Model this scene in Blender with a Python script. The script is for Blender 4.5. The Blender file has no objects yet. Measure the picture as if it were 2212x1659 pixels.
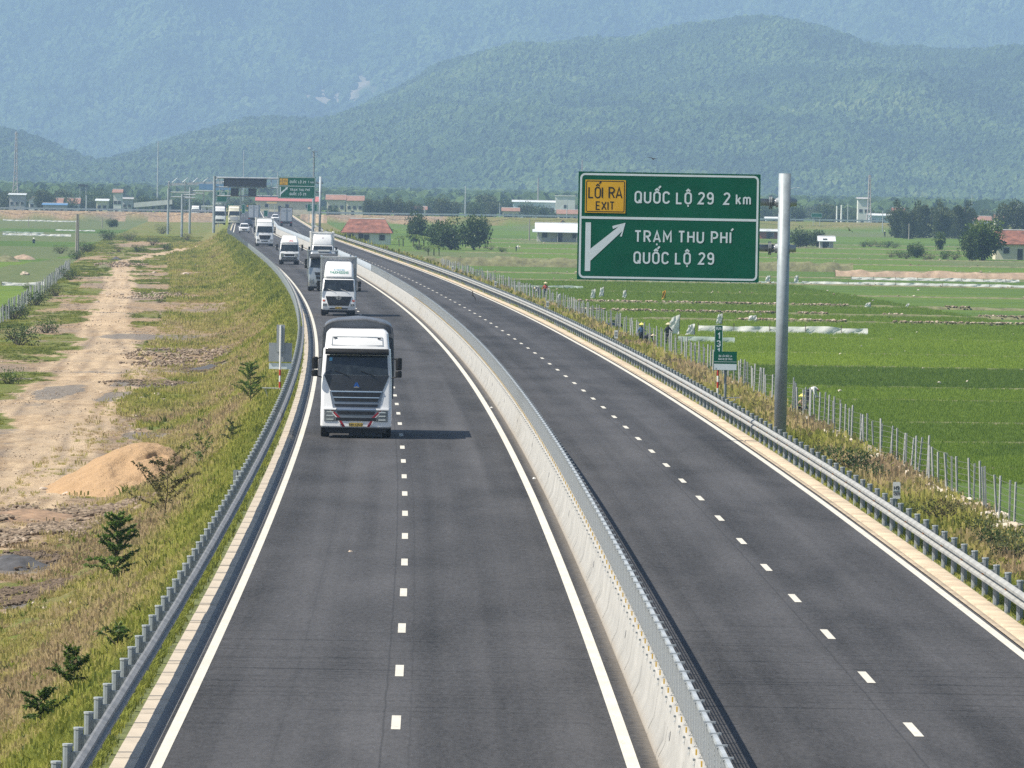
import bpy, bmesh, math, random
import numpy as np
from mathutils import Vector, Matrix, Euler

R = math.radians
rnd = random.Random(7)
SC = bpy.context.scene
COL = SC.collection

# ------------------------------------------------------------------ camera
FPX, CAM_H, CX, CY = 15500.0, 8.7, 1106.0, 829.5      # focal length in units of a 2212 px wide frame
ROLL = R(1.0)
PITCH = math.atan(((CY - (393 + (CX - 860) * math.tan(ROLL))) * math.cos(ROLL)) / FPX)
cam = bpy.data.objects.new('camera', bpy.data.cameras.new('camera'))
COL.objects.link(cam)
_c, _s, _cp, _sp = math.cos(ROLL), math.sin(ROLL), math.cos(PITCH), math.sin(PITCH)
_fw = Vector((0, _cp, -_sp)); _u = Vector((0, _sp, _cp)); _x = Vector((1, 0, 0))
_r = _x * _c + _u * _s; _up = _u * _c - _x * _s
cam.matrix_world = Matrix(((_r.x, _up.x, -_fw.x, 0), (_r.y, _up.y, -_fw.y, 0), (_r.z, _up.z, -_fw.z, CAM_H), (0, 0, 0, 1)))
cam.data.sensor_width = 36; cam.data.lens = 36 * FPX / 2212
cam.data.clip_start = 5; cam.data.clip_end = 40000
SC.camera = cam

# ------------------------------------------------------------------ light
SUN_EL, SUN_AZ = R(52), R(-104)            # azimuth measured from +Y towards +X: the sun stands to the left, a touch behind the camera
w = bpy.data.worlds.new('World'); SC.world = w; w.use_nodes = True
nt = w.node_tree; nt.nodes.clear()
sky = nt.nodes.new('ShaderNodeTexSky'); sky.sky_type = 'NISHITA'; sky.sun_disc = False
sky.sun_elevation = SUN_EL; sky.sun_rotation = SUN_AZ; sky.air_density = 1.0; sky.dust_density = 1.0
bg = nt.nodes.new('ShaderNodeBackground'); bg.inputs['Strength'].default_value = 0.075
wo = nt.nodes.new('ShaderNodeOutputWorld')
nt.links.new(sky.outputs[0], bg.inputs[0]); nt.links.new(bg.outputs[0], wo.inputs[0])
sun = bpy.data.objects.new('sun', bpy.data.lights.new('sun', 'SUN')); COL.objects.link(sun)
sun.data.energy = 5.0; sun.data.angle = R(0.5); sun.data.color = (1.0, 0.925, 0.80)
_d = Vector((math.sin(SUN_AZ) * math.cos(SUN_EL), math.cos(SUN_AZ) * math.cos(SUN_EL), math.sin(SUN_EL)))
sun.rotation_euler = _d.to_track_quat('Z', 'Y').to_euler()
SC.view_settings.view_transform = 'Standard'; SC.view_settings.look = 'None'
SC.view_settings.exposure = 0.68; SC.view_settings.gamma = 1; SC.view_settings.use_curve_mapping = False
SC.cycles.volume_bounces = 1; SC.cycles.max_bounces = 6; SC.cycles.transparent_max_bounces = 8
SC.cycles.use_denoising = False

# ------------------------------------------------------------------ the road's course
def Cx(Z):
    z = np.minimum(np.asarray(Z, float), 1250.0) / 1000
    v = z * (-6.18955957 + z * (-17.24542192 + z * (-35.25162805 + z * (36.50245463 - 9.93475071 * z))))
    return v + (np.maximum(np.asarray(Z, float), 1250.0) - 1250.0) * -0.0378
_zn = [60, 110, 200, 300, 420, 600, 900, 1300, 1500, 1800, 2300]
_zz = [0, 0, -0.094, -0.29, -0.519, -0.713, -0.845, -0.75, -0.95, -1.3, -1.5]
def Zr(Z): return np.interp(Z, _zn, _zz)
def head(Z): return -math.atan((float(Cx(Z + 1)) - float(Cx(Z - 1))) / 2)
def RP(u, Z, h=0.0): return Vector((float(Cx(Z)) + u, Z, float(Zr(Z)) + h))

def ray(x, y):
    a = (x - CX) / FPX; b = (CY - y) / FPX
    u2 = a * _c - b * _s; v2 = a * _s + b * _c
    return Vector((u2, _cp + v2 * _sp, -_sp + v2 * _cp))
def at(x, y, z):                                   # point of the plane z that the photograph shows at x, y
    d = ray(x, y); t = (z - CAM_H) / d.z
    return d * t + Vector((0, 0, CAM_H))
def atZ(x, y, Z):                                  # point at depth Z
    d = ray(x, y); return d * (Z / d.y) + Vector((0, 0, CAM_H))
def onroad(x, y):
    P = at(x, y, 0)
    for _ in range(10): P = at(x, y, float(Zr(P.y)))
    return P

# ------------------------------------------------------------------ noise
def _hash(ix, iy, s):
    h = np.sin(ix * 127.1 + iy * 311.7 + s * 74.7) * 43758.5453
    return h - np.floor(h)
def vn(x, y, s=0):
    x = np.asarray(x, float); y = np.asarray(y, float)
    ix = np.floor(x); iy = np.floor(y); fx = x - ix; fy = y - iy
    fx = fx * fx * (3 - 2 * fx); fy = fy * fy * (3 - 2 * fy)
    a = _hash(ix, iy, s); b = _hash(ix + 1, iy, s); c = _hash(ix, iy + 1, s); d = _hash(ix + 1, iy + 1, s)
    return (a * (1 - fx) + b * fx) * (1 - fy) + (c * (1 - fx) + d * fx) * fy
def fbm(x, y, s=0, o=4):
    t = 0; a = 0.5; n = 0
    for i in range(o):
        t = t + a * vn(x, y, s + i); n += a; a *= 0.5; x = x * 2.03; y = y * 2.03
    return t / n
def sstep(a, b, x):
    t = np.clip((np.asarray(x, float) - a) / (np.asarray(b, float) - a), 0, 1); return t * t * (3 - 2 * t)

# ------------------------------------------------------------------ object helpers
def tag(o, label=None, cat=None, group=None, kind=None):
    if label: o['label'] = label
    if cat: o['category'] = cat
    if group: o['group'] = group
    if kind: o['kind'] = kind
    return o
def empty(name, loc=(0, 0, 0), rz=0.0, label=None, cat=None, group=None):
    o = bpy.data.objects.new(name, None); COL.objects.link(o); o.empty_display_size = 0.3
    o.location = loc; o.rotation_euler = (0, 0, rz)
    return tag(o, label, cat, group)
def link_mesh(name, me, parent=None, loc=None, rz=None):
    o = bpy.data.objects.new(name, me); COL.objects.link(o)
    if parent is not None: o.parent = parent
    if loc is not None: o.location = loc
    if rz is not None: o.rotation_euler = (0, 0, rz)
    return o
class MB:
    def __init__(s): s.v = []; s.f = []; s.m = []; s.mats = []
    def mi(s, m):
        if m not in s.mats: s.mats.append(m)
        return s.mats.index(m)
    def add(s, vs, fs, m=None):
        n = len(s.v); s.v += [tuple(p) for p in vs]; k = s.mi(m)
        for f in fs: s.f.append(tuple(i + n for i in f)); s.m.append(k)
    def box(s, c, d, m=None, rz=0.0, top=None):          # centre, full size
        x, y, z = d[0] / 2, d[1] / 2, d[2] / 2; t = top or (1, 1)
        P = [(-x, -y, -z), (x, -y, -z), (x, y, -z), (-x, y, -z), (-x * t[0], -y * t[1], z), (x * t[0], -y * t[1], z), (x * t[0], y * t[1], z), (-x * t[0], y * t[1], z)]
        cr, sr = math.cos(rz), math.sin(rz)
        P = [(c[0] + p[0] * cr - p[1] * sr, c[1] + p[0] * sr + p[1] * cr, c[2] + p[2]) for p in P]
        s.add(P, [(0, 3, 2, 1), (4, 5, 6, 7), (0, 1, 5, 4), (1, 2, 6, 5), (2, 3, 7, 6), (3, 0, 4, 7)], m); return s
    def tube(s, pts, r, m=None, n=8, cap=True):
        pts = [Vector(p) for p in pts]; rr = r if isinstance(r, (list, tuple)) else [r] * len(pts)
        V = []; F = []
        for i, p in enumerate(pts):
            a = pts[max(0, i - 1)]; b = pts[min(len(pts) - 1, i + 1)]
            t = (b - a).normalized() if (b - a).length > 1e-9 else Vector((0, 0, 1))
            q = Vector((0, 0, 1)) if abs(t.z) < 0.9 else Vector((1, 0, 0))
            e1 = t.cross(q).normalized(); e2 = t.cross(e1)
            for k in range(n):
                g = 2 * math.pi * k / n; V.append(p + (e1 * math.cos(g) + e2 * math.sin(g)) * rr[i])
        for i in range(len(pts) - 1):
            for k in range(n):
                k2 = (k + 1) % n; F.append((i * n + k, i * n + k2, (i + 1) * n + k2, (i + 1) * n + k))
        if cap: F.append(tuple(range(n - 1, -1, -1))); F.append(tuple((len(pts) - 1) * n + k for k in range(n)))
        s.add(V, F, m); return s
    def strip(s, rows, m=None, closed=False):            # rows of equal length joined into a skin
        n = len(rows[0]); V = [p for r_ in rows for p in r_]; F = []
        for i in range(len(rows) - 1):
            for k in range(n if closed else n - 1):
                k2 = (k + 1) % n; F.append((i * n + k, i * n + k2, (i + 1) * n + k2, (i + 1) * n + k))
        s.add(V, F, m); return s
    def mesh(s, name, smooth=False, flip=False):
        me = bpy.data.meshes.new(name)
        me.from_pydata(s.v, [], [f[::-1] for f in s.f] if flip else s.f)
        for m in s.mats:
            me.materials.append(m)
        me.polygons.foreach_set('material_index', s.m)
        if smooth: me.polygons.foreach_set('use_smooth', [True] * len(s.f))
        me.update(); return me
    def build(s, name, parent=None, smooth=False, loc=None, rz=None, flip=False):
        return link_mesh(name, s.mesh(name, smooth, flip), parent, loc, rz)
def npmesh(name, V, F, mat, smooth=False, attrs=None, uv=None):
    V = np.asarray(V, np.float32).reshape(-1, 3); F = np.asarray(F, np.int32)
    me = bpy.data.meshes.new(name); k = F.shape[1]
    me.vertices.add(len(V)); me.vertices.foreach_set('co', V.ravel())
    me.loops.add(F.size); me.loops.foreach_set('vertex_index', F.ravel())
    me.polygons.add(len(F)); me.polygons.foreach_set('loop_start', np.arange(0, F.size, k, dtype=np.int32))
    if mat is not None: me.materials.append(mat)
    if smooth: me.polygons.foreach_set('use_smooth', np.ones(len(F), bool))
    me.update(calc_edges=True)
    for a, d in (attrs or {}).items():
        at_ = me.attributes.new(a, 'FLOAT', 'POINT'); at_.data.foreach_set('value', np.asarray(d, np.float32).ravel())
    if uv is not None:
        l = me.uv_layers.new(name='UVMap'); l.data.foreach_set('uv', np.asarray(uv, np.float32)[F.ravel()].ravel())
    return me
def gridfaces(nr, nc):
    i, j = np.meshgrid(np.arange(nr - 1), np.arange(nc - 1), indexing='ij'); a = (i * nc + j).ravel()
    return np.stack([a, a + 1, a + nc + 1, a + nc], 1)
def copy_tree(o, parent=None):
    c = o.copy(); COL.objects.link(c)
    if parent is not None: c.parent = parent
    for ch in o.children: copy_tree(ch, c)
    return c

# ------------------------------------------------------------------ materials
def newmat(name):
    m = bpy.data.materials.new(name); m.use_nodes = True
    return m, m.node_tree, m.node_tree.nodes['Principled BSDF']
class N:                                             # tiny node helper
    def __init__(s, nt): s.nt = nt
    def n(s, t, **k):
        nd = s.nt.nodes.new(t)
        for a, b in k.items(): setattr(nd, a, b)
        return nd
    def l(s, a, b): s.nt.links.new(a, b)
    def noise(s, vec, scale, detail=4, rough=0.55, dist=0.0):
        nd = s.n('ShaderNodeTexNoise'); nd.inputs['Scale'].default_value = scale; nd.inputs['Detail'].default_value = detail
        nd.inputs['Roughness'].default_value = rough; nd.inputs['Distortion'].default_value = dist
        if vec is not None: s.l(vec, nd.inputs['Vector'])
        return nd.outputs['Fac']
    def ramp(s, fac, stops):
        nd = s.n('ShaderNodeValToRGB'); e = nd.color_ramp.elements
        while len(e) < len(stops): e.new(0.5)
        for i, (p, c) in enumerate(stops):
            e[i].position = p; e[i].color = (c if len(c) == 4 else (*c, 1)) if not isinstance(c, (int, float)) else (c, c, c, 1)
        s.l(fac, nd.inputs[0]); return nd.outputs[0]
    def mix(s, fac, a, b, mode='MIX'):
        nd = s.n('ShaderNodeMix', data_type='RGBA', blend_type=mode)
        for i, v in ((0, fac), (6, a), (7, b)):
            if isinstance(v, (int, float)): nd.inputs[i].default_value = v
            elif isinstance(v, tuple): nd.inputs[i].default_value = (*v, 1) if len(v) == 3 else v
            else: s.l(v, nd.inputs[i])
        return nd.outputs[2]
    def math(s, op, a, b=None, clamp=False):
        nd = s.n('ShaderNodeMath', operation=op, use_clamp=clamp)
        for i, v in ((0, a), (1, b)):
            if v is None: continue
            if isinstance(v, (int, float)): nd.inputs[i].default_value = v
            else: s.l(v, nd.inputs[i])
        return nd.outputs[0]
    def mapr(s, v, a, b, c=0.0, d=1.0):
        nd = s.n('ShaderNodeMapRange'); s.l(v, nd.inputs[0])
        for i, q in enumerate((a, b, c, d)): nd.inputs[i + 1].default_value = q
        return nd.outputs[0]
    def attr(s, name, kind='GEOMETRY'):
        nd = s.n('ShaderNodeAttribute', attribute_name=name, attribute_type=kind); return nd.outputs['Fac']
    def pos(s): return s.n('ShaderNodeNewGeometry').outputs['Position']
    def obj(s): return s.n('ShaderNodeTexCoord').outputs['Object']
    def scale(s, v, sc):
        nd = s.n('ShaderNodeMapping'); s.l(v, nd.inputs[0]); nd.inputs['Scale'].default_value = sc; return nd.outputs[0]
    def bump(s, h, strength, dist, bsdf):
        nd = s.n('ShaderNodeBump'); nd.inputs['Strength'].default_value = strength; nd.inputs['Distance'].default_value = dist
        s.l(h, nd.inputs['Height']); s.l(nd.outputs[0], bsdf.inputs['Normal'])
_mats = {}
def mat(name, col, rough=0.6, metal=0.0, var=0.12, scale=3.0, spec=0.5, coat=0.0):
    if name in _mats: return _mats[name]
    m, nt, b = newmat(name); h = N(nt)
    f = h.noise(h.obj(), scale, 5)
    f2 = h.noise(h.obj(), scale * 9, 3)
    k = h.math('ADD', h.mapr(f, 0.3, 0.7, 1 - var, 1 + var), h.mapr(f2, 0.3, 0.7, -var * 0.4, var * 0.4))
    cmb = h.n('ShaderNodeCombineColor')
    for i in range(3): h.l(h.math('MULTIPLY', k, col[i]), cmb.inputs[i])
    h.l(cmb.outputs[0], b.inputs['Base Color'])
    h.l(h.mapr(f, 0.3, 0.7, max(0.02, rough - 0.08), min(1, rough + 0.08)), b.inputs['Roughness'])
    b.inputs['Metallic'].default_value = metal; b.inputs['Specular IOR Level'].default_value = spec
    b.inputs['Coat Weight'].default_value = coat; b.inputs['Coat Roughness'].default_value = 0.1
    _mats[name] = m; return m
galv = mat('galvanised_steel', (0.40, 0.43, 0.45), 0.45, 0.2, 0.14, 1.3)
galv_dark = mat('weathered_steel_post', (0.22, 0.25, 0.27), 0.6, 0.15, 0.25, 2.5)
galv_pole = mat('galvanised_pole', (0.30, 0.345, 0.375), 0.5, 0.15, 0.2, 0.9)
grey_paint = mat('grey_sign_back', (0.33, 0.36, 0.39), 0.6, 0.2, 0.08, 1.2)
white_paint = mat('white_truck_paint', (0.76, 0.77, 0.78), 0.25, 0.0, 0.03, 1.0, coat=0.6)
white_flat = mat('white_paint', (0.74, 0.74, 0.72), 0.55, 0.0, 0.06, 2.0)
def marking():
    m, nt, b = newmat('road_marking_paint'); h = N(nt); P = h.pos(); f = h.noise(h.scale(P, (6, 1.2, 1)), 1.4, 5, 0.8); g = h.noise(P, 0.8, 3)
    c = h.mix(h.mapr(g, .35, .65, 0, .5), (0.60, 0.58, 0.51), (0.47, 0.45, 0.39)); h.l(h.mix(h.mapr(f, .56, .70, 0, .6), c, (0.16, 0.155, 0.15)), b.inputs['Base Color']); b.inputs['Roughness'].default_value = .75; return m
line_white = marking()
black_plastic = mat('black_plastic', (0.012, 0.013, 0.014), 0.55, 0, 0.2, 4, spec=0.25)
rubber = mat('tyre_rubber', (0.016, 0.016, 0.017), 0.8, 0, 0.2, 5)
dark_under = mat('dark_chassis', (0.02, 0.021, 0.023), 0.7, 0.2, 0.3, 3)
chrome = mat('chrome_trim', (0.7, 0.72, 0.75), 0.16, 0.9, 0.05, 3)
lamp_glass = mat('headlight_glass', (0.16, 0.18, 0.2), 0.12, 0.3, 0.5, 22)
silver = mat('silver_paint', (0.38, 0.41, 0.43), 0.3, 0.5, 0.06, 2, coat=0.4)
orange_refl = mat('orange_reflector', (0.75, 0.28, 0.03), 0.4, 0, 0.1, 9)
yellow_refl = mat('yellow_reflector', (0.8, 0.5, 0.06), 0.4, 0, 0.1, 9)
red_paint = mat('red_paint', (0.45, 0.03, 0.02), 0.45, 0, 0.1, 4)
sign_green = mat('sign_green_sheeting', (0.002, 0.105, 0.060), 0.6, 0, 0.12, 1.1, spec=0.15)
sign_white = mat('sign_white_sheeting', (0.66, 0.74, 0.78), 0.5, 0, 0.05, 2)
sign_yellow = mat('sign_yellow_sheeting', (0.72, 0.40, 0.02), 0.5, 0, 0.06, 2)
sign_black = mat('sign_black_print', (0.012, 0.012, 0.014), 0.5, 0, 0.1, 2)
def glass_dark():
    m, nt, b = newmat('windscreen_glass'); h = N(nt)
    f = h.noise(h.obj(), 2.2, 4, 0.6, 0.4)
    h.l(h.ramp(f, [(0.35, (0.012, 0.016, 0.02)), (0.62, (0.03, 0.038, 0.045)), (0.75, (0.06, 0.075, 0.08))]), b.inputs['Base Color'])
    b.inputs['Roughness'].default_value = 0.06; b.inputs['Coat Weight'].default_value = 0.3
    return m
glass = glass_dark()
# ================================================================== GROUND
GL, GR = -3.6, -3.4
U_L, U_R = -5.75, 12.25                                # outer edges of the verges
PILE = at(250, 1052, GL); PILE_X, PILE_Y = PILE.x + 0.3, PILE.y + 3.0
path_px = [(265, 566, 22), (262, 590, 32), (258, 615, 34), (253, 650, 48), (226, 697, 58), (228, 735, 72), (222, 775, 118), (205, 825, 138), (140, 890, 165), (100, 980, 185), (40, 1040, 210), (20, 1062, 230)]
_pp = [(at(x, y, GL), w_) for x, y, w_ in path_px]
_pz = np.array([p.y for p, w_ in _pp])[::-1]; _px = np.array([p.x for p, w_ in _pp])[::-1]
_pw = np.array([.88 * w_ * p.y / FPX for p, w_ in _pp])[::-1]
def crossing(X): return 2090 + 0.62 * (X + 20)
def ground_z(X, Z, detail=True):
    X = np.asarray(X, float); Z = np.asarray(Z, float); u = X - Cx(Z); zr = Zr(Z)
    left = GL + 0.5 * (fbm(X * 0.09, Z * 0.05, 3) - 0.5) - 0.25 * sstep(-28, -34, u)
    right = GR - 0.1 * sstep(20, 24, u)
    sl = zr - 0.03 - np.maximum(0, U_L - u) / 1.42 + 0.25 * (fbm(X * 0.3, Z * 0.12, 8) - 0.5) * sstep(U_L, U_L - 2, u)
    sr = zr - 0.03 - np.maximum(0, u - U_R) / 1.5 + 0.25 * (fbm(X * 0.3, Z * 0.12, 9) - 0.5) * sstep(U_R, U_R + 1.5, u)
    z = np.where(u < 3, np.maximum(left, sl), np.maximum(right, sr))
    # soften the toes of the banks
    z = z + np.where(u < U_L, 0.35 * np.exp(-((left - sl) / 0.6) ** 2), 0)
    if detail:
        dirtz = sstep(U_L - 6, U_L - 9, u)
        z = z + dirtz * (0.16 * (fbm(X * 0.9, Z * 0.45, 12) - 0.5) + 0.05 * (fbm(X * 3.1, Z * 1.7, 15, 3) - 0.5)) * (u > -29)
    z = np.where((u > -5.2) & (u < 11.9), zr - 0.25, z)
    z = np.where((u > U_L) & (u <= -5.2), zr - 0.03, z); z = np.where((u < U_R) & (u >= 11.9), zr - 0.03, z)
    # crossing road on its own low bank, far away
    d = np.abs(Z - crossing(X)); bank = -1.1 - np.maximum(0, d - 7) / 1.8
    z = np.where((Z > 1700), np.maximum(z, np.where(np.abs(u - 3) > 11, bank, z)), z)
    # earth berms in the right-hand fields
    return z
def gz(X, Z): return float(ground_z(X, Z))
def G(x, y, zref):                                    # ground point seen at pixel x, y
    P = at(x, y, zref)
    for _ in range(8):
        P = at(x, y, float(ground_z(P.x, P.y, False)))
    return P
def GX(X, Z, dz=0.0): return Vector((X, Z, gz(X, Z) + dz))

rows = np.concatenate([80 * (1.0040 ** np.arange(0, 842)), np.geomspace(2320, 5200, 40)])
cols = np.concatenate([-np.geomspace(300, 45, 26), np.arange(-44, -16, 0.42), np.arange(-16, -5.2, 0.18), [-5.2, -4.9], np.linspace(-4.5, 11.2, 6), [11.9, 12.0],
                       np.arange(12.25, 24, 0.22), np.geomspace(24.4, 420, 44)])
ZZ, UU = np.meshgrid(rows, cols, indexing='ij'); XX = Cx(ZZ) + UU
HH = ground_z(XX, ZZ)
ground_attr = {}
def pxpatch(lst, zref=GL):
    m_ = np.zeros_like(XX)
    for x, y, rx, ry in lst:
        P = at(x, y, zref); ax = rx * P.y / FPX; az = ry * P.y ** 2 / (FPX * (CAM_H - zref))
        m_ = np.maximum(m_, 1.25 - np.sqrt(((XX - P.x) / ax) ** 2 + ((ZZ - P.y) / az) ** 2))
    return m_
w1 = fbm(XX * 0.35, ZZ * 0.16, 21); w2 = fbm(XX * 0.12, ZZ * 0.05, 31); w3 = fbm(XX * 1.1, ZZ * 0.6, 41)
pc = np.interp(ZZ, _pz, _px); pw = np.interp(ZZ, _pz, _pw)
dpath = np.abs(XX - pc) / pw + (w1 - 0.5) * 1.1 + (fbm(XX * .16, ZZ * .045, 19) - .5) * 1.1 + (w3 - 0.5) * 0.35
dirt = sstep(1.15, 0.75, dpath) * (ZZ < 1350) * (ZZ > 255)
near_dirt = sstep(0.45, 0.75, w1 + 0.0) * sstep(-10.2, -12.5, UU) * (ZZ < 300) * (ZZ > 150)
bare = sstep(0.55, 0.66, w2 + (w3 - 0.5) * 0.3) * sstep(-9.5, -12, UU) * (UU > -28) * (ZZ < 1400)
ysc = (ZZ * 0.055 + 3 * w2)
band = sstep(0.80, 0.9, np.sin(ysc) * 0.5 + 0.5) * sstep(-9, -11, UU) * (UU > -26) * (ZZ > 430) * (ZZ < 900)
dpatch = sstep(.2, .5, pxpatch([(150, 1112, 200, 18), (60, 1150, 120, 40), (390, 772, 125, 18), (420, 660, 85, 6), (400, 642, 70, 4), (420, 590, 30, 5), (330, 590, 50, 4), (300, 528, 60, 6), (170, 560, 40, 8), (60, 540, 60, 8)]) + (w1 - .5) * .9)
dirt = np.clip(dirt + near_dirt + bare * 0.8 + band * 0.8 + dpatch, 0, 1) * sstep(-7.5, -9.5, UU)
dirt = np.where(ZZ > 1500, np.where(np.abs(ZZ - crossing(XX)) < 22, np.where(XX < -20, .45 + .8 * w1, .1 + .45 * w1), 0.15 * w2), dirt)
gravel = sstep(0.62, 0.75, fbm(XX * 0.2, ZZ * 0.11, 51)) * sstep(-9, -11, UU) * (UU > -27) * (ZZ < 700) * .7
gpatch = sstep(.2, .5, pxpatch([(35, 1215, 120, 26), (50, 1300, 110, 26), (450, 800, 95, 8), (320, 832, 110, 10), (330, 728, 130, 6), (250, 860, 50, 12), (310, 940, 60, 10), (130, 850, 60, 20)]) + (w1 - .5) * .9)
gravel = np.clip(gravel + gpatch, 0, 1) * sstep(-8, -10, UU); dirt = np.maximum(dirt, gravel * .9)
dry = np.clip(fbm(XX * 0.22, ZZ * 0.09, 61) * 1.5 - 0.3, 0, 1)
topgreen = sstep(-8.4, -6.2, UU) * (UU < 0)
dry = np.clip(dry + 0.25 * sstep(-13, -9, UU) * (UU < 0) - 0.75 * topgreen, 0, 1)
dry = np.where((UU > 12.3) & (UU < 21), np.clip(0.25 + fbm(XX * 0.3, ZZ * 0.1, 64), 0, 1), dry)
paddy = np.where((UU > 21.3) | (UU < -29.5), 1.0, 0.0) * ((np.abs(ZZ - crossing(XX)) > 13) | (ZZ < 1700))
# fields: rows split by earth bunds, each with its own crop tone
bund_px = [1010, 955, 914, 865, 838, 794, 766, 733, 700, 684, 665, 640, 617, 602, 585, 572, 560, 549, 538, 530, 522, 511, 505, 499, 494]
row_shade = np.array([.45, .5, .4, .5, .72, .15, .95, .8, .7, .5, .45, .5, .35, .35, .4, .6, .5, .55, .5, .6, .3, .5, .4, .5, .4, .4])
BUND = sorted((CAM_H - GR + 0.1) * FPX / (y - 410.0) for y in bund_px)
skew = 0.10 * (XX - 30) + 7.0 * (fbm(XX * 0.05, ZZ * 0.004, 71) - 0.5)
row_id = np.searchsorted(BUND, ZZ + skew * np.minimum(1, 300 / ZZ) * (ZZ / 300))
col_id = np.floor(XX / (60 + 0.05 * ZZ) + _hash(row_id, 3, 2) * 3)
shade = row_shade[np.clip(row_id, 0, 25)] + .22 * (_hash(row_id, col_id, 5) - .5)
wedge = sstep(0, 1, (XX - 20 - (ZZ - 330) * .22) / 3) * (ZZ > 330) * (ZZ < 420); shade = shade * (1 - .7 * wedge)
shade = np.where(UU < 0, _hash(np.floor(ZZ / (ZZ * 0.045 + 8)), np.floor(XX / 40), 8), shade)
shade = np.clip(shade * 0.85 + 0.3 * (fbm(XX * 0.04, ZZ * 0.03, 77) - .35), 0, 1)
fallow = np.where((ZZ > 1150) | ((UU < 0) & (ZZ > 820)), sstep(np.where(UU < 0, 0.25, 0.6), np.where(UU < 0, 0.4, 0.75), _hash(row_id, np.floor(XX / 70), 9)), 0) * paddy
rut = np.zeros_like(XX)
for k_, (o0, am, fr_, ph0) in enumerate([(-.45, .35, .011, 0), (-.2, .3, .017, 2), (.1, .4, .009, 4), (.35, .3, .014, 1), (.0, .55, .021, 3)]):
    for g_ in (-.8, .8):
        c_ = pc + pw * (o0 + am * np.sin(ZZ * fr_ + ph0)) + g_ + .5 * (vn(ZZ * .08, ZZ * 0 + k_, k_) - .5)
        rut = np.maximum(rut, np.exp(-((XX - c_) / .34) ** 2))
rut = rut * (.35 + .9 * w1)
ground_attr = dict(rut=rut, dirt=dirt, gravel=gravel, dry=dry, paddy=paddy, shade=shade, fallow=fallow)

def ground_material():
    m, nt, b = newmat('ground'); h = N(nt); P = h.pos()
    fine = h.noise(P, 6.0, 6, 0.7); mid = h.noise(P, 0.9, 5, 0.6); big = h.noise(h.scale(P, (1, 0.35, 1)), 0.16, 4, 0.6)
    green = h.ramp(fine, [(0.3, (0.06, 0.085, 0.02)), (0.52, (0.13, 0.165, 0.03)), (0.72, (0.22, 0.24, 0.055))])
    straw = h.ramp(fine, [(0.3, (0.09, 0.085, 0.035)), (0.5, (0.19, 0.16, 0.07)), (0.72, (0.31, 0.25, 0.12))])
    dfac = h.math('ADD', h.math('MULTIPLY', h.attr('dry'), 0.8), h.mapr(mid, 0.35, 0.65, -0.3, 0.3), True)
    grass = h.mix(dfac, green, straw)
    soil = h.ramp(h.noise(h.scale(P, (1.6, 0.55, 1)), 1.1, 7, 0.72, 0.5), [(0.28, (0.13, 0.085, 0.05)), (0.43, (0.26, 0.18, 0.11)), (0.6, (0.385, 0.285, 0.18)), (0.75, (0.48, 0.38, 0.26))])
    grav = h.ramp(h.noise(P, 9, 3, 0.8), [(0.3, (0.07, 0.07, 0.072)), (0.55, (0.17, 0.165, 0.16)), (0.75, (0.30, 0.29, 0.27))])
    edge = h.mapr(h.noise(P, 2.6, 4, 0.7), 0.3, 0.7, -0.35, 0.35)
    dmask = h.mapr(h.math('ADD', h.attr('dirt'), edge), 0.35, 0.62)
    soil = h.mix(h.mapr(big, 0.45, 0.62), soil, h.mix(0.5, soil, grav))
    soil = h.mix(h.math('MULTIPLY', h.attr('rut'), 0.85, True), soil, (0.56, 0.43, 0.285))
    soil = h.mix(h.mapr(h.noise(h.scale(P, (0.5, 0.2, 1)), 1.3, 6, 0.75, 0.6), 0.52, 0.68, 0, 0.65), soil, (0.20, 0.135, 0.08))
    base = h.mix(dmask, grass, soil)
    gmask = h.mapr(h.math('ADD', h.attr('gravel'), edge), 0.5, 0.75)
    base = h.mix(gmask, base, h.mix(0.75, base, grav))
    # rice
    rows_ = h.noise(h.scale(P, (0.5, 2.4, 1)), 2.2, 4, 0.75)
    streak = h.noise(h.scale(P, (0.05, 0.35, 1)), 0.6, 3, 0.6)
    t = h.math('ADD', h.math('MULTIPLY', h.attr('shade'), 0.75), h.mapr(streak, 0.3, 0.7, -0.15, 0.33))
    rice = h.ramp(t, [(0.08, (0.072, 0.130, 0.030)), (0.4, (0.108, 0.178, 0.032)), (0.7, (0.150, 0.225, 0.034)), (1.0, (0.20, 0.275, 0.042))])
    rice = h.mix(h.mapr(rows_, 0.3, 0.7, 0.0, 0.75), rice, h.mix(0.5, rice, (0.01, 0.03, 0.012)))
    fal = h.ramp(h.noise(P, 0.5, 5, 0.7), [(0.3, (0.07, 0.105, 0.04)), (0.55, (0.13, 0.15, 0.07)), (0.75, (0.22, 0.20, 0.12))])
    rice = h.mix(h.math('MULTIPLY', h.attr('fallow'), 0.85), rice, fal)
    col = h.mix(h.attr('paddy'), base, rice)
    h.l(col, b.inputs['Base Color']); b.inputs['Roughness'].default_value = 0.95; b.inputs['Specular IOR Level'].default_value = 0.15
    h.bump(h.math('ADD', fine, h.math('MULTIPLY', mid, 2.0)), 0.9, 0.12, b)
    return m
ground_mat = ground_material()
me = npmesh('ground', np.stack([XX, ZZ, HH], -1).reshape(-1, 3), gridfaces(*XX.shape), ground_mat, True, {k: v.ravel() for k, v in ground_attr.items()})
tag(link_mesh('ground', me), kind='structure')

# far plain from the last ground rows to under the hills, wide enough for the horizon
gm = MB(); pl = mat('plain_soil', (0.07, 0.10, 0.04), 0.95, 0, 0.4, 0.01)
gm.add([(-5400, -50, GL - 3), (5400, -50, GL - 3), (5400, 20500, GL - 3), (-5400, 20500, GL - 3)], [(0, 1, 2, 3)], pl)
tag(gm.build('plain'), kind='structure')

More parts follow.
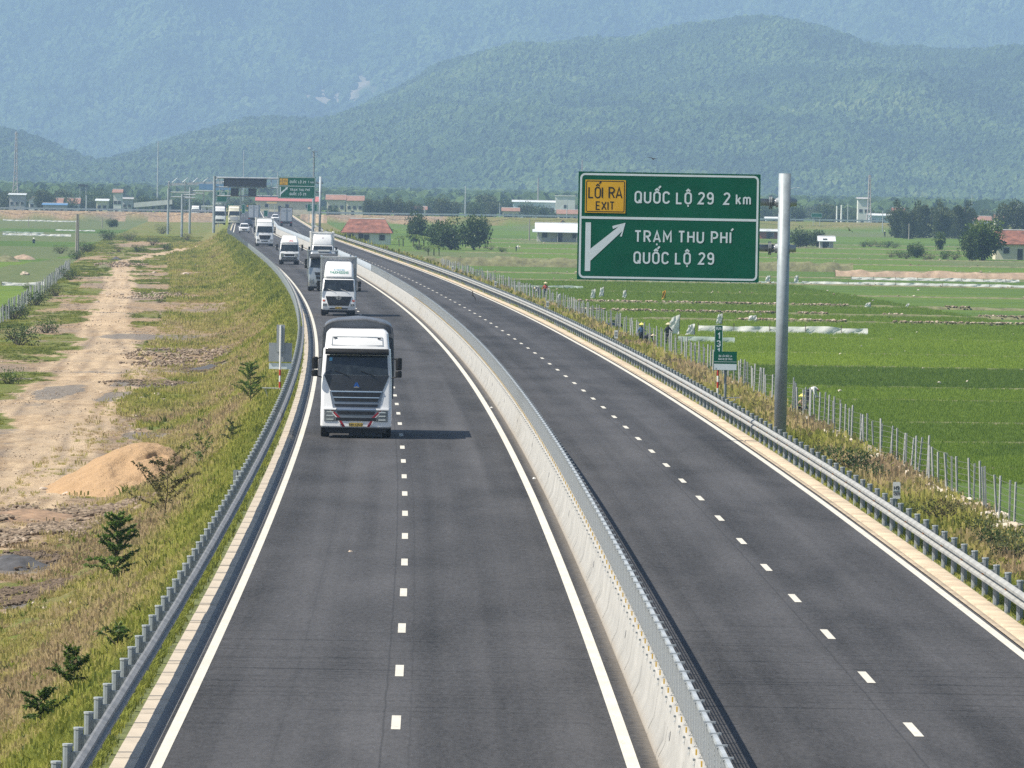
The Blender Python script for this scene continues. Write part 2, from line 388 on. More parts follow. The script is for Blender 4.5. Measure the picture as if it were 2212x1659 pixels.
# ================================================================== ROAD
RZ = np.concatenate([np.arange(70, 1400, 4.0), np.arange(1400, 2300, 20.0)])
def ribbon(name, us, hs, mtl, parent=None, z0=70, z1=2290, step=4.0, smooth=False):
    zs = np.arange(z0, z1 + 0.1, step); us = np.asarray(us, float); hs = np.asarray(hs, float)
    Zg, Ug = np.meshgrid(zs, us, indexing='ij'); X = Cx(Zg) + Ug; Hh = Zr(Zg) + hs[None, :]
    uv = np.stack([Ug, Zg], -1).reshape(-1, 2)
    me = npmesh(name, np.stack([X, Zg, Hh], -1).reshape(-1, 3), gridfaces(*X.shape), mtl, smooth, uv=uv)
    return link_mesh(name, me, parent)
def asphalt_material():
    m, nt, b = newmat('asphalt'); h = N(nt); uv = h.n('ShaderNodeUVMap').outputs[0]; P = h.pos()
    tracks = h.noise(h.scale(uv, (1.0, 0.004, 1)), 0.75, 3, 0.5)
    patch = h.noise(h.scale(uv, (0.35, 0.06, 1)), 1.0, 5, 0.6, 0.3)
    streak = h.noise(h.scale(uv, (0.12, 2.2, 1)), 1.0, 5, 0.7)
    grain = h.noise(P, 34, 3, 0.8); g2 = h.noise(P, 8, 4, 0.7)
    v = h.math('ADD', h.mapr(tracks, 0.38, 0.62, 0.029, 0.058), h.mapr(patch, 0.32, 0.68, -0.014, 0.016))
    zone = h.mapr(h.n('ShaderNodeSeparateXYZ').outputs[1], 0, 1)
    sx = h.n('ShaderNodeSeparateXYZ'); h.l(P, sx.inputs[0])
    nearm = h.math('MULTIPLY', h.mapr(sx.outputs[1], 112, 122, 0, 1), h.mapr(sx.outputs[1], 150, 128, 0, 1))
    tyre = h.mapr(streak, 0.52, 0.70, 0, -0.034)
    v = h.math('ADD', v, h.math('MULTIPLY', tyre, h.math('ADD', nearm, 0.12)))
    v = h.math('ADD', v, h.mapr(grain, 0.25, 0.75, -0.022, 0.024)); v = h.math('ADD', v, h.mapr(g2, 0.3, 0.7, -0.013, 0.013))
    gr2 = h.noise(h.scale(P, (11.0, 1.6, 1)), 1.0, 3, 0.85)
    v = h.math('ADD', v, h.mapr(gr2, 0.3, 0.7, -0.013, 0.015))
    cmb = h.n('ShaderNodeCombineColor')
    for i, k in enumerate((0.99, 0.98, 1.03)): h.l(h.math('MULTIPLY', v, k), cmb.inputs[i])
    # paving joints
    sj = h.n('ShaderNodeSeparateXYZ'); h.l(uv, sj.inputs[0])
    for uc, dk_ in ((-0.98, .45), (-0.55, .25), (7.30, .45), (-2.6, .18), (5.2, .18)):
        jn = h.math('ABSOLUTE', h.math('SUBTRACT', h.math('ADD', sj.outputs[0], h.mapr(h.noise(h.scale(uv, (0, .35, 1)), 1.0, 2), 0.3, 0.7, -.015, .015)), uc))
        col_ = h.mix(h.mapr(jn, 0.006, 0.028, dk_, 0.0), cmb.outputs[0], (0.012, 0.012, 0.013)); cmb = type('o', (), {'outputs': [col_]})
    # pale dust beside the concrete barrier
    su = h.n('ShaderNodeSeparateXYZ'); h.l(uv, su.inputs[0])
    du = h.math('ADD', h.math('ABSOLUTE', h.math('SUBTRACT', su.outputs[0], 3.5)), h.mapr(h.noise(h.scale(uv, (1.5, 5, 1)), 1.5, 4, 0.7), 0.3, 0.7, -0.12, 0.12))
    dust = h.mapr(du, 0.50, 0.28, 0, 0.5)
    h.l(h.mix(dust, cmb.outputs[0], (0.24, 0.21, 0.17)), b.inputs['Base Color'])
    b.inputs['Roughness'].default_value = 0.82; b.inputs['Specular IOR Level'].default_value = 0.35
    h.bump(grain, 0.5, 0.01, b)
    return m
asphalt = asphalt_material()
road = ribbon('road', np.linspace(-4.42, 11.12, 21), np.zeros(21), asphalt)
tag(road, kind='structure')
def line(name, u, wd, z0=70, z1=2290, parent=None):
    return ribbon(name, [u - wd / 2, u + wd / 2], [0.005, 0.005], line_white, parent, z0, z1)
line('edge_line', -4.27, 0.17, parent=road); line('edge_line', 2.82, 0.2, parent=road); line('edge_line', 10.96, 0.18, parent=road)
dash = MB(); dash.add([(-0.075, 0, 0), (0.075, 0, 0), (0.075, 3.0, 0), (-0.075, 3.0, 0)], [(0, 1, 2, 3)], line_white); dash_me = dash.mesh('lane_dash')
zl = onroad(852, 1576).y; zr_ = onroad(1893, 1476).y
for u, z0 in ((-0.78, zl), (7.58, zr_)):
    z0 -= 12.45 * 4
    for k in range(110):
        Z = z0 + 12.45 * k
        if 70 < Z < 1420:
            o = link_mesh('lane_dash', dash_me, road, RP(u, Z, 0.006), head(Z + 1.5))
            o.rotation_euler.x = math.atan((float(Zr(Z + 3)) - float(Zr(Z))) / 3)

# side strips
concrete = mat('pale_concrete', (0.46, 0.40, 0.32), 0.9, 0, 0.16, 0.7)
def gutter_mat():
    m, nt, b = newmat('gutter_concrete'); h = N(nt); P = h.pos()
    f = h.noise(P, 1.4, 5, 0.65); g = h.noise(P, 20, 3, 0.7)
    h.l(h.mix(h.mapr(g, 0.3, 0.7, 0, 0.35), h.ramp(f, [(0.3, (0.17, 0.17, 0.17)), (0.7, (0.30, 0.28, 0.25))]), (0.1, 0.1, 0.1)), b.inputs['Base Color'])
    b.inputs['Roughness'].default_value = 0.75; return m
gut = tag(ribbon('gutter', [-4.60, -4.53, -4.50, -4.42], [-0.02, -0.09, -0.09, 0.0], gutter_mat(), smooth=False), kind='structure')
sb = MB(); L_ = 3.05
sb.box((0, L_ / 2 - 0.012, -0.03), (0.36, L_ - 0.024, 0.08), concrete); slab_me = sb.mesh('concrete_slab')
lv = tag(empty('gutter_apron', (0, 0, 0)), kind='structure')
for k in range(300):
    Z = 80 + L_ * k
    o = link_mesh('concrete_slab', slab_me, lv, RP(-4.78, Z, -0.012 + rnd.uniform(-0.006, 0.006)), head(Z + 1.5))
    o.rotation_euler.x = (float(Zr(Z + 3)) - float(Zr(Z))) / 3
ribbon('apron_strip', [-4.96, -4.60], [-0.0, -0.0], concrete, lv, 80 + L_ * 300, 2200)
sand_conc = mat('sandy_concrete', (0.44, 0.36, 0.26), 0.9, 0, 0.25, 0.8)
rv = tag(ribbon('shoulder_apron', [11.13, 11.27, 11.29, 11.31, 11.33, 11.75], [0.012, 0.012, -0.02, -0.02, 0.02, -0.0], sand_conc), kind='structure')
vs = mat('verge_soil', (0.11, 0.13, 0.04), 0.95, 0, 0.35, 2)
tag(ribbon('verge', [-5.95, -5.72, -4.95], [-0.3, -0.02, -0.05], vs), kind='structure')
tag(ribbon('verge', [11.74, 12.2, 12.45], [-0.03, -0.02, -0.3], vs), kind='structure')

# ================================================================== HILLS
def hill_material(name, g0, g1, rock=0.0):
    m, nt, b = newmat(name); h = N(nt); P = h.pos()
    f = h.noise(P, 0.02, 5, 0.65); g = h.noise(P, 0.15, 4, 0.7)
    c = h.ramp(g, [(0.3, g0), (0.7, g1)]); c = h.mix(h.mapr(f, 0.4, 0.65, 0, 0.5), c, tuple(x * 1.5 for x in g1))
    if rock:
        c = h.mix(h.math('MULTIPLY', h.attr('rock'), rock), c, (0.30, 0.25, 0.20))
    h.l(c, b.inputs['Base Color']); b.inputs['Roughness'].default_value = 1; b.inputs['Specular IOR Level'].default_value = 0.1
    return m
def z_of(y, x, Z): return atZ(x, y, Z).z
def hill(name, ridge, z_foot, z_ridge, z_back, mtl, nx=260, ny=120, amp=0.22, seed=0, zf=GL - 2, over=0):
    xs = np.linspace(-1400, 3600, nx); rx = [p[0] for p in ridge]; ry = [p[1] for p in ridge]
    ts = np.linspace(0, 1.35, ny); V = np.zeros((ny, nx, 3)); rock = np.zeros((ny, nx))
    ph = np.array([z_of(float(np.interp(x, rx, ry)) + over, x, z_ridge) for x in xs])
    for j, t in enumerate(ts):
        Z = z_foot + (z_ridge - z_foot) * t if t <= 1 else z_ridge + (z_back - z_ridge) * (t - 1) / 0.35
        X = (xs - CX) / FPX * (z_foot * 0.25 + z_ridge * 0.75) + 0 * Z
        tt = min(t, 1.0)
        prof = math.sin(tt * math.pi / 2) ** 1.25
        hgt = zf + (ph - zf) * prof
        n = fbm(X / 200.0 + seed, Z / 640.0 + X / 640.0, seed, 5) - 0.5
        n2 = fbm(X / 70.0 + seed, Z / 200.0 - X / 240.0, seed + 9, 4) - 0.5
        hgt = hgt + (n * amp * 1.6 + n2 * amp * 0.5) * (ph - zf) * math.sin(math.pi * min(1, tt * 0.97)) * 0.9
        if t > 1: hgt = hgt - (t - 1) / 0.35 * (ph - zf) * 0.5
        V[j, :, 0] = X; V[j, :, 1] = Z; V[j, :, 2] = hgt
    return V
def hill_obj(name, V, mtl, rock=None):
    me = npmesh(name, V.reshape(-1, 3), gridfaces(V.shape[0], V.shape[1]), mtl, True, {'rock': (rock if rock is not None else np.zeros(V.shape[:2])).ravel()})
    return tag(link_mesh(name, me), kind='structure')
near_ridge = [(-1400, 480), (0, 440), (150, 405), (215, 362), (300, 328), (425, 284), (550, 252), (700, 247), (800, 202), (875, 172), (950, 136), (1106, 96), (1256, 84), (1356, 86), (1450, 76), (1531, 64), (1656, 49), (1806, 59), (1906, 86), (2031, 96), (2212, 99), (2700, 150), (3600, 330)]
left_ridge = [(-1400, 150), (-200, 250), (0, 288), (80, 322), (170, 352), (240, 385), (330, 425), (500, 470), (3600, 520)]
far_ridge = [(-1400, -230), (0, -260), (500, -300), (1106, -250), (1800, -190), (2212, -200), (3600, -150)]
hn_m = hill_material('hillside_green', (0.02, 0.035, 0.012), (0.055, 0.08, 0.025))
hf_m = hill_material('mountain_green', (0.02, 0.035, 0.014), (0.055, 0.075, 0.03), 0.8)
Vn = hill('hill', near_ridge, 6000, 9300, 10600, hn_m, seed=3, over=22, amp=0.3)
Vl = hill('hill', left_ridge, 5900, 7500, 8400, hn_m, seed=11, ny=60, over=14)
Vf = hill('mountain', far_ridge, 10200, 15500, 18500, hf_m, nx=220, ny=110, seed=23, amp=0.27)
xi = Vf[..., 0] / Vf[..., 1] * FPX + CX; yi = CY - (Vf[..., 2] - CAM_H) / Vf[..., 1] * FPX - math.tan(PITCH) * FPX + (xi - CX) * ROLL
rk = np.exp(-(((xi - 700) / 80) ** 2 + ((yi - 218) / 26) ** 2)) * (fbm(xi * 0.05, yi * 0.12, 5) > 0.40) + np.exp(-(((xi - 770) / 30) ** 2 + ((yi - 185) / 22) ** 2)) * (fbm(xi * 0.07, yi * 0.1, 6) > 0.42)
hill_obj('hill', Vn, hn_m); hill_obj('hill', Vl, hn_m); hill_obj('mountain', Vf, hf_m, np.clip(rk * 1.6, 0, 1))

# ---- instancing by geometry nodes: stuff nobody could count
def leafmat(name, cols, trans=0.25, rough=0.6, inst=True, var=0.25):
    m, nt, b = newmat(name); h = N(nt)
    t = h.attr('tint', 'INSTANCER') if inst else h.attr('tint')
    n = h.noise(h.pos(), 3.0, 2)
    col = h.ramp(h.math('ADD', t, h.mapr(n, 0.3, 0.7, -0.08, 0.08)), [(i / (len(cols) - 1), c) for i, c in enumerate(cols)])
    h.l(col, b.inputs['Base Color']); b.inputs['Roughness'].default_value = rough; b.inputs['Specular IOR Level'].default_value = 0.25
    if trans:
        tr = h.n('ShaderNodeBsdfTranslucent'); h.l(col, tr.inputs[0]); mx = h.n('ShaderNodeMixShader'); mx.inputs[0].default_value = trans
        out = nt.nodes['Material Output']; h.l(b.outputs[0], mx.inputs[1]); h.l(tr.outputs[0], mx.inputs[2]); h.l(mx.outputs[0], out.inputs[0])
    return m
def scatter(name, pts, scale, rot, tint, protos, kind='stuff', scl3=None, label=None):
    """one mesh of points; each point carries an instance of one of the prototype meshes"""
    pts = np.asarray(pts, np.float32); n = len(pts)
    me = bpy.data.meshes.new(name); me.vertices.add(n); me.vertices.foreach_set('co', pts.ravel())
    def fa(nm, d, ty='FLOAT'):
        a = me.attributes.new(nm, ty, 'POINT'); a.data.foreach_set('vector' if ty == 'FLOAT_VECTOR' else 'value', np.asarray(d, np.float32 if ty != 'INT' else np.int32).ravel())
    S = np.repeat(np.asarray(scale, float)[:, None], 3, 1) if scl3 is None else scl3
    fa('scl', S, 'FLOAT_VECTOR'); rr = np.zeros((n, 3)); rr[:, 2] = rot; fa('rot', rr, 'FLOAT_VECTOR'); fa('tint', tint); fa('pick', np.random.RandomState(5).randint(0, len(protos), n), 'INT')
    o = link_mesh(name, me); tag(o, kind=kind)
    ng = bpy.data.node_groups.new(name + '_scatter', 'GeometryNodeTree')
    ng.interface.new_socket('Geometry', in_out='INPUT', socket_type='NodeSocketGeometry'); ng.interface.new_socket('Geometry', in_out='OUTPUT', socket_type='NodeSocketGeometry')
    gi = ng.nodes.new('NodeGroupInput'); go = ng.nodes.new('NodeGroupOutput')
    gi2 = ng.nodes.new('GeometryNodeGeometryToInstance')
    for p in reversed(protos):
        oi = ng.nodes.new('GeometryNodeObjectInfo'); oi.inputs['Object'].default_value = p; oi.inputs['As Instance'].default_value = False
        ng.links.new(oi.outputs['Geometry'], gi2.inputs[0])
    ip = ng.nodes.new('GeometryNodeInstanceOnPoints'); ip.inputs['Pick Instance'].default_value = True
    m2p = ng.nodes.new('GeometryNodeMeshToPoints')
    def na(nm, ty):
        q = ng.nodes.new('GeometryNodeInputNamedAttribute'); q.data_type = ty; q.inputs['Name'].default_value = nm; return q.outputs[0]
    ng.links.new(gi.outputs[0], m2p.inputs[0]); ng.links.new(m2p.outputs[0], ip.inputs['Points']); ng.links.new(gi2.outputs[0], ip.inputs['Instance'])
    ng.links.new(na('pick', 'INT'), ip.inputs['Instance Index']); ng.links.new(na('scl', 'FLOAT_VECTOR'), ip.inputs['Scale'])
    e2r = ng.nodes.new('FunctionNodeEulerToRotation'); ng.links.new(na('rot', 'FLOAT_VECTOR'), e2r.inputs[0]); ng.links.new(e2r.outputs[0], ip.inputs['Rotation'])
    ng.links.new(ip.outputs[0], go.inputs[0])
    md = o.modifiers.new('scatter', 'NODES'); md.node_group = ng
    if label: o['label'] = label
    return o
PROTO = {}
def proto(name, me):
    o = bpy.data.objects.new(name, me); PROTO[name] = o; return o     # never linked to the scene: only a shape for the scatters
def blob(name, mtl, seed, sub=2, rough=0.35, sq=0.85):
    bm = bmesh.new(); bmesh.ops.create_icosphere(bm, subdivisions=sub, radius=0.5); rg = random.Random(seed)
    from mathutils import noise
    for v in bm.verts:
        n = noise.noise(v.co * 3.1 + Vector((seed * 7.3, 0, 0))); n2 = noise.noise(v.co * 8.0 + Vector((seed, 5, 0)))
        v.co *= 1 + rough * n * 1.3 + rough * n2 * 0.8
        v.co.z = v.co.z * sq + 0.35
    me = bpy.data.meshes.new(name); bm.to_mesh(me); bm.free(); me.materials.append(mtl); return proto(name, me)
forest_m = leafmat('forest_leaves', [(0.012, 0.028, 0.010), (0.030, 0.060, 0.018), (0.065, 0.108, 0.030), (0.13, 0.17, 0.052)], 0.0, 0.9)
crowns = [blob('crown_shape_%s' % 'abcde'[i], forest_m, i + 1, 2, 0.5, (0.8, 1.0, 0.9, 1.25, 1.5)[i]) for i in range(5)]
def forest(name, V, n, smin, smax, seed, y0, y1, keep=None):
    rs = np.random.RandomState(seed); ny, nx = V.shape[:2]
    fi = rs.uniform(0, (ny - 1) * 0.80, n); fj = rs.uniform(0, nx - 1.001, n)
    i = fi.astype(int); j = fj.astype(int); a = (fi - i)[:, None]; c = (fj - j)[:, None]
    P = (V[i, j] * (1 - a) + V[i + 1, j] * a) * (1 - c) + (V[i, j + 1] * (1 - a) + V[i + 1, j + 1] * a) * c
    xi = P[:, 0] / P[:, 1] * FPX + CX
    k = (xi > y0) & (xi < y1)
    d = fbm(P[:, 0] / 60, P[:, 1] / 130, seed); k &= rs.uniform(0, 1, n) < 0.55 + 0.9 * d
    if keep is not None: k &= keep(P, xi)
    P = P[k]; m_ = len(P)
    sp = fbm(P[:, 0] / 90 + 9, P[:, 1] / 220, seed + 3, 3)
    s = rs.uniform(smin, smax, m_) * (0.75 + 0.7 * sp)
    tint = np.clip(0.15 + 0.9 * fbm(P[:, 0] / 70, P[:, 1] / 150 + 4, seed + 7, 3) * 1.1 - 0.25 + rs.uniform(-0.2, 0.2, m_), 0, 1)
    return scatter(name, P, s, rs.uniform(0, 6.28, m_), tint, crowns)
forest('hillside_forest', Vn, 300000, 3.6, 8.2, 1, -120, 2350, lambda P, xi: P[:, 2] > GL + 1)
forest('hillside_forest', Vl, 70000, 4, 8.5, 2, -120, 520, lambda P, xi: P[:, 2] > GL + 1)
def not_rock(P, xi):
    yi = CY - (P[:, 2] - CAM_H) / P[:, 1] * FPX - math.tan(PITCH) * FPX + (xi - CX) * ROLL
    r_ = np.exp(-(((xi - 700) / 80) ** 2 + ((yi - 218) / 24) ** 2)) + np.exp(-(((xi - 775) / 30) ** 2 + ((yi - 185) / 20) ** 2))
    return (P[:, 2] > GL + 1) & (r_ * (fbm(xi * .06, yi * .12, 5) + .1) < .30)
forest('mountain_forest', Vf, 280000, 7, 16, 3, -120, 2350, not_rock)

rs_ = np.random.RandomState(77); nf = 26000
Zf = rs_.uniform(3250, 6100, nf); Xf = (rs_.uniform(-60, 2300, nf) - CX) / FPX * Zf; kf = fbm(Xf / 40, Zf / 60, 5) > .38
scatter('plain_wood', np.stack([Xf, Zf, np.full(nf, GL - 3.2)], -1)[kf], rs_.uniform(5, 10, nf)[kf], rs_.uniform(0, 6, nf)[kf], np.clip(fbm(Xf / 60, Zf / 90, 8) + rs_.uniform(-.25, .15, nf), 0, 1)[kf], crowns)

# ================================================================== AIR
hb = MB(); x0, x1, y0, y1, z0, z1 = -5500, 5500, -60, 20600, GL - 8, 1000
hb.add([(x0, y0, z0), (x1, y0, z0), (x1, y1, z0), (x0, y1, z0), (x0, y0, z1), (x1, y0, z1), (x1, y1, z1), (x0, y1, z1)],
       [(0, 3, 2, 1), (4, 5, 6, 7), (0, 1, 5, 4), (1, 2, 6, 5), (2, 3, 7, 6), (3, 0, 4, 7)], None)
hz = bpy.data.materials.new('haze_air'); hz.use_nodes = True; hz.node_tree.nodes.clear()
pv = hz.node_tree.nodes.new('ShaderNodeVolumePrincipled'); oo = hz.node_tree.nodes.new('ShaderNodeOutputMaterial')
pv.inputs['Color'].default_value = (0.46, 0.68, 1.0, 1); pv.inputs['Density'].default_value = 1.0e-4; pv.inputs['Anisotropy'].default_value = 0.0
hz.node_tree.links.new(pv.outputs[0], oo.inputs['Volume'])
hzo = hb.build('haze'); hzo.data.materials.clear(); hzo.data.materials.append(hz); tag(hzo, kind='stuff')
# ================================================================== LETTERING (strokes, built as flat geometry)
def _arc(cx, cy, rx, ry, a0, a1, n=7):
    return [(cx + rx * math.cos(R(a0 + (a1 - a0) * i / n)), cy + ry * math.sin(R(a0 + (a1 - a0) * i / n))) for i in range(n + 1)]
def _O(x0=0.0, x1=0.5, y0=0.0, y1=1.0, r=0.25):
    return _arc(x1 - r, y1 - r, r, r, 0, 90) + _arc(x0 + r, y1 - r, r, r, 90, 180) + _arc(x0 + r, y0 + r, r, r, 180, 270) + _arc(x1 - r, y0 + r, r, r, 270, 360)
GL_ = {
 'O': (0.5, [(_O(), 1)]), '0': (0.46, [(_O(0, .46, 0, 1, .23), 1)]), 'Q': (0.5, [(_O(), 1), ([(.3, .24), (.54, -.04)], 0)]),
 'U': (0.5, [([(0, 1)] + _arc(.25, .25, .25, .25, 180, 360) + [(.5, 1)], 0)]),
 'C': (0.48, [(_arc(.25, .75, .25, .25, 10, 180) + _arc(.25, .25, .25, .25, 180, 350), 0)]),
 'G': (0.5, [(_arc(.25, .75, .25, .25, 10, 180) + _arc(.25, .25, .25, .25, 180, 360) + [(.5, .5), (.28, .5)], 0)]),
 'L': (0.42, [([(0, 1), (0, 0), (.42, 0)], 0)]), 'T': (0.5, [([(0, 1), (.5, 1)], 0), ([(.25, .95), (.25, 0)], 0)]),
 'R': (0.5, [([(0, 0), (0, 1), (.25, 1)] + _arc(.25, .75, .25, .25, 90, -90) + [(.04, .5)], 0), ([(.26, .46), (.52, 0)], 0)]),
 'P': (0.5, [([(0, 0), (0, 1), (.25, 1)] + _arc(.25, .72, .25, .28, 90, -90) + [(.04, .44)], 0)]),
 'B': (0.5, [([(0, 0), (0, 1), (.24, 1)] + _arc(.24, .76, .22, .24, 90, -90) + [(.04, .52)], 0), ([(.24, .50)] + _arc(.25, .26, .25, .25, 80, -90) + [(.03, .01)], 0)]),
 'D': (0.5, [([(.03, 0), (0, 0), (0, 1), (.2, 1)] + _arc(.24, .74, .26, .26, 90, 0) + _arc(.24, .26, .26, .26, 0, -90) + [(.05, 0)], 0)]),
 'A': (0.56, [([(0, 0), (.28, 1), (.56, 0)], 0), ([(.1, .28), (.46, .28)], 0)]), 'M': (0.62, [([(0, 0), (0, 1), (.31, .35), (.62, 1), (.62, 0)], 0)]),
 'N': (0.5, [([(0, 0), (0, 1), (.5, 0), (.5, 1)], 0)]), 'H': (0.5, [([(0, 0), (0, 1)], 0), ([(.5, 0), (.5, 1)], 0), ([(.05, .52), (.45, .52)], 0)]),
 'I': (0.0, [([(0, 0), (0, 1)], 0)]), 'E': (0.42, [([(.42, 1), (0, 1), (0, 0), (.42, 0)], 0), ([(.04, .52), (.36, .52)], 0)]),
 'X': (0.5, [([(0, 0), (.5, 1)], 0), ([(0, 1), (.22, .56)], 0), ([(.28, .44), (.5, 0)], 0)]), 'J': (0.4, [([(.4, 1)] + _arc(.2, .22, .2, .22, 0, -170), 0)]),
 'V': (0.5, [([(0, 1), (.25, 0), (.5, 1)], 0)]), 'K': (0.5, [([(0, 0), (0, 1)], 0), ([(.5, 1), (.05, .42)], 0), ([(.2, .52), (.52, 0)], 0)]),
 'Y': (0.5, [([(0, 1), (.25, .45), (.5, 1)], 0), ([(.25, .4), (.25, 0)], 0)]), 'S': (0.46, [(_arc(.23, .75, .23, .25, 20, 270, 9) + _arc(.23, .25, .23, .25, 90, -160, 9), 0)]),
 '1': (0.22, [([(0, .78), (.22, 1), (.22, 0)], 0)]), '2': (0.46, [(_arc(.23, .76, .23, .24, 165, -30, 9) + [(0, 0), (.46, 0)], 0)]),
 '3': (0.46, [(_arc(.22, .76, .22, .24, 160, -90, 9) + _arc(.22, .27, .24, .27, 88, -160, 9), 0)]), '4': (0.5, [([(.36, 0), (.36, 1), (0, .28), (.5, .28)], 0)]),
 '5': (0.46, [([(.42, 1), (.05, 1), (.02, .56)] + _arc(.22, .3, .24, .3, 110, -150, 9), 0)]), '9': (0.46, [(_arc(.23, .72, .23, .28, -20, 340, 12), 0), ([(.46, .70)] + _arc(.23, .25, .23, .25, 0, -150, 8), 0)]),
 'W': (0.7, [([(0, 1), (.17, 0), (.35, .8), (.53, 0), (.7, 1)], 0)]), 'Z': (0.46, [([(0, 1), (.46, 1), (0, 0), (.46, 0)], 0)]),
 '6': (0.46, [(_arc(.23, .28, .23, .28, 160, 520, 12), 0), ([(0, .30)] + _arc(.23, .75, .23, .25, 180, 30, 8), 0)]),
 '8': (0.46, [(_O(.03, .43, .53, 1, .2), 1), (_O(0, .46, 0, .50, .22), 1)]), '7': (0.44, [([(0, 1), (.44, 1), (.14, 0)], 0)]),
 'k': (0.38, [([(0, 0), (0, 1)], 0), ([(.36, .7), (.05, .3)], 0), ([(.16, .40), (.38, 0)], 0)]),
 'm': (0.62, [([(0, 0), (0, .7)], 0), ([(.04, .55)] + _arc(.155, .54, .155, .16, 160, 0) + [(.31, 0)], 0), ([(.35, .55)] + _arc(.465, .54, .155, .16, 160, 0) + [(.62, 0)], 0)]),
 '-': (0.3, [([(0, .45), (.3, .45)], 0)]), '.': (0.02, [([(0, 0), (.02, .1)], 0)]), ' ': (0.28, []), '/': (0.3, [([(0, -.1), (.3, 1.1)], 0)]),
}
DIA = {'Ố': ('O', 'ca'), 'Ộ': ('O', 'cd'), 'Ạ': ('A', 'd'), 'Í': ('I', 'a'), 'Ô': ('O', 'c'), 'Ư': ('U', 'h'), 'Ờ': ('O', 'hg'), 'Ơ': ('O', 'h'), 'Ó': ('O', 'a'), 'Ê': ('E', 'c'), 'Ị': ('I', 'd'), 'Â': ('A', 'c'), 'Ắ': ('A', 'a')}
def _poly(mb, pts, wd, closed, z, m, T):
    n = len(pts); P = [Vector(p) for p in pts]; q = []
    for i in range(n): 
        if not q or (P[i] - q[-1]).length > 1e-4: q.append(P[i])
    P = q; n = len(P)
    if closed and (P[0] - P[-1]).length < 1e-4: P = P[:-1]; n -= 1
    Lf = []; Rt = []
    for i in range(n):
        a = P[(i - 1) % n] if (closed or i > 0) else None; b = P[(i + 1) % n] if (closed or i < n - 1) else None
        d1 = (P[i] - a).normalized() if a is not None else None; d2 = (b - P[i]).normalized() if b is not None else None
        d1 = d1 or d2; d2 = d2 or d1
        n1 = Vector((-d1.y, d1.x)); n2 = Vector((-d2.y, d2.x)); nn = (n1 + n2)
        nn = nn.normalized() if nn.length > 1e-6 else n1
        k = 1 / max(0.45, nn.dot(n1)); Lf.append(P[i] + nn * wd / 2 * k); Rt.append(P[i] - nn * wd / 2 * k)
    V = [T(p.x, p.y, z) for p in Lf] + [T(p.x, p.y, z) for p in Rt]
    F = [(i, n + i, n + (i + 1) % n, (i + 1) % n) for i in range(n if closed else n - 1)]
    mb.add(V, F, m)
def text_width(s, gap=0.2, word=0.0):
    x = 0
    for ch in s:
        b = DIA.get(ch, (ch, ''))[0]; x += GL_[b][0] + gap
    return x - gap
def write(mb, s, x, y, hgt, m, stroke=0.14, gap=0.22, wx=1.0, T=None, z=0.0, align='l'):
    """letters lie in the plane x (right), z (up), facing -Y; T maps local (x, up, out) to 3D"""
    T = T or (lambda a, b, c: (a, -c, b)); tw = text_width(s, gap) * hgt * wx
    if align == 'c': x -= tw / 2
    k = 0
    for ch in s:
        b, di = DIA.get(ch, (ch, '')); wd, strokes = GL_[b]; strokes = list(strokes); cx = wd / 2
        if 'c' in di: strokes.append(([(cx - .17, 1.14), (cx, 1.30), (cx + .17, 1.14)], 0))
        if 'a' in di: o = 0.2 if 'c' in di else 0.0; strokes.append(([(cx + .06 + o * .4, 1.16 + o), (cx + .24 + o * .4, 1.36 + o * 1.1)], 0))
        if 'g' in di: strokes.append(([(cx - .2, 1.38), (cx, 1.16)], 0))
        if 'h' in di: strokes.append(([(wd, .95), (wd + .12, 1.0), (wd + .12, 1.14)], 0))
        if 'd' in di: strokes.append(([(cx - .065, -.22), (cx + .065, -.22)], 0))
        for pts, cl in strokes:
            k += 1
            _poly(mb, [((px * wx) * hgt + x, py * hgt + y) for px, py in pts], stroke * hgt, cl, z + 0.0006 * (k % 7), m, T)
        x += (wd + gap) * hgt * wx
    return mb
def rrect(mb, x0, y0, x1, y1, r, m, z, n=5, T=None):
    T = T or (lambda a, b, c: (a, -c, b)); V = []
    for cx, cy, a in ((x1 - r, y1 - r, 0), (x0 + r, y1 - r, 90), (x0 + r, y0 + r, 180), (x1 - r, y0 + r, 270)):
        for i in range(n + 1): g = R(a + 90 * i / n); V.append(T(cx + r * math.cos(g), cy + r * math.sin(g), z))
    mb.add(V, [tuple(range(len(V)))], m)
def frame_line(mb, x0, y0, x1, y1, wd, m, z, r=0.06):
    pts = _arc(x1 - r, y1 - r, r, r, 0, 90, 4) + _arc(x0 + r, y1 - r, r, r, 90, 180, 4) + _arc(x0 + r, y0 + r, r, r, 180, 270, 4) + _arc(x1 - r, y0 + r, r, r, 270, 360, 4)
    _poly(mb, pts, wd, True, z, m, lambda a, b, c: (a, -c, b))

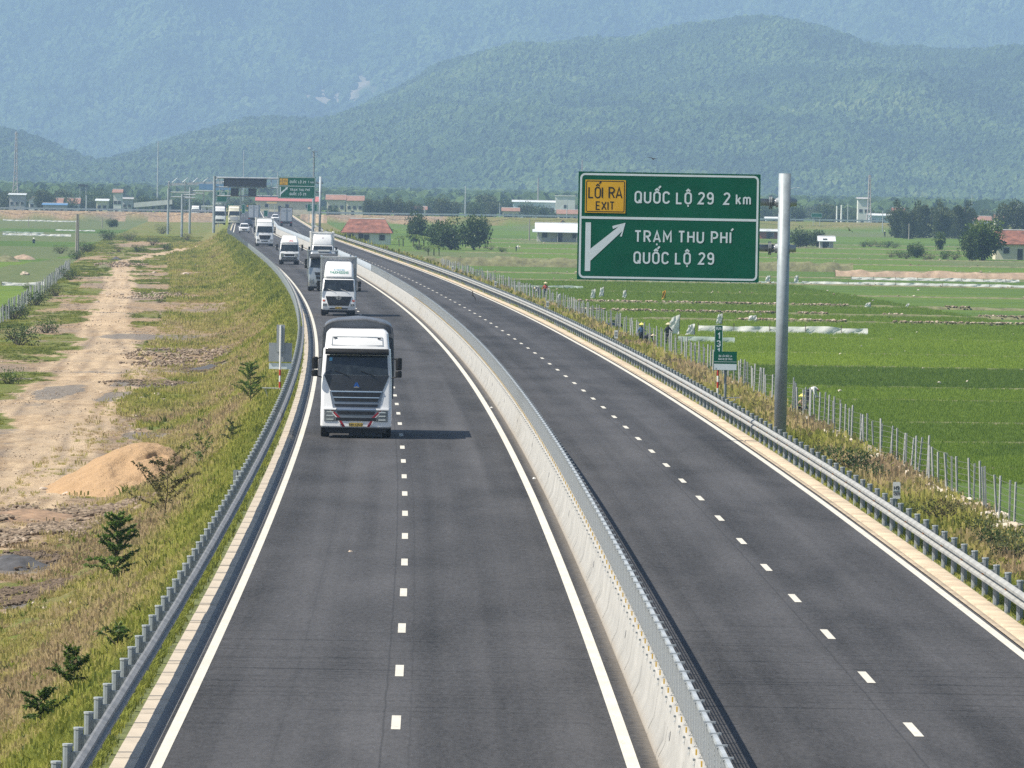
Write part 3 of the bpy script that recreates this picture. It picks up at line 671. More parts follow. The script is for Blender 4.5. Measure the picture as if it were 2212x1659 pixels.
# ================================================================== MEDIAN BARRIER AND ITS SCREEN FENCE
def barrier_mat():
    m, nt, b = newmat('barrier_concrete'); h = N(nt); P = h.pos(); uv = h.n('ShaderNodeUVMap').outputs[0]
    f = h.noise(h.scale(uv, (1.2, 0.55, 1)), 1.2, 5, 0.65); s = h.noise(h.scale(uv, (0.15, 2.6, 1)), 2.0, 4, 0.7)
    col = h.ramp(f, [(0.3, (0.28, 0.278, 0.265)), (0.6, (0.36, 0.355, 0.335)), (0.8, (0.42, 0.41, 0.385))])
    col = h.mix(h.mapr(s, 0.52, 0.75, 0, 0.15), col, (0.36, 0.34, 0.30))
    su = h.n('ShaderNodeSeparateXYZ'); h.l(uv, su.inputs[0])
    low = h.math('ADD', su.outputs[0], h.mapr(h.noise(h.scale(uv, (0.5, 7, 1)), 1.0, 4, 0.8), 0.3, 0.7, -0.14, 0.14))
    col = h.mix(h.mapr(low, 0.18, 0.02, 0, 0.55), col, (0.30, 0.24, 0.17))
    h.l(col, b.inputs['Base Color']); b.inputs['Roughness'].default_value = 0.9
    h.bump(h.noise(P, 14, 4, 0.7), 0.25, 0.01, b); return m
UB = 3.5
prof = [(-0.29, 0.0), (-0.285, 0.08), (-0.18, 0.30), (-0.10, 0.88), (-0.08, 0.9), (0.08, 0.9), (0.10, 0.88), (0.18, 0.30), (0.285, 0.08), (0.29, 0.0)]
bar = empty('concrete_barrier', RP(UB, 100), 0, 'pale concrete median barrier running the length of the road between the carriageways', 'barrier')
zs = np.arange(70, 1500, 3.0); arc = np.array([0, .08, .32, .9, .92, 1.08, 1.1, 1.68, .08, 0])
Zg, K = np.meshgrid(zs, np.arange(len(prof)), indexing='ij'); pu = np.array([p[0] for p in prof]); ph_ = np.array([p[1] for p in prof])
Vb = np.stack([Cx(Zg) + UB + pu[K], Zg, Zr(Zg) + ph_[K] - 0.01], -1); hu = ph_.copy(); uvb = np.stack([hu[K], Zg], -1).reshape(-1, 2)
bme = npmesh('barrier_wall', Vb.reshape(-1, 3), gridfaces(*Zg.shape), barrier_mat(), False, uv=uvb)
o = link_mesh('barrier_wall', bme, bar); o.matrix_parent_inverse = Matrix.Translation(-RP(UB, 100))
BAR_INV = Matrix.Translation(-RP(UB, 100))
crack_m = mat('dark_joint', (0.05, 0.048, 0.045), 0.9); dirt_m = mat('patch_grey', (0.30, 0.30, 0.30), 0.8)
cr = random.Random(4); Z = 88.0; k = 0
while Z < 560:
    for dz in ((0, 0.9) if cr.random() < 0.6 else (0,)):
        full = cr.uniform(0.45, 1.0); pts = []
        for i in range(7):
            h_ = 0.01 + (0.28 + 0.5 * full) * i / 6
            pu_ = np.interp(h_, [0, .08, .30, .88], [-0.29, -0.285, -0.18, -0.10])
            zz = Z + dz + 0.02 * math.sin(i * 1.3 + Z)
            pts.append((pu_, zz, h_))
        mb = MB(); wd = 0.03 * (1.0 if dz == 0 else 0.7)
        rows_ = [[RP(UB + p[0] - 0.004, p[1] - wd * (1 - i / 9), p[2]), RP(UB + p[0] - 0.004, p[1] + wd * (1 - i / 9), p[2])] for i, p in enumerate(pts)]
        mb.strip(rows_, crack_m); o = mb.build('joint_groove', bar); o.matrix_parent_inverse = BAR_INV
    Z += cr.uniform(4.5, 9.0)
for i in range(24):
    Z = 107.0 + 24.6 * i; mb = MB()
    def tt(a, b): q = -0.18 + 0.08 * (b - .3) / .58; return RP(UB + q - 0.006, Z + a, b)
    mb.add([tt(0.16 * math.cos(g), 0.5 + 0.08 * math.sin(g)) for g in [2 * math.pi * j / 12 for j in range(12)]], [tuple(range(12))], dirt_m)
    mb.add([tt(0.17, .47), tt(.34, .45), tt(.34, .53), tt(.17, .52)], [(0, 1, 2, 3)], dirt_m)
    o = mb.build('cover_disc', bar); o.matrix_parent_inverse = BAR_INV

sf = empty('screen_fence', RP(UB, 100, 0.9), 0, 'galvanised louvred screen fence standing on top of the concrete median barrier', 'fence')
SF_INV = Matrix.Translation(-RP(UB, 100, 0.9))
louvre = mat('galvanised_louvre', (0.15, 0.165, 0.17), 0.6, 0.1, 0.12, 1.0); upright = mat('bright_upright', (0.52, 0.54, 0.54), 0.6, 0.0, 0.08, 1.0)
pm = MB(); S2 = 2.0
pm.box((0, S2 / 2, 0.60), (0.06, S2 - 0.01, 0.06), galv); pm.box((0, S2 / 2, 0.05), (0.035, S2 - 0.06, 0.035), louvre)
for i in range(7):
    zc = 0.11 + i * 0.07
    pm.add([(-0.012, 0.05, zc), (-0.012, S2 - .05, zc), (-0.003, S2 - .05, zc + .017), (-0.003, .05, zc + .017)], [(0, 1, 2, 3)], louvre)
for f_, w__, x__ in ((0.035, .05, .045), (1.0, .03, .025)): pm.box((-0.022, f_, 0.33), (x__, w__, 0.56), upright)
panel_me = pm.mesh('louvre_panel')
po = MB(); po.box((0.03, 0, 0.31), (0.05, 0.05, 0.66), galv); po.box((0.01, 0, 0.635), (0.16, 0.035, 0.03), galv); post_me = po.mesh('fence_post')
br = MB(); br.add([(-0.10, -0.055, -0.12), (-0.10, 0.055, -0.12), (0.02, 0.05, 0.03), (0.02, -0.05, 0.03), (-0.03, 0, 0.02), (-0.105, 0, -0.11)], [(0, 1, 2, 3)], galv_dark)
br.add([(-0.12, -0.01, -0.13), (-0.12, 0.01, -0.13), (0.0, 0.01, 0.04), (0.0, -0.01, 0.04)], [(0, 1, 2, 3)], galv_dark)
br.box((-0.085, 0, -0.03), (0.03, 0.09, 0.03), galv_dark); br_me = br.mesh('base_bracket')
yr = MB(); yr.box((-0.07, -0.03, 0.075), (0.022, 0.04, 0.08), yellow_refl); yr_me = yr.mesh('reflector')
def put(name, me, par, inv, u, Z, h, rz=None, rx=True):
    o = link_mesh(name, me, par); o.matrix_parent_inverse = inv; o.location = RP(u, Z, h); o.rotation_euler = (math.atan((float(Zr(Z + 2)) - float(Zr(Z))) / 2) if rx else 0, 0, head(Z + 1) if rz is None else rz); return o
for k in range(300):
    Z = 84 + S2 * k
    put('louvre_panel', panel_me, sf, SF_INV, UB, Z, 0.9); put('fence_post', post_me, sf, SF_INV, UB, Z, 0.9)
    if k < 220: put('base_bracket', br_me, sf, SF_INV, UB - 0.035, Z, 0.9); put('reflector', yr_me, sf, SF_INV, UB - 0.02, Z, 0.9)
def run(us_hs, z0, z1, step, mtl, name, parent, inv, closed=False, kind=None):
    zs = np.arange(z0, z1 + .01, step); Zg, K = np.meshgrid(zs, np.arange(len(us_hs)), indexing='ij'); a = np.array(us_hs)
    V = np.stack([Cx(Zg) + a[K, 0], Zg, Zr(Zg) + a[K, 1]], -1)
    o = link_mesh(name, npmesh(name, V.reshape(-1, 3), gridfaces(*Zg.shape), mtl), parent)
    if parent is not None: o.matrix_parent_inverse = inv
    return tag(o, kind=kind)
run([(UB - .03, .92), (UB - .03, 1.52), (UB + .03, 1.52), (UB + .03, .92)], 684, 1480, 4, galv, 'far_screen_panels', sf, SF_INV, kind='stuff')

# ================================================================== GUARDRAILS
W = [(0.0, .43), (.02, .438), (.08, .475), (.08, .525), (.0, .572), (.0, .602), (.08, .645), (.08, .70), (.02, .742), (.0, .75)]
def guardrail(u, side, label, rail_mat, z0, nbeam, npost, dpost, refl):
    t = empty('guardrail', RP(u, 150), 0, label, 'guardrail', 'steel guardrails along the road edges'); inv = Matrix.Translation(-RP(u, 150))
    LB = 6.0; mb = MB()                                           # side: +1 the road lies to the right (+x) of the rail
    pr = [(side * a, b) for a, b in W]; ys = (0.0, LB - 0.0)
    rowsf = [[(a, y, b) for a, b in pr] for y in (-.12, LB)]; rowsb = [[(a - side * 0.012, y, b) for a, b in pr] for y in (-.12, LB)]
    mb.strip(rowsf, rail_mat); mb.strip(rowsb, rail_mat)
    for y in (-.11, LB - .01):
        pass
    beam_me = mb.mesh('rail_beam')
    bo = MB(); 
    for dy in (-.08, .0): bo.box((side * .078, dy, .675), (0.012, 0.03, 0.03), galv_dark); bo.box((side * .078, dy, .5), (0.012, 0.03, 0.03), galv_dark)
    bolt_me = bo.mesh('splice_bolts')
    pp = MB(); pp.tube([(-side * .20, 0, -1.0), (-side * .20, 0, .80)], 0.07, galv_dark, 10); pp.tube([(-side * .20, 0, .80), (-side * .20, 0, .83)], 0.078, galv, 10)
    post_me = pp.mesh('post'); bl = MB(); bl.box((-side * .085, 0, .60), (0.15, 0.10, 0.24), galv_dark); block_me = bl.mesh('spacer_block')
    rf = MB(); rf.add([(side * .012, -.03, .565), (side * .012, .03, .565), (side * .06, .03, .60), (side * .06, -.03, .60), (side * .012, 0, .62)], [(0, 1, 2, 3), (0, 3, 4), (1, 4, 2)], refl); rf_me = rf.mesh('reflector')
    for k in range(nbeam):
        Z = z0 + LB * k; put('rail_beam', beam_me, t, inv, u + side * (0.004 if k % 2 else 0.0), Z, 0)
        if Z < 420: put('splice_bolts', bolt_me, t, inv, u, Z, 0)
    for k in range(npost):
        Z = z0 + dpost * k + 0.4; put('post', post_me, t, inv, u, Z, 0, rx=False)
        if Z < 420: put('spacer_block', block_me, t, inv, u, Z, 0)
        if Z < 500 and k % 2 == 0: put('reflector', rf_me, t, inv, u, Z + .8, 0)
    Zend = z0 + LB * nbeam
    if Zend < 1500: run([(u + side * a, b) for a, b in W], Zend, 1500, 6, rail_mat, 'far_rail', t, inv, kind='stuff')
    Zp = z0 + dpost * npost
    if Zp < 1400:
        mb = MB()
        while Zp < 1400: P = RP(u - side * .2, Zp); mb.box((P.x, P.y, P.z + .2), (.13, .13, 1.2), galv_dark); Zp += dpost
        o = mb.build('far_posts', t); o.matrix_parent_inverse = inv; o['kind'] = 'stuff'
    return t
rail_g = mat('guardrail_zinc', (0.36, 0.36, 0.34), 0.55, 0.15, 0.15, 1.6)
guardrail(-5.06, 1, 'steel guardrail on the left road edge above the grass bank, dark side to the road', mat('shaded_guardrail_zinc', (0.26, 0.265, 0.27), 0.75, 0.0, 0.25, 1.6), 78, 170, 300, 3.0, red_paint)  # same zinc as the right rail, darkened in colour for its side in shade
guardrail(11.62, -1, 'steel guardrail on the right road edge beside the green rice fields', rail_g, 110, 165, 300, 3.0, orange_refl)

# ================================================================== FIELD FENCES
def field_fence(u, zstart, n, dz, hgt, label, dirn):
    P0 = GX(float(Cx(zstart)) + u, zstart); t = empty('field_fence', P0, 0, label, 'fence', 'post and wire fences beside the fields'); inv = Matrix.Translation(-P0)
    mb = MB(); mb.box((0, 0, hgt / 2), (0.065, 0.065, hgt), mat('concrete_post', (0.36, 0.37, 0.37), 0.8, 0, 0.2, 2)); me_ = mb.mesh('fence_post')
    tops = []
    for k in range(n):
        Z = zstart + dz * k + rnd.uniform(-.35, .35); P = GX(float(Cx(Z)) + u + rnd.uniform(-.15, .15), Z, -0.05)
        o = link_mesh('fence_post', me_, t); o.matrix_parent_inverse = inv; o.location = P; o.rotation_euler = (rnd.gauss(0, .035), rnd.gauss(0, .035), rnd.uniform(0, 1)); o.scale = (1, 1, rnd.uniform(.9, 1.12)); tops.append(P)
    wire = MB(); wm = mat('fence_wire', (0.33, 0.34, 0.34), 0.5, 0.6)
    for hh in np.linspace(0.25, hgt * .93, 7):
        wire.tube([p + Vector((0, 0, hh - 0.03 * (i % 2))) for i, p in enumerate(tops)], 0.010, wm, 3, False)
    o = wire.build('wire', t); o.matrix_parent_inverse = inv; o['kind'] = 'stuff'
    return t
field_fence(21.3, 205, 300, 2.6, 1.8, 'concrete post and wire fence between the right guardrail and the rice fields', 1)
field_fence(-29.2, 560, 130, 3.0, 1.5, 'grey post and wire fence at far left between scrub and fields', -1)

# ================================================================== SIGNS
def exit_sign(P, board_w, board_h, board_x0, board_z0, pole_h, km, label, zbase, dist):
    """P foot of the pole; the board hangs to the left on two arms"""
    t = empty('exit_sign', P, 0, label, 'road sign', 'green exit signs on side poles')
    mb = MB(); mb.tube([(0, 0, -1.2), (0, 0, pole_h)], 0.215, galv_pole, 24); mb.tube([(0, 0, pole_h), (0, 0, pole_h + .02)], [0.215, 0.19], galv_pole, 24)
    pole = mb.build('pole', t, smooth=False); 
    for p_ in pole.data.polygons: p_.use_smooth = len(p_.vertices) == 4
    for zc in (board_z0 + board_h * .745, board_z0 + board_h * .32):
        m2 = MB(); m2.tube([(board_x0 + .3, .10, zc), (-.55, .10, zc)], 0.125, galv, 14); m2.tube([(-.55, .10, zc), (.44, .06, zc)], 0.125, galv, 14)
        arm = m2.build('arm', t, smooth=True)
        m3 = MB()
        for xx in (-.52, -.46): m3.tube([(xx - .01, .1, zc), (xx + .03, .1, zc)], 0.24, galv_dark, 14)
        for k in range(6):
            g = k * math.pi / 3; m3.add([(-.50, .1 + .20 * math.cos(g), zc + .20 * math.sin(g)), (-.24, .1 + .12 * math.cos(g), zc + .12 * math.sin(g)), (-.24, .1 + .1 * math.cos(g), zc + .1 * math.sin(g)), (-.50, .1 + .1 * math.cos(g), zc + .1 * math.sin(g))], [(0, 1, 2, 3)], galv)
        m3.tube([(-.30, .1, zc), (.24, .08, zc)], 0.17, galv, 14)
        m3.build('flange', arm)
    b = MB(); x0, z0, x1, z1 = board_x0, board_z0, board_x0 + board_w, board_z0 + board_h
    b.box(((x0 + x1) / 2, -0.10, (z0 + z1) / 2), (board_w, 0.06, board_h), sign_green)
    for fx in (.12, .37, .63, .88): b.box((x0 + board_w * fx, -.03, (z0 + z1) / 2), (.08, .07, board_h * .9), galv)
    panel = b.build('sign_panel', t)
    def prt(name, fn, par=panel):
        m_ = MB(); fn(m_); o_ = m_.build(name, par); return o_
    Y = 0.131; mid = z0 + board_h * .575
    T_ = lambda a, b_, c: (a, -c - Y, b_)
    def border(m_):
        frame_line2(m_, x0 + .09, z0 + .09, x1 - .09, z1 - .09, .07, Y + .002)
        m_.box(((x0 + x1) / 2, -Y - .002, mid), (board_w - .24, .004, .085), sign_white)
    def frame_line2(m_, a0, b0, a1, b1, wd, z): frame_line(m_, a0, b0, a1, b1, wd, sign_white, z, .14)
    prt('border', border)
    W_ = board_w
    def plate(m_):
        m_.box((x0 + .1485 * W_, -Y - .006, z0 + .772 * board_h), (.222 * W_, .012, .305 * board_h), sign_yellow)
    yp = prt('exit_plate', plate)
    yx0, yx1, yz0, yz1 = x0 + .0375 * W_, x0 + .2595 * W_, z0 + .6195 * board_h, z0 + .9245 * board_h
    prt('exit_lettering', lambda m_: (frame_line(m_, yx0 + .045, yz0 + .045, yx1 - .045, yz1 - .045, .03, sign_black, Y + .0135, .04),
        write(m_, 'LỐI RA', (yx0 + yx1) / 2, yz0 + .53, .36, sign_black, .13, .2, .98, T_, .0145, 'c'), write(m_, 'EXIT', (yx0 + yx1) / 2, yz0 + .12, .265, sign_black, .15, .24, 1.1, T_, .0145, 'c')), panel)
    cap = .372; sw = .168
    wds = [('QUỐC', .314, .722, 1.0), ('LỘ', .542, .72, 1.0), ('29', .662, .722, 1.0), (km, .802, .722, 1.0), ('km', .87, .722, .9),
           ('TRẠM', .316, .359, 1.0), ('THU', .556, .361, 1.0), ('PHÍ', .737, .361, 1.0), ('QUỐC', .314, .163, 1.0), ('LỘ', .542, .163, 1.0), ('29', .67, .165, 1.0)]
    for s_, fx, fz, sc_ in wds:
        prt('lettering', lambda m_: write(m_, s_, x0 + fx * W_, z0 + fz * board_h, cap * sc_, sign_white, sw, .33, 1.06, T_, .004))
    def arrow(m_):
        ax = x0 + .0575 * W_; m_.add([T_(ax - .095, z0 + .08 * board_h, .004), T_(ax + .095, z0 + .08 * board_h, .004), T_(ax + .095, z0 + .175 * board_h, .004), T_(ax + .095, z0 + .29 * board_h, .004), T_(ax + .095, z0 + .53 * board_h, .004), T_(ax - .095, z0 + .53 * board_h, .004)], [(0, 1, 2, 3, 4, 5)], sign_white)
        p0 = Vector((ax + .0955, z0 + .235 * board_h)); p1 = Vector((x0 + .235 * W_, z0 + .475 * board_h)); d = (p1 - p0).normalized(); nn = Vector((-d.y, d.x)); hw = .10
        a, b_ = (ax + .0955, z0 + .175 * board_h), (ax + .0955, z0 + .287 * board_h); pe = p1
        m_.add([T_(a[0], a[1], .0045), T_(pe.x - nn.x * hw, pe.y - nn.y * hw, .0045), T_(pe.x + nn.x * hw, pe.y + nn.y * hw, .0045), T_(b_[0], b_[1], .0045)], [(0, 1, 2, 3)], sign_white)
        tip = Vector((x0 + .262 * W_, z0 + .532 * board_h)); l1 = Vector((x0 + .19 * W_, z0 + .500 * board_h)); l2 = Vector((x0 + .243 * W_, z0 + .405 * board_h)); n1 = pe + nn * hw; n2 = pe - nn * hw
        m_.add([T_(tip.x, tip.y, .0055), T_(l1.x, l1.y, .0055), T_(l1.x + .02, l1.y - .10, .0055), T_(n1.x, n1.y - .0, .0055), T_(n2.x, n2.y, .0055), T_(l2.x - .07, l2.y + .0, .0055), T_(l2.x, l2.y, .0055)], [(0, 1, 2, 3, 4, 5, 6)], sign_white)
    prt('arrow', arrow)
    return t
ZS = 251.0; foot = atZ(1683, 934, ZS); foot.z = gz(foot.x, ZS) + 0.6
Ptl = atZ(1250, 370, ZS); Pbr = atZ(1639, 609, ZS); ptop = atZ(1695.5, 375.5, ZS)
bx0 = (Ptl.x + atZ(1246, 605, ZS).x) / 2 - ptop.x - 0.0; bw = 6.36; bz1 = (Ptl.z + atZ(1643, 377, ZS).z) / 2; bz0 = (Pbr.z + atZ(1246, 605, ZS).z) / 2
foot.x = ptop.x
exit_sign(foot, bw, bz1 - bz0, bx0, bz0 - foot.z, ptop.z - foot.z, '2', 'large near green exit sign with yellow plate reading LOI RA EXIT and 2 km', foot.z, ZS)
ZS2 = 1240.0; pt = atZ(692.5, 381.5, ZS2); f2 = Vector((pt.x, ZS2, gz(pt.x, ZS2) + .3)); t0 = atZ(601.2, 381.5, ZS2); b0_ = atZ(601.2, 427, ZS2); t1_ = atZ(682, 383, ZS2)
exit_sign(f2, t1_.x - t0.x, 3.75, t0.x - f2.x, t0.z - 3.75 - f2.z, pt.z - f2.z, '1', 'small distant green exit sign reading 1 km beside the gantry', f2.z, ZS2)

def banded_pole(t, x, z0, z1, r=0.045, first='w', part='pole'):
    mb = MB(); zz_ = [z1, 1.24, .98, .72, .46, z0] if first == 'r' else [z1, 1.22, .96, .70, .44, z0]
    for k, (a_, b_) in enumerate(zip(zz_[:-1], zz_[1:])): mb.tube([(x, 0, b_), (x, 0, a_)], r, red_paint if k % 2 else white_flat, 10)
    return mb.build(part, t)
def km_sign(P, label, back, scale=1.0):
    t = empty('kilometre_sign', P, 0 if not back else math.pi, label, 'road sign', 'kilometre signs on red and white poles')
    face = sign_green
    b = MB(); b.box((0, -.06, 2.55), (.34, .03, 1.15), face if not back else face); 
    if back: b.box((0, -.04, 2.55), (.345, .01, 1.155), grey_paint)
    kp = b.build('number_plate', t)
    l = MB(); frame_line(l, -.16, 1.985, .16, 3.115, .015, sign_white, .0765, .02); T_ = lambda a, b_, c: (a, -c - .0765, b_)
    write(l, 'Km', 0, 2.93, .14, sign_white, .15, .2, 1, T_, .001, 'c')
    for i, ch in enumerate('131'): write(l, ch, 0, 2.56 - .33 * i, .24, sign_white, .19, .2, 1.2, T_, .001, 'c')
    l.build('lettering', kp)
    c = MB(); zb_ = 1.62 if not back else 1.95
    c.box((.30 if not back else 0, -.10, zb_), (.98, .03, .80), sign_green)
    if back: c.box((0, -.08, zb_), (.985, .008, .805), grey_paint)
    ip = c.build('notice_board', t); sx = .30 if not back else 0
    l = MB(); T2 = lambda a, b_, c_: (a, -c_ - .1155, b_)
    l.add([T2(sx - .48, 1.235, .001), T2(sx + .48, 1.235, .001), T2(sx + .48, 1.49, .001), T2(sx - .48, 1.49, .001)], [(0, 1, 2, 3)], sign_white)
    l.add([T2(sx - .48, 1.575, .001), T2(sx + .48, 1.575, .001), T2(sx + .48, 1.59, .001), T2(sx - .48, 1.59, .001)], [(0, 1, 2, 3)], sign_white)
    write(l, 'ĐỊA LÂM BẮC LÀ'.replace('Đ', 'D').replace('À', 'A'), sx, 1.79, .075, sign_white, .16, .2, .85, T2, .002, 'c'); write(l, 'BAO HO DO TRAN', sx, 1.66, .075, sign_white, .16, .2, .85, T2, .002, 'c')
    write(l, '11', sx - .41, 1.26, .05, sign_black, .2, .2, 1, T2, .003)
    l.build('lettering', ip)
    banded_pole(t, 0, -.9, 3.1 if back else 1.35, first='r' if not back else 'w')
    if not back:
        m_ = MB(); m_.tube([(.32, .04, -.7), (.32, .04, 1.95)], .06, galv_dark, 10); m_.build('support_post', t)
        m_ = MB(); m_.tube([(-.1, .02, .06), (.95, .02, .06)], .02, galv_dark, 6); m_.tube([(.78, .02, .06), (.5, .02, -.5)], .02, galv_dark, 6); m_.build('brace', t)
    else:
        m_ = MB(); m_.tube([(-.6, 0, .42), (.75, 0, .42)], .025, galv, 6); m_.tube([(.62, 0, .42), (.4, 0, -.3)], .02, galv_dark, 6); m_.build('brace', t)
    return t
P = atZ(1550, 858, 305); P.z = atZ(1549, 703, 305).z - 3.12
km_sign(P, 'green kilometre 131 sign and notice board on red and white pole behind the right guardrail', False)
P = atZ(604, 860, 305); P.z = atZ(607.8, 701.7, 305).z - 3.12
km_sign(P, 'grey back of cross shaped sign boards on red and white pole behind left guardrail', True)
def h_sign(x, y, Z, line1, line2, label, back=False, wd=.215, ht=.48):
    P = atZ(x, y, Z); g = gz(P.x, Z); t = empty('hectometre_sign', Vector((P.x, Z, g)), math.pi if back else 0, label, 'road sign', 'small white hectometre signs'); zz = P.z - g
    b = MB(); rrect(b, -wd / 2, zz - ht, wd / 2, zz, .035, white_flat if not back else white_flat, .012); rrect(b, -wd / 2, zz - ht, wd / 2, zz, .035, grey_paint, -.005)
    pl_ = b.build('sign_plate', t); l = MB(); T_ = lambda a, b_, c: (a, -c - .014, b_)
    write(l, line1, 0, zz - .225, .105, sign_black, .2, .22, 1.1, T_, 0, 'c'); write(l, line2, 0, zz - .375, .085, sign_black, .17, .2, .95, T_, 0, 'c')
    l.box((0, -.0145, zz - .262), (.175, .003, .014), mat('print_green', (.05, .12, .10)))
    l.build('lettering', pl_); m_ = MB(); m_.tube([(0, .03, -.3), (0, .03, zz - .05)], .028, galv_dark, 8); m_.build('post', t); return t
h_sign(1937, 1041, 203, 'H9', '1309', 'small white rounded sign reading H9 1309 behind the right guardrail')
h_sign(1331, 713, 415, 'H1', '1311', 'small white hectometre sign behind the right guardrail below the green 2 km board')
h_sign(1182.8, 650, 525, 'H2', '1312', 'small white hectometre sign by the bend of the right guardrail left of the board')
h_sign(1070.6, 607, 635, 'H3', '1313', 'farther small white hectometre sign beside the right guardrail near the rubble')
h_sign(977.9, 574, 745, 'H4', '1314', 'farthest small white hectometre sign on the right guardrail near the banana plants')
h_sign(512.6, 1015, 203, 'H9', '1309', 'grey back of a small sign behind the left guardrail posts', True, .23, .42)

# message gantry
ZG = 1335.0
def PG(x, y, Z=ZG): return atZ(x, y, Z)
gl = PG(463.5, 380); gr = PG(678, 386); base = float(Zr(ZG)) - .6
gan = empty('message_gantry', (gl.x, ZG, base), 0, 'steel truss gantry over the road with dark blank message screens', 'gantry'); inv = Matrix.Translation((-gl.x, -ZG, -base))
def gp(name, mb, par=None, smooth=False):
    o = mb.build(name, par or gan, smooth); 
    if par is None: o.matrix_parent_inverse = inv
    return o
mb = MB(); mb.tube([(gl.x, ZG, base), (gl.x, ZG, gl.z)], .26, galv_pole, 12); gp('post', mb)
mb = MB(); mb.tube([(gr.x, ZG, base), (gr.x, ZG, PG(678, 392).z)], .26, galv_pole, 12); gp('post', mb)
zt = PG(520, 384.5).z; zb = PG(520, 423.5).z; 
for zc, r_ in ((zt, .17), (PG(520, 404.5).z, .09), (zb, .13)):
    mb = MB(); mb.tube([(gl.x + .2, ZG, zc), (gr.x - .2, ZG, zc)], r_, galv, 8); gp('beam', mb)
mb = MB(); xx = gl.x + 1.0; k = 0
while xx < gr.x - 1:
    mb.tube([(xx, ZG, zt), (xx, ZG, zb)], .05, galv, 5); mb.tube([(xx, ZG, zt if k % 2 else zb), (xx + 1.6, ZG, zb if k % 2 else zt)], .04, galv, 5); xx += 1.6; k += 1
gp('lattice', mb)
scr = mat('blank_led_screen', (0.02, 0.024, 0.035), .5, 0, .1, 2)
for x0_, y0_, x1_, y1_ in ((484, 386, 575.6, 403.6), (499.3, 406.8, 514.9, 423), (537.4, 407.2, 553.4, 423.6)):
    a = PG(x0_, y0_, ZG - .5); b_ = PG(x1_, y1_, ZG - .5); mb = MB(); mb.box(((a.x + b_.x) / 2, ZG - .5, (a.z + b_.z) / 2), (b_.x - a.x, .5, a.z - b_.z), scr)
    s_ = gp('message_screen', mb); f = MB(); zc = (a.z + b_.z) / 2
    for sgn in (-1, 1): f.box(((a.x + b_.x) / 2, ZG - .76, zc + sgn * (a.z - b_.z) / 2), (b_.x - a.x + .1, .05, .08), black_plastic); f.box(((a.x + b_.x) / 2 + sgn * (b_.x - a.x) / 2, ZG - .76, zc), (.08, .05, a.z - b_.z), black_plastic)
    o = f.build('screen_frame', s_)
# ================================================================== VEHICLES
CURV = 0.10
def ring(z, yf, yb, hw, r, n=5, curv=CURV):
    P = []
    for i in range(7): x = -(hw - r) + 2 * (hw - r) * i / 6; P.append((x, yf + curv * (x / hw) ** 2, z))
    yc = P[-1][1]
    for i in range(1, n): g = R(-90 + 90 * i / n); P.append((hw - r + r * math.cos(g), yc + r + r * math.sin(g), z))
    P.append((hw, yc + r, z)); P.append((hw, (yc + yb) / 2, z)); P.append((hw, yb, z)); P.append((-hw, yb, z)); P.append((-hw, (yc + yb) / 2, z)); P.append((-hw, yc + r, z))
    for i in range(1, n): g = R(180 + 90 * i / n); P.append((-(hw - r) + r * math.cos(g), yc + r + r * math.sin(g), z))
    return P
def loft(name, rings, m, parent, curv=CURV, smooth=True):
    mb = MB(); rs = [ring(*r_, curv=curv) for r_ in rings]; mb.strip(rs, m, closed=True); n = len(rs[0])
    mb.add(rs[0], [tuple(range(n - 1, -1, -1))], m); mb.add(rs[-1], [tuple(range(n))], m)
    o = mb.build(name, parent, smooth)
    if smooth:
        o.data.set_sharp_from_angle(angle=R(35))
    return o
def fy(prof, z, x, hw, curv=CURV): return float(np.interp(z, [p[0] for p in prof], [p[1] for p in prof])) + curv * (x / hw) ** 2
def patch(name, prof, hwc, poly_rows, m, parent, off=0.012, thick=0.0, curv=CURV, cols=8, smooth=True, mb=None):
    """panel lying on the front: rows (z, x0, x1) from bottom to top"""
    own = mb is None; mb = mb or MB(); rows_ = []
    pr2 = []
    for (za, a0_, b0_), (zb_, a1_, b1_) in zip(poly_rows[:-1], poly_rows[1:]):
        n_ = max(1, int((zb_ - za) / .11))
        pr2 += [(za + (zb_ - za) * q / n_, a0_ + (a1_ - a0_) * q / n_, b0_ + (b1_ - b0_) * q / n_) for q in range(n_)]
    poly_rows = pr2 + [poly_rows[-1]]
    for i, (z, a, b) in enumerate(poly_rows): rows_.append([(a + (b - a) * k / cols, fy(prof, z, a + (b - a) * k / cols, hwc, curv) - off, z) for k in range(cols + 1)])
    mb.strip(rows_, m)
    back = [[(p[0], p[1] + off + 0.01, p[2]) for p in r_] for r_ in (rows_[0], rows_[-1])]
    mb.strip([back[0], rows_[0]], m); mb.strip([rows_[-1], back[1]], m)
    mb.strip([[ (r_[0][0], r_[0][1] + off + .01, r_[0][2]) for r_ in rows_], [r_[0] for r_ in rows_]], m); mb.strip([[r_[-1] for r_ in rows_], [(r_[-1][0], r_[-1][1] + off + .01, r_[-1][2]) for r_ in rows_]], m)
    return mb.build(name, parent, False) if own else None
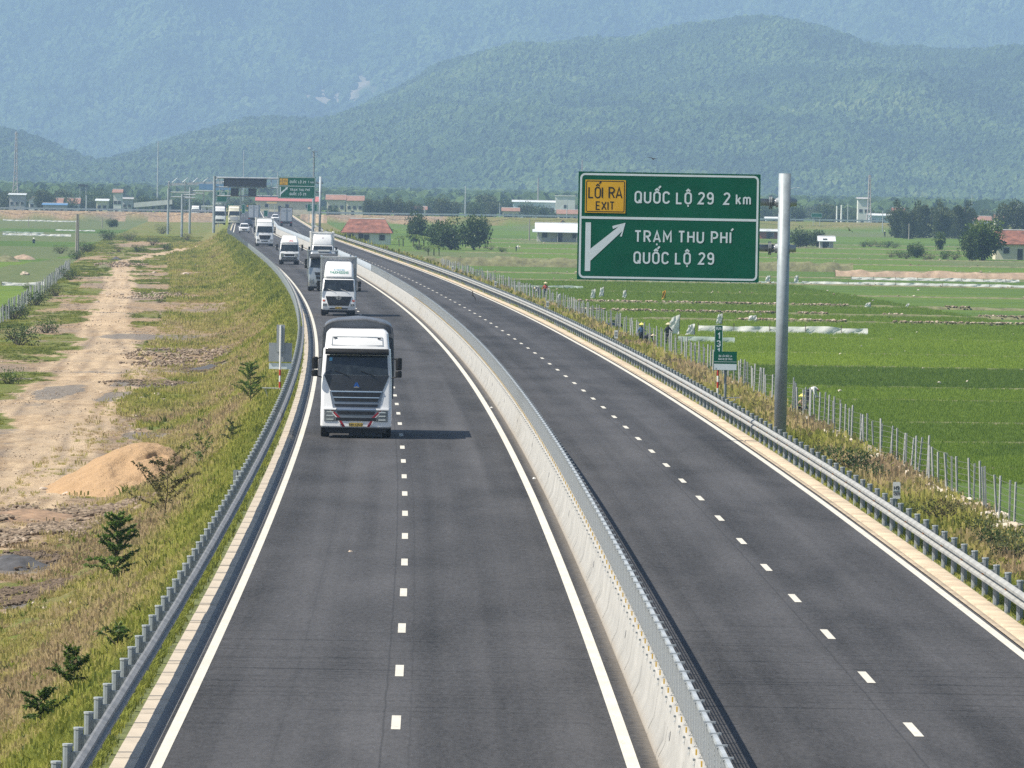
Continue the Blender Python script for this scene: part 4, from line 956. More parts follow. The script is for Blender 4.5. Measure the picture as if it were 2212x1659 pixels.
def wheel(parent, x, y, r, wd, rim_m):
    mb = MB(); n = 20; s = 1 if x > 0 else -1
    pr = [(-wd / 2, r * .6), (-wd / 2, r * .94), (-wd / 2 + .03, r), (wd / 2 - .03, r), (wd / 2, r * .94), (wd / 2, r * .6)]
    rows_ = [[(x + a, y + q * math.cos(2 * math.pi * k / n), r + q * math.sin(2 * math.pi * k / n)) for k in range(n)] for a, q in pr]
    mb.strip(rows_, rubber, closed=True); t = mb.build('wheel', parent, True); t.data.set_sharp_from_angle(angle=R(40))
    mb = MB(); xo = x + s * (wd / 2 - .04)
    rows_ = [[(xo + s * a, y + q * math.cos(2 * math.pi * k / n), r + q * math.sin(2 * math.pi * k / n)) for k in range(n)] for a, q in ((.0, r * .62), (-.05, r * .5), (-.05, r * .25), (.02, r * .2))]
    mb.strip(rows_, rim_m, closed=True); mb.add(rows_[-1], [tuple(range(n))], rim_m); mb.build('rim', t, True)
    mb = MB(); mb.tube([(x - s * .1, y, r), (x - s * .1, y, r)], .01, rubber, 3) if False else None
    return t
def mirror(parent, x, y, z0, z1, m=None, wd=.22):
    m = m or black_plastic; s = 1 if x > 0 else -1; mb = MB(); zc = z0 + (z1 - z0) * .36
    for a, b in ((z0, zc - .012), (zc + .012, z1)):
        rs = []
        for z, k in ((a, .8), (a + .03, 1), (b - .04, 1), (b, .8)):
            rs.append([(x + wd / 2 * k * math.cos(g), y + .07 * k * math.sin(g), z) for g in [2 * math.pi * i / 10 for i in range(10)]])
        mb.strip(rs, m, closed=True); mb.add(rs[0], [tuple(range(9, -1, -1))], m); mb.add(rs[-1], [tuple(range(10))], m)
    o = mb.build('mirror', parent, False)
    a = MB(); a.tube([(x - s * .02, y + .03, z1 - .08), (x - s * .22, y + .05, z1 - .02)], .022, m, 6); a.tube([(x - s * .02, y + .03, z0 + .03), (x - s * .25, y + .05, z0 - .03)], .022, m, 6); a.build('arm', o)
    return o
def plate(parent, z, y, s1, wd=.47, ht=.12, m=None):
    mb = MB(); m = m or mat('plate_yellow', (0.55, 0.38, 0.06), .5, 0, .1, 5); mb.box((0, y, z), (wd, .012, ht), m); o = mb.build('number_plate', parent)
    l = MB(); write(l, s1, 0, z - ht * .28, ht * .56, sign_black, .2, .26, 1.15, lambda a, b, c: (a, y - .0075 - c, b), 0, 'c'); l.build('lettering', o); return o
def truck(name, P, rz, label, S):
    t = empty(name, P, rz, label, 'truck', 'trucks coming towards the camera on the left carriageway')
    w_ = S['w'] / 2; pr = S['prof']; body = S.get('paint', white_paint); r = .13
    # cab
    rings = [(z, y, S.get('cab_len', 2.1), w_ * k, r if z < S['ws'][0] else .16) for z, y, k in S['rings']]
    cab = loft('cab', rings, body, t)
    prof_ = [(z, y) for z, y, k in S['rings']]
    hwz = lambda z: w_
    b, tt_, hb_, ht_ = S['ws']
    patch('windscreen', prof_, w_, [(b, -hb_, hb_), (b + .03, -hb_ - .0, hb_), ((b + tt_) / 2, -(hb_ + ht_) / 2, (hb_ + ht_) / 2), (tt_, -ht_, ht_)], glass, t, .015)
    # window pillars / side glass
    for s in (-1, 1):
        mb = MB(); kz = lambda z: np.interp(z, [q[0] for q in S['rings']], [q[2] for q in S['rings']]) * w_ + .006
        ya = fy(prof_, b, 0, w_) + .35; yb = S.get('cab_len', 2.1) - .7
        mb.add([(s * kz(b + .1), ya, b + .1), (s * kz(b + .1), yb, b + .1), (s * kz(tt_ - .03), yb, tt_ - .03), (s * kz(tt_ - .03), ya + .2, tt_ - .03)], [(0, 1, 2, 3) if s > 0 else (3, 2, 1, 0)], glass); mb.build('side_window', t)
        mirror(t, s * (w_ + S.get('mx', .2)), S.get('my', .15), S['mz'][0], S['mz'][1])
    # wipers
    for s in (-.55, .35):
        mb = MB(); zz = [b - .05, b + .02, b + .14]; xs_ = [s + .30, s + .12, s - .22]
        mb.tube([(x, fy(prof_, z, x, w_) - .035, z) for x, z in zip(xs_, zz)], .012, S.get('wiper', black_plastic), 5); mb.build('wiper', t)
    for q_, (z0, z1, a0, a1, mm) in enumerate(S.get('dark', [])):
        patch('front_panel' if 'panel' in mm.name else 'grille', prof_, w_, [(z0, -a0, a0), (z1, -a1, a1)], mm, t, .012 if 'panel' in mm.name else .022)
    for z0, z1, a0, a1 in S.get('bars', []):
        patch('grille_bar', prof_, w_, [(z0, -a0, a0), (z1, -a1, a1)], chrome, t, .03)
    for z0, z1, x0, x1 in S.get('lamps', []):
        for s in (-1, 1):
            a, c_ = (x0, x1) if s > 0 else (-x1, -x0)
            h_ = patch('headlight', prof_, w_, [(z0, a, c_), (z1, a, c_)], lamp_glass, t, .022, cols=3)
            for q in range(3):
                zc = z0 + (z1 - z0) * (q + .5) / 3; hh = (z1 - z0) * .05
                patch('lamp_strip', prof_, w_, [(zc - hh, a + .08, c_ - .08), (zc + hh, a + .08, c_ - .08)], chrome, h_, .03, cols=3)
    for (z0, z1, a, c_, mm, nm) in S.get('patches', []): patch(nm, prof_, w_, [(z0, a[0], c_[0]), (z1, a[1], c_[1])] , mm, t, .02, cols=3)
    z0 = S['rings'][0][0]
    # underside, steps, bumper lip
    mb = MB(); mb.box((0, 1.2, z0 - .06), (S['w'] * .86, 2.2, .22), dark_under); mb.box((0, 5.0, .78), (.9, S['len'] - 2.0, .28), dark_under)
    for s in (-1, 1): mb.box((s * w_ * .8, 2.6, .75), (.45, 1.1, .5), dark_under)
    mb.tube([(-.9, 1.35, .5), (.9, 1.35, .5)], .09, dark_under, 8); mb.box((-.35, .9, .42), (.5, .05, .06), silver); mb.build('chassis', t)
    wr = S.get('wr', .50)
    for y in S['axles']:
        for s in (-1, 1):
            wheel(t, s * (w_ - .16 - (.0 if y < 3 else .12)), y, wr, .30 if y < 3 else .52, silver if y < 3 else dark_under)
    if S.get('plate'): plate(t, S['plate'][1], fy(prof_, S['plate'][1], 0, w_) - .03, S['plate'][0])
    if 'defl' in S:
        d = S['defl']; dd = loft('roof_deflector', [(z, y, yb, k * w_, .22) for z, y, yb, k in d], S.get('defl_m', white_paint), t)
    if 'box' in S:
        bw, z0_, z1_, y0_, y1_, bm_ = S['box']; mb = MB(); mb.box((0, (y0_ + y1_) / 2, (z0_ + z1_) / 2), (bw, y1_ - y0_, z1_ - z0_), bm_); bx = mb.build('cargo_box', t)
        f = MB()
        for s in (-1, 1):
            f.box((s * bw / 2, y0_, (z0_ + z1_) / 2), (.09, .09, z1_ - z0_ + .02), S.get('trim', silver))
            y = y0_ + .6
            while y < y1_: f.box((s * (bw / 2 + .012), y, (z0_ + z1_) / 2), (.03, .06, z1_ - z0_ - .1), S.get('trim', silver)); y += .6
            f.box((s * bw / 2, (y0_ + y1_) / 2, z1_), (.1, y1_ - y0_, .1), S.get('trim', silver))
        f.box((0, y0_ - .01, z1_), (bw, .1, .1), S.get('trim', silver)); f.build('box_frame', bx)
        f = MB(); x = -bw / 2 + .15
        while x < bw / 2: f.box((x, y0_ - .012, (z0_ + z1_) / 2), (.05, .03, z1_ - z0_ - .15), S.get('trim', silver)); x += .3
        f.build('box_ribs', bx)
    return t, prof_, w_
grille_dark = mat('grille_black', (0.012, 0.013, 0.016), .4, 0, .3, 8); box_grey = mat('grey_box_panel', (0.40, 0.40, 0.42), .5, .2, .1, 1.5); box_white = mat('white_box_panel', (0.70, 0.70, 0.68), .5, 0, .06, 1)
hood_dark = mat('dark_bonnet_panel', (0.035, 0.038, 0.045), .3, .2, .15, 3); tarp_m = mat('grey_tarpaulin', (0.10, 0.11, 0.13), .42, 0, .3, 1.6)
stripe_red = mat('red_stripe', (0.32, 0.01, 0.02), .4, 0, .1, 3)
def place(x, y): P = onroad(x, y); return P, head(P.y)

# --- near truck
P, rz = place(766.5, 949.5); P.y += 1.2
S1 = dict(w=2.46, len=9.0, rings=[(.36, .02, .97), (.42, -.02, 1.0), (.98, .0, 1.0), (1.15, .05, .995), (2.16, .16, .99), (2.9, .40, .955), (3.06, .44, .95), (3.1, .46, .91), (3.62, .66, .87), (3.72, .78, .80), (3.76, .95, .74)],
    prof=None, ws=(2.19, 2.86, 1.09, 1.05), mz=(2.12, 2.80), mx=.22, my=.12, cab_len=2.3, axles=(1.45, 5.6, 6.95), wr=.52,
    dark=[(1.0, 1.62, .80, .93, mat('steel_blue_panel', (.19, .22, .26), .25, .4, .06, 2)), (.62, 1.0, .68, .72, mat('steel_blue_panel', (.3, .34, .39))), (1.64, 2.18, .90, 1.13, hood_dark), (1.43, 1.58, .80, .86, grille_dark), (1.27, 1.39, .74, .78, grille_dark), (1.09, 1.18, .72, .76, grille_dark), (.82, .94, .63, .66, grille_dark), (.60, .71, .76, .74, grille_dark)],
    bars=[(1.60, 1.63, .88, .90), (1.395, 1.425, .78, .80), (.99, 1.02, .66, .66)], lamps=[(.58, .97, .70, 1.10)], plate=('93H-425.01', .475))
t1, pf, hw_ = truck('cargo_truck', P, rz, 'near white cab truck with dark hood panel and grey tarpaulin, first in the line', S1)
for s in (-1, 1):
    patch('lamp_brow', pf, hw_, [(.985, min(s * .70, s * 1.12), max(s * .70, s * 1.12)), (1.04, min(s * .68, s * 1.13), max(s * .68, s * 1.13))], white_paint, t1, .05, cols=3)
    for z0_, z1_, xa, xb in ((.72, .96, .54, .80), (.37, .60, .36, .50)):
        a, b_ = (xa, xb); lo = sorted((s * a, s * (a + .10))); hi = sorted((s * b_, s * (b_ + .07)))
        patch('red_stripe', pf, hw_, [(z0_, *lo), (z1_, *hi)], stripe_red, t1, .026, cols=2)
        lo = sorted((s * (a + .11), s * (a + .15))); hi = sorted((s * (b_ + .085), s * (b_ + .12)))
        patch('white_stripe', pf, hw_, [(z0_, *lo), (z1_, *hi)], white_flat, t1, .026, cols=2)
patch('bumper_lip', pf, hw_, [(.36, -1.17, 1.17), (.40, -1.19, 1.19)], grey_paint, t1, .03)
vz = MB()   # sun visor
rows_ = [[(x, fy(pf, z, x, hw_) - o_, z) for x in np.linspace(-1.10, 1.10, 9)] for z, o_ in ((2.88, .05), (2.90, .22), (3.06, .14), (3.09, .02))]
vz.strip(rows_, black_plastic); vz.build('sun_visor', t1, True)
bl_ = mat('emblem_blue', (.02, .12, .45), .3, .3, .1, 5)
e = MB(); yy = fy(pf, 1.85, 0, hw_) - .05
e.add([(0, yy, 1.93), (-.03, yy, 1.93), (-.105, yy, 1.77), (-.01, yy, 1.80)], [(0, 1, 2, 3)], bl_); e.add([(0.005, yy, 1.93), (.03, yy, 1.93), (.105, yy, 1.77), (.01, yy, 1.80)], [(3, 2, 1, 0)], bl_); e.add([(-.11, yy + .003, 1.75), (.11, yy + .003, 1.75), (.04, yy + .003, 1.79), (-.04, yy + .003, 1.79)], [(0, 1, 2, 3)], chrome)
e.build('emblem', t1)
e = MB()
for q in ((3.22, 3.5, .90, .86),):
    for a, b_ in (((q[0], -q[2]), (q[0], q[2])), ((q[1], -q[3]), (q[1], q[3]))):
        e.tube([(x, fy(pf, a[0], x, hw_) - .004, a[0] - (.03 * math.cos(x * 1.6) if a[0] < 3.3 else 0)) for x in np.linspace(a[1], b_[1], 8)], .008, grey_paint, 4)
    for s in (-1, 1): e.tube([(s * .88, fy(pf, 3.22, .88, hw_) - .004, 3.22), (s * .86, fy(pf, 3.5, .86, hw_) - .004, 3.5)], .008, grey_paint, 4); e.box((s * .76, fy(pf, 3.46, .76, hw_) - .012, 3.45), (.12, .02, .03), black_plastic)
e.build('roof_panel_seam', t1)
e = MB(); e.box((-.9, fy(pf, 2.72, .9, hw_) - .03, 2.72), (.1, .01, .12), mat('sticker_blue', (.1, .35, .6), .5)); e.build('sticker', t1)
tp = MB(); nn = 17; rs = []                            # tarpaulin over hoops
for j, y in enumerate(np.linspace(2.35, 9.2, 15)):
    row = []; sag = 0.05 * (j % 2)
    for k in range(nn):
        g = math.pi * k / (nn - 1); x = -math.cos(g); hgt_ = 3.60 + (.46 - sag) * math.sin(g) ** 0.7; row.append((x * (1.22 - .03 * sag), y, hgt_ + .012 * math.sin(7 * x + j)))
    bl_x = [1.27 + .05 * math.sin(j * 1.9), 1.24 + .03 * math.sin(j * 2.7), 1.25]
    row = [(-bl_x[2], y, 1.3), (-bl_x[0], y, 2.3), (-bl_x[1], y, 3.2)] + row + [(bl_x[1], y, 3.2), (bl_x[0], y, 2.3), (bl_x[2], y, 1.3)]
    rs.append(row)
tp.strip(rs, tarp_m); tp.add(rs[0], [tuple(range(len(rs[0])))], tarp_m); tp.add(rs[-1], [tuple(range(len(rs[0]) - 1, -1, -1))], tarp_m)
tp.tube([(p[0], p[1] - .03, p[2] + .01) for p in rs[0]], .035, tarp_m, 6); o = tp.build('tarpaulin', t1, True); o.data.set_sharp_from_angle(angle=R(40))

def std_rings(k=0.0): return [(.42, .03, .96), (.48, 0, 1.0), (.95, .0, 1.0), (1.05, .03, .99), (1.62, .08, .985), (2.48, .33, .93), (2.56, .42, .90), (2.60, .6, .84)]
# --- white truck with grey box (second)
P, rz = place(731, 683.0)
S2_ = dict(w=2.34, len=9.2, rings=std_rings(), ws=(1.72, 2.50, 1.04, .99), prof=None, mz=(1.75, 2.42), mx=.24, my=.1, cab_len=2.0, axles=(1.3, 6.4, 7.7), wr=.5,
    dark=[(.72, 1.36, .70, .90, grille_dark), (.47, .56, .62, .62, mat('bumper_slot', (.015, .015, .018), .6))], lamps=[(.70, .86, .82, 1.08)], plate=('61C-482.16', .57), wiper=white_flat,
    box=(2.4, 1.1, 4.02, 2.3, 9.2, box_grey), defl=[(2.62, .42, 2.1, .86), (2.72, .40, 2.1, .87), (3.15, .60, 2.15, .84), (3.60, .95, 2.2, .78), (3.74, 1.25, 2.2, .70)])
t2, pf2, hw2 = truck('cargo_truck', P, rz, 'white truck with round roof deflector and grey box directly behind the near truck', S2_)
def badge_text(t, s_, z, h_, m, prf, hw__, yfn, name='lettering', x=0.0, st=.16, wx=1.1):
    l = MB(); write(l, s_, x, z, h_, m, st, .2, wx, lambda a, b, c: (a, yfn(b, a) - .012 - c, b), 0, 'c'); return l.build(name, t)
dpr = [(2.62, .42), (2.72, .40), (3.15, .60), (3.60, .95), (3.74, 1.25)]
dy = lambda z, x: fy(dpr, z, x, 1.0)
green_print = mat('green_print', (.05, .30, .20), .5); blue_print = mat('blue_print', (.10, .35, .50), .5); red_print = mat('red_print', (.5, .03, .04), .5)
badge_text(t2, 'THUONGDONG', 2.93, .15, green_print, None, None, dy, wx=1.25); badge_text(t2, 'XE THANH BUU', 3.14, .085, blue_print, None, None, dy)
def oval_emblem(t, prf, hw__, z, r=.17):
    e = MB(); n = 20; yy = fy(prf, z, 0, hw__) - .04
    rows_ = [[(r * k * 1.1 * math.cos(2 * math.pi * i / n), yy, z + r * k * .8 * math.sin(2 * math.pi * i / n)) for i in range(n)] for k in (1, .78)]; e.strip(rows_, chrome, closed=True)
    e.box((0, yy, z), (r * 1.5, .012, .028), chrome); 
    for s in (-1, 1): e.box((s * r * .42, yy - .002, z), (.035, .012, r * 1.15), chrome)
    return e.build('emblem', t)
oval_emblem(t2, pf2, hw2, 1.27)
for s in (-1, 1): patch('indicator', pf2, hw2, [(1.0, min(s * .95, s * 1.10), max(s * .95, s * 1.10)), (1.12, min(s * .93, s * 1.12), max(s * .93, s * 1.12))], orange_refl if False else mat('indicator_red', (.45, .10, .05), .3), t2, .02, cols=2)

# --- third: grey tractor half hidden behind the second
P, rz = place(697, 629.5)
S3 = dict(w=2.45, len=8, rings=[(.40, .02, .97), (.48, 0, 1.0), (1.0, 0, 1.0), (2.0, .12, .99), (2.82, .38, .95), (2.95, .45, .93), (3.3, .7, .86), (3.38, .95, .8)], prof=None, ws=(2.02, 2.76, 1.06, 1.02), mz=(1.95, 2.75), mx=.24, my=.1,
    paint=silver, axles=(1.4, 5.2, 6.5), dark=[(1.35, 1.62, .62, .72, grille_dark), (1.02, 1.28, .55, .60, grille_dark), (.62, .72, .6, .6, grille_dark)], lamps=[(.72, 1.05, .78, 1.12)], box=(2.5, 1.2, 3.42, 2.4, 8.5, box_grey))
t3, pf3, hw3 = truck('cargo_truck', P, rz, 'grey truck with dark visor and four roof lamps, half hidden by the grey box truck', S3)
vz = MB(); rows_ = [[(x, fy(pf3, z, x, hw3) - o_, z) for x in np.linspace(-1.14, 1.14, 9)] for z, o_ in ((2.78, .06), (2.82, .32), (3.10, .22), (3.2, .04))]
vz.strip(rows_, mat('smoked_visor', (.07, .075, .08), .3)); vz.build('sun_visor', t3, True)
for i in range(4):
    e = MB(); e.box((-.06 + .19 * i, fy(pf3, 3.1, 0, hw3) - .30, 3.06), (.1, .05, .07), chrome); e.build('roof_lamp', t3)
e = MB(); e.box((0.05, .8, 3.46), (1.0, .3, .12), white_flat); e.tube([(-.3, .8, 3.3), (-.3, .8, 3.44)], .03, galv, 5); e.tube([(.4, .8, 3.3), (.4, .8, 3.44)], .03, galv, 5); e.build('roof_board', t3)

# --- fourth: white box truck beside the barrier
P, rz = place(696.5, 582)
S4 = dict(S2_); S4.update(w=2.4, box=(2.45, 1.1, 3.95, 2.2, 9.5, box_white), plate=None, wiper=black_plastic, defl=[(2.60, .42, 2.0, .86), (2.7, .42, 2.0, .90), (3.3, .62, 2.1, .86), (3.72, .9, 2.1, .80)], trim=box_white)
t4, pf4, hw4 = truck('cargo_truck', P, rz, 'white box truck with white deflector seen above the grey truck beside the barrier', S4)
badge_text(t4, 'HH', 3.3, .12, mat('mauve_print', (.3, .2, .3), .5), None, None, lambda z, x: fy([(2.6, .42), (2.7, .42), (3.3, .62), (3.72, .9)], z, x, 1.0))
oval_emblem(t4, pf4, hw4, 1.27)

# --- fifth: white tractor with red lettering, in the left lane
P, rz = place(625, 572.0)
S5 = dict(w=2.2, len=7.2, rings=[(.52, .03, .96), (.58, 0, 1.0), (1.35, .0, 1.0), (1.45, .05, .99), (2.28, .30, .92), (2.36, .42, .88)], prof=None, ws=(1.52, 2.28, .97, .93), mz=(1.6, 2.3), mx=.32, my=.1, cab_len=1.9, axles=(1.3, 5.4), wr=.46,
    dark=[(.98, 1.22, .52, .62, grille_dark), (.70, .86, .85, .85, grille_dark), (.54, .66, .95, .95, mat('grey_bumper', (.1, .1, .105), .6))], lamps=[(.92, 1.28, .66, .98)], wiper=black_plastic,
    defl=[(2.38, .32, 1.9, .93), (2.55, .32, 1.9, .90), (3.15, .85, 1.9, .72), (3.25, 1.1, 1.9, .66)])
t5, pf5, hw5 = truck('cargo_truck', P, rz, 'white truck with red JAC lettering on its roof deflector, in the left lane', S5)
badge_text(t5, 'JAC', 2.62, .17, red_print, None, None, lambda z, x: fy([(2.38, .32), (2.55, .32), (3.15, .85)], z, x, .98), x=.15, st=.24, wx=1.6)

# --- sixth: tall white box tractor
P, rz = place(571.5, 532.0)
S6 = dict(w=2.45, len=10, rings=[(.40, .02, .97), (.48, 0, 1.0), (1.0, 0, 1.0), (1.95, .12, .99), (2.85, .38, .95), (2.95, .42, .93), (3.3, .55, .90), (3.42, .8, .82)], prof=None, ws=(1.96, 2.86, 1.10, 1.04), mz=(1.95, 2.8), mx=.22, my=.1, wiper=black_plastic,
    axles=(1.4, 6.6, 8.0), dark=[(.98, 1.58, .66, .86, grille_dark), (.66, .80, .5, .5, grille_dark)], lamps=[(.78, 1.0, .78, 1.12)], box=(2.5, 1.1, 3.98, 2.4, 10.5, box_white), trim=box_white, defl=[(3.36, .6, 2.3, .88), (3.45, .6, 2.3, .9), (3.85, 1.2, 2.3, .86)])
t6, _, _ = truck('cargo_truck', P, rz, 'tall white truck with black grille and white box, in the right lane behind JAC truck', S6)

# --- far trucks
P, rz = place(474.5, 485.8)
S9 = dict(S6); S9.update(box=(2.5, 1.1, 4.0, 2.4, 10.5, tarp_m), trim=tarp_m, dark=[(.75, 1.2, .7, .9, grille_dark)])
truck('cargo_truck', P, rz, 'distant white cab truck with dark cargo cover just right of the gantry post', S9)
P, rz = place(505.5, 485.3)
cream = mat('cream_paint', (.70, .67, .55), .4, 0, .05, 2)
S10 = dict(S6); S10.update(box=(2.5, 1.1, 4.0, 2.4, 10.5, cream), trim=cream, dark=[(.9, 1.7, .8, .9, mat('silver_grille', (.35, .36, .37), .4))], paint=cream, defl_m=cream)
truck('cargo_truck', P, rz, 'distant cream coloured box truck with silver grille between the white car and gantry post', S10)
P = atZ(422, 457, 2150); P.z = gz(P.x, 2150) + .2
S11 = dict(S6); S11.update(box=(2.5, 1.1, 3.9, 2.4, 9, tarp_m), trim=tarp_m)
truck('cargo_truck', P, 0, 'faint far truck with white cab among the toll gantries', S11)

def rear_truck(P, rz, label, zt=3.9, body=box_white, door=mat('pale_door', (.45, .48, .52), .5, .1, .06, 2), beacon=False):
    t = empty('box_truck', P, rz, label, 'truck'); mb = MB(); mb.box((0, 5, (1.05 + zt) / 2), (2.45, 8.5, zt - 1.05), body); bx = mb.build('cargo_box', t)
    for s in (-1, 1):
        mb = MB(); mb.box((s * .59, .73, (1.1 + zt) / 2), (1.1, .04, zt - 1.25), door); d_ = mb.build('rear_door', bx)
        mb = MB(); mb.tube([(s * .12, .69, 1.25), (s * .12, .69, zt - .15)], .02, galv_dark, 5); mb.box((s * .6, .70, zt - .6), (.45, .01, .3), grey_paint); mb.build('lock_bar', d_)
        mb = MB(); mb.box((s * 1.0, .72, .85), (.3, .05, .14), red_paint); mb.build('tail_light', t)
        for y in (1.8, 3.1, 8.3): wheel(t, s * .98, y, .5, .5, dark_under)
    mb = MB(); mb.box((0, .8, .78), (2.3, .2, .5), dark_under); mb.box((0, 5, .85), (.9, 8, .3), dark_under); mb.build('chassis', t)
    mb = MB(); mb.box((0, 9.9, 1.9), (2.35, 1.7, 2.4), body); mb.build('cab', t)
    f = MB()
    for s in (-1, 1): f.box((s * 1.2, .74, (1.05 + zt) / 2), (.08, .06, zt - 1.0), black_plastic)
    f.box((0, .74, zt - .02), (2.45, .06, .1), black_plastic); f.build('door_frame', bx)
    if beacon: f = MB(); f.box((0, 1.2, zt + .22), (2.2, .3, .42), orange_refl); f.build('roof_rail', bx)
    return t
P, rz = place(618.5, 489); rear_truck(P, rz, 'white box truck seen from behind with two pale rear doors on the right carriageway')
P = atZ(547, 486, 1640); P.z = float(Zr(1640)); rear_truck(P, 0, 'faint distant grey box truck seen from behind under an orange sign', 4.0, mat('grey_door', (.5, .5, .52), .6))

def car(P, rz, label, paint, name='car', suv=True, back=False):
    t = empty(name, P, rz, label, 'car'); k = 1.0 if suv else .86; c0 = .06
    body = loft('body', [(.28, .12, 4.45, .86, .2), (.45, 0, 4.55, .92, .25), (.80 * k, .02, 4.58, .93, .25), (.98 * k, .18, 4.55, .90, .25), (1.06 * k, .75, 4.5, .84, .2)], paint, t, .2)
    pr = [(1.05 * k, 1.05), (1.55 * k, 1.75), (1.68 * k, 2.1)]
    roof = loft('cabin', [(1.04 * k, 1.0, 4.4, .82, .15), (1.55 * k, 1.72, 4.15, .66, .15), (1.68 * k, 2.05, 3.95, .60, .15), (1.72 * k, 2.4, 3.6, .5, .1)], paint, t, .12)
    patch('windscreen', [(1.04 * k, 1.0), (1.55 * k, 1.72)], .82, [(1.08 * k, -.74, .74), (1.56 * k, -.60, .60)], glass, t, .02, curv=.12)
    for s in (-1, 1):
        mb = MB(); mb.add([(s * .815, 1.5, 1.09 * k), (s * .815, 4.1, 1.09 * k), (s * .675, 3.9, 1.53 * k), (s * .675, 2.1, 1.53 * k)], [(0, 1, 2, 3) if s > 0 else (3, 2, 1, 0)], glass); mb.build('side_window', t)
        mb = MB(); mb.box((s * 1.0, 1.35, 1.10 * k), (.2, .12, .14), paint); mb.build('mirror', t)
        bp = [(.28, .12), (.45, 0), (.80 * k, .02), (.98 * k, .18)]
        patch('headlight', bp, .92, [(.72 * k, min(s * .55, s * .86), max(s * .55, s * .86)), (.84 * k, min(s * .5, s * .88), max(s * .5, s * .88))], lamp_glass, t, .03, curv=.2, cols=3)
        for y in (.95, 3.65): wheel(t, s * .80, y, .36 * (1 if suv else .92), .24, silver)
    patch('grille', bp, .92, [(.58 * k, -.42, .42), (.82 * k, -.48, .48)], grille_dark, t, .03, curv=.2); patch('lower_intake', bp, .92, [(.34, -.55, .55), (.44, -.6, .6)], grille_dark, t, .03, curv=.2)
    mb = MB(); mb.box((0, 2.3, .3), (1.6, 4.0, .12), dark_under); mb.build('underbody', t); plate(t, .5, -.04, '79A-318', .47, .11, white_flat)
    return t
P, rz = place(527.5, 503.5); car(P, rz, 'white suv with black grille and dark windscreen driving in the left lane', white_paint)
P, rz = place(536, 490.5); car(P, rz, 'dark blue car behind the white suv', mat('dark_blue_paint', (.03, .035, .05), .3, .3, .05, 1, coat=.5), suv=False)
P, rz = place(594.5, 478.5); car(P, rz, 'white car roof glimpsed behind the median fence beyond the tall white truck', white_paint)
# ================================================================== VEGETATION
def samp(A, U, Z):
    i = np.clip(np.searchsorted(rows, Z), 0, len(rows) - 1); j = np.clip(np.searchsorted(cols, U), 0, len(cols) - 1); return A[i, j]
def tuft(name, mtl, seed, n, hgt, spread, wd, lean, heads=False):
    rg = random.Random(seed); mb = MB()
    for i in range(n):
        a = rg.uniform(0, 6.28); r_ = spread * math.sqrt(rg.random()); x, y = r_ * math.cos(a), r_ * math.sin(a); hh = hgt * rg.uniform(.55, 1.1); l = lean * rg.uniform(.2, 1.2) * hh
        d = rg.uniform(0, 6.28); dx, dy = math.cos(d), math.sin(d); w_ = wd * rg.uniform(.7, 1.3); g = rg.uniform(0, 3.14); px, py = math.cos(g) * w_, math.sin(g) * w_
        m1 = (x + dx * l * .35, y + dy * l * .35, hh * .6); tp = (x + dx * l, y + dy * l, hh)
        mb.add([(x - px, y - py, -.03), (x + px, y + py, -.03), (m1[0] + px * .8, m1[1] + py * .8, m1[2]), (m1[0] - px * .8, m1[1] - py * .8, m1[2]), tp], [(0, 1, 2, 3), (3, 2, 4)], mtl)
        if heads and i % 3 == 0: mb.add([(tp[0] - .02, tp[1], tp[2] - .1), (tp[0] + .02, tp[1], tp[2] - .1), (tp[0] + .02, tp[1], tp[2] + .06), (tp[0] - .02, tp[1], tp[2] + .06)], [(0, 1, 2, 3)], mtl)
    return proto(name, mb.mesh(name))
grass_m = leafmat('grass_blades', [(0.075, 0.10, 0.028), (0.17, 0.205, 0.04), (0.31, 0.325, 0.06), (0.43, 0.38, 0.13), (0.46, 0.36, 0.20), (0.33, 0.24, 0.15)], 0.35, 0.75)
tufts = [tuft('tuft_a', grass_m, 1, 18, .17, .17, .010, .9), tuft('tuft_b', grass_m, 2, 22, .13, .20, .012, 1.3), tuft('tuft_c', grass_m, 3, 12, .27, .14, .007, .7, True), tuft('tuft_d', grass_m, 4, 22, .10, .22, .013, 1.4)]
rs = np.random.RandomState(11)
def zlaw(n, z0, z1, p=1.0):
    t = rs.uniform(0, 1, n)
    if abs(p - 1) < 1e-6: return z0 * (z1 / z0) ** t
    return (z0 ** (1 - p) + t * (z1 ** (1 - p) - z0 ** (1 - p))) ** (1 / (1 - p))
def grow(name, n, u0, u1, z0, z1, size, tintf, keep=None, protos=tufts, p=1.3, upow=1.0, grow_far=0.6):
    Z = zlaw(n, z0, z1, p); U = u0 + (u1 - u0) * rs.uniform(0, 1, n) ** upow; X = Cx(Z) + U
    xi = X / Z * FPX + CX; k = (xi > -60) & (xi < 2290)
    if keep is not None: k &= keep(U, Z, X)
    U, Z, X = U[k], Z[k], X[k]; H_ = ground_z(X, Z)
    s = size * rs.uniform(.6, 1.35, len(Z)) * (Z / 200.0) ** grow_far
    return scatter(name, np.stack([X, Z, H_], -1), s, rs.uniform(0, 6.28, len(Z)), np.clip(tintf(U, Z, X) + rs.uniform(-.10, .10, len(Z)), 0, 1), protos)
def tint_bank(U, Z, X):
    d = samp(dry, U, Z); top = sstep(-7.6, -6.0, U); n = fbm(X * .5, Z * .22, 91); big_ = fbm(X * .15, Z * .05, 95)
    near_ = sstep(420, 250, Z); far_ = sstep(500, 800, Z); return np.clip(.54 - .10 * far_ + .08 * sstep(260, 180, Z) + .30 * (d - .35) + .55 * (n - .5) + .55 * (big_ - .5) - .07 * top + .10 * near_ * (1 - top) + .02 * far_ * top, .06, .88)
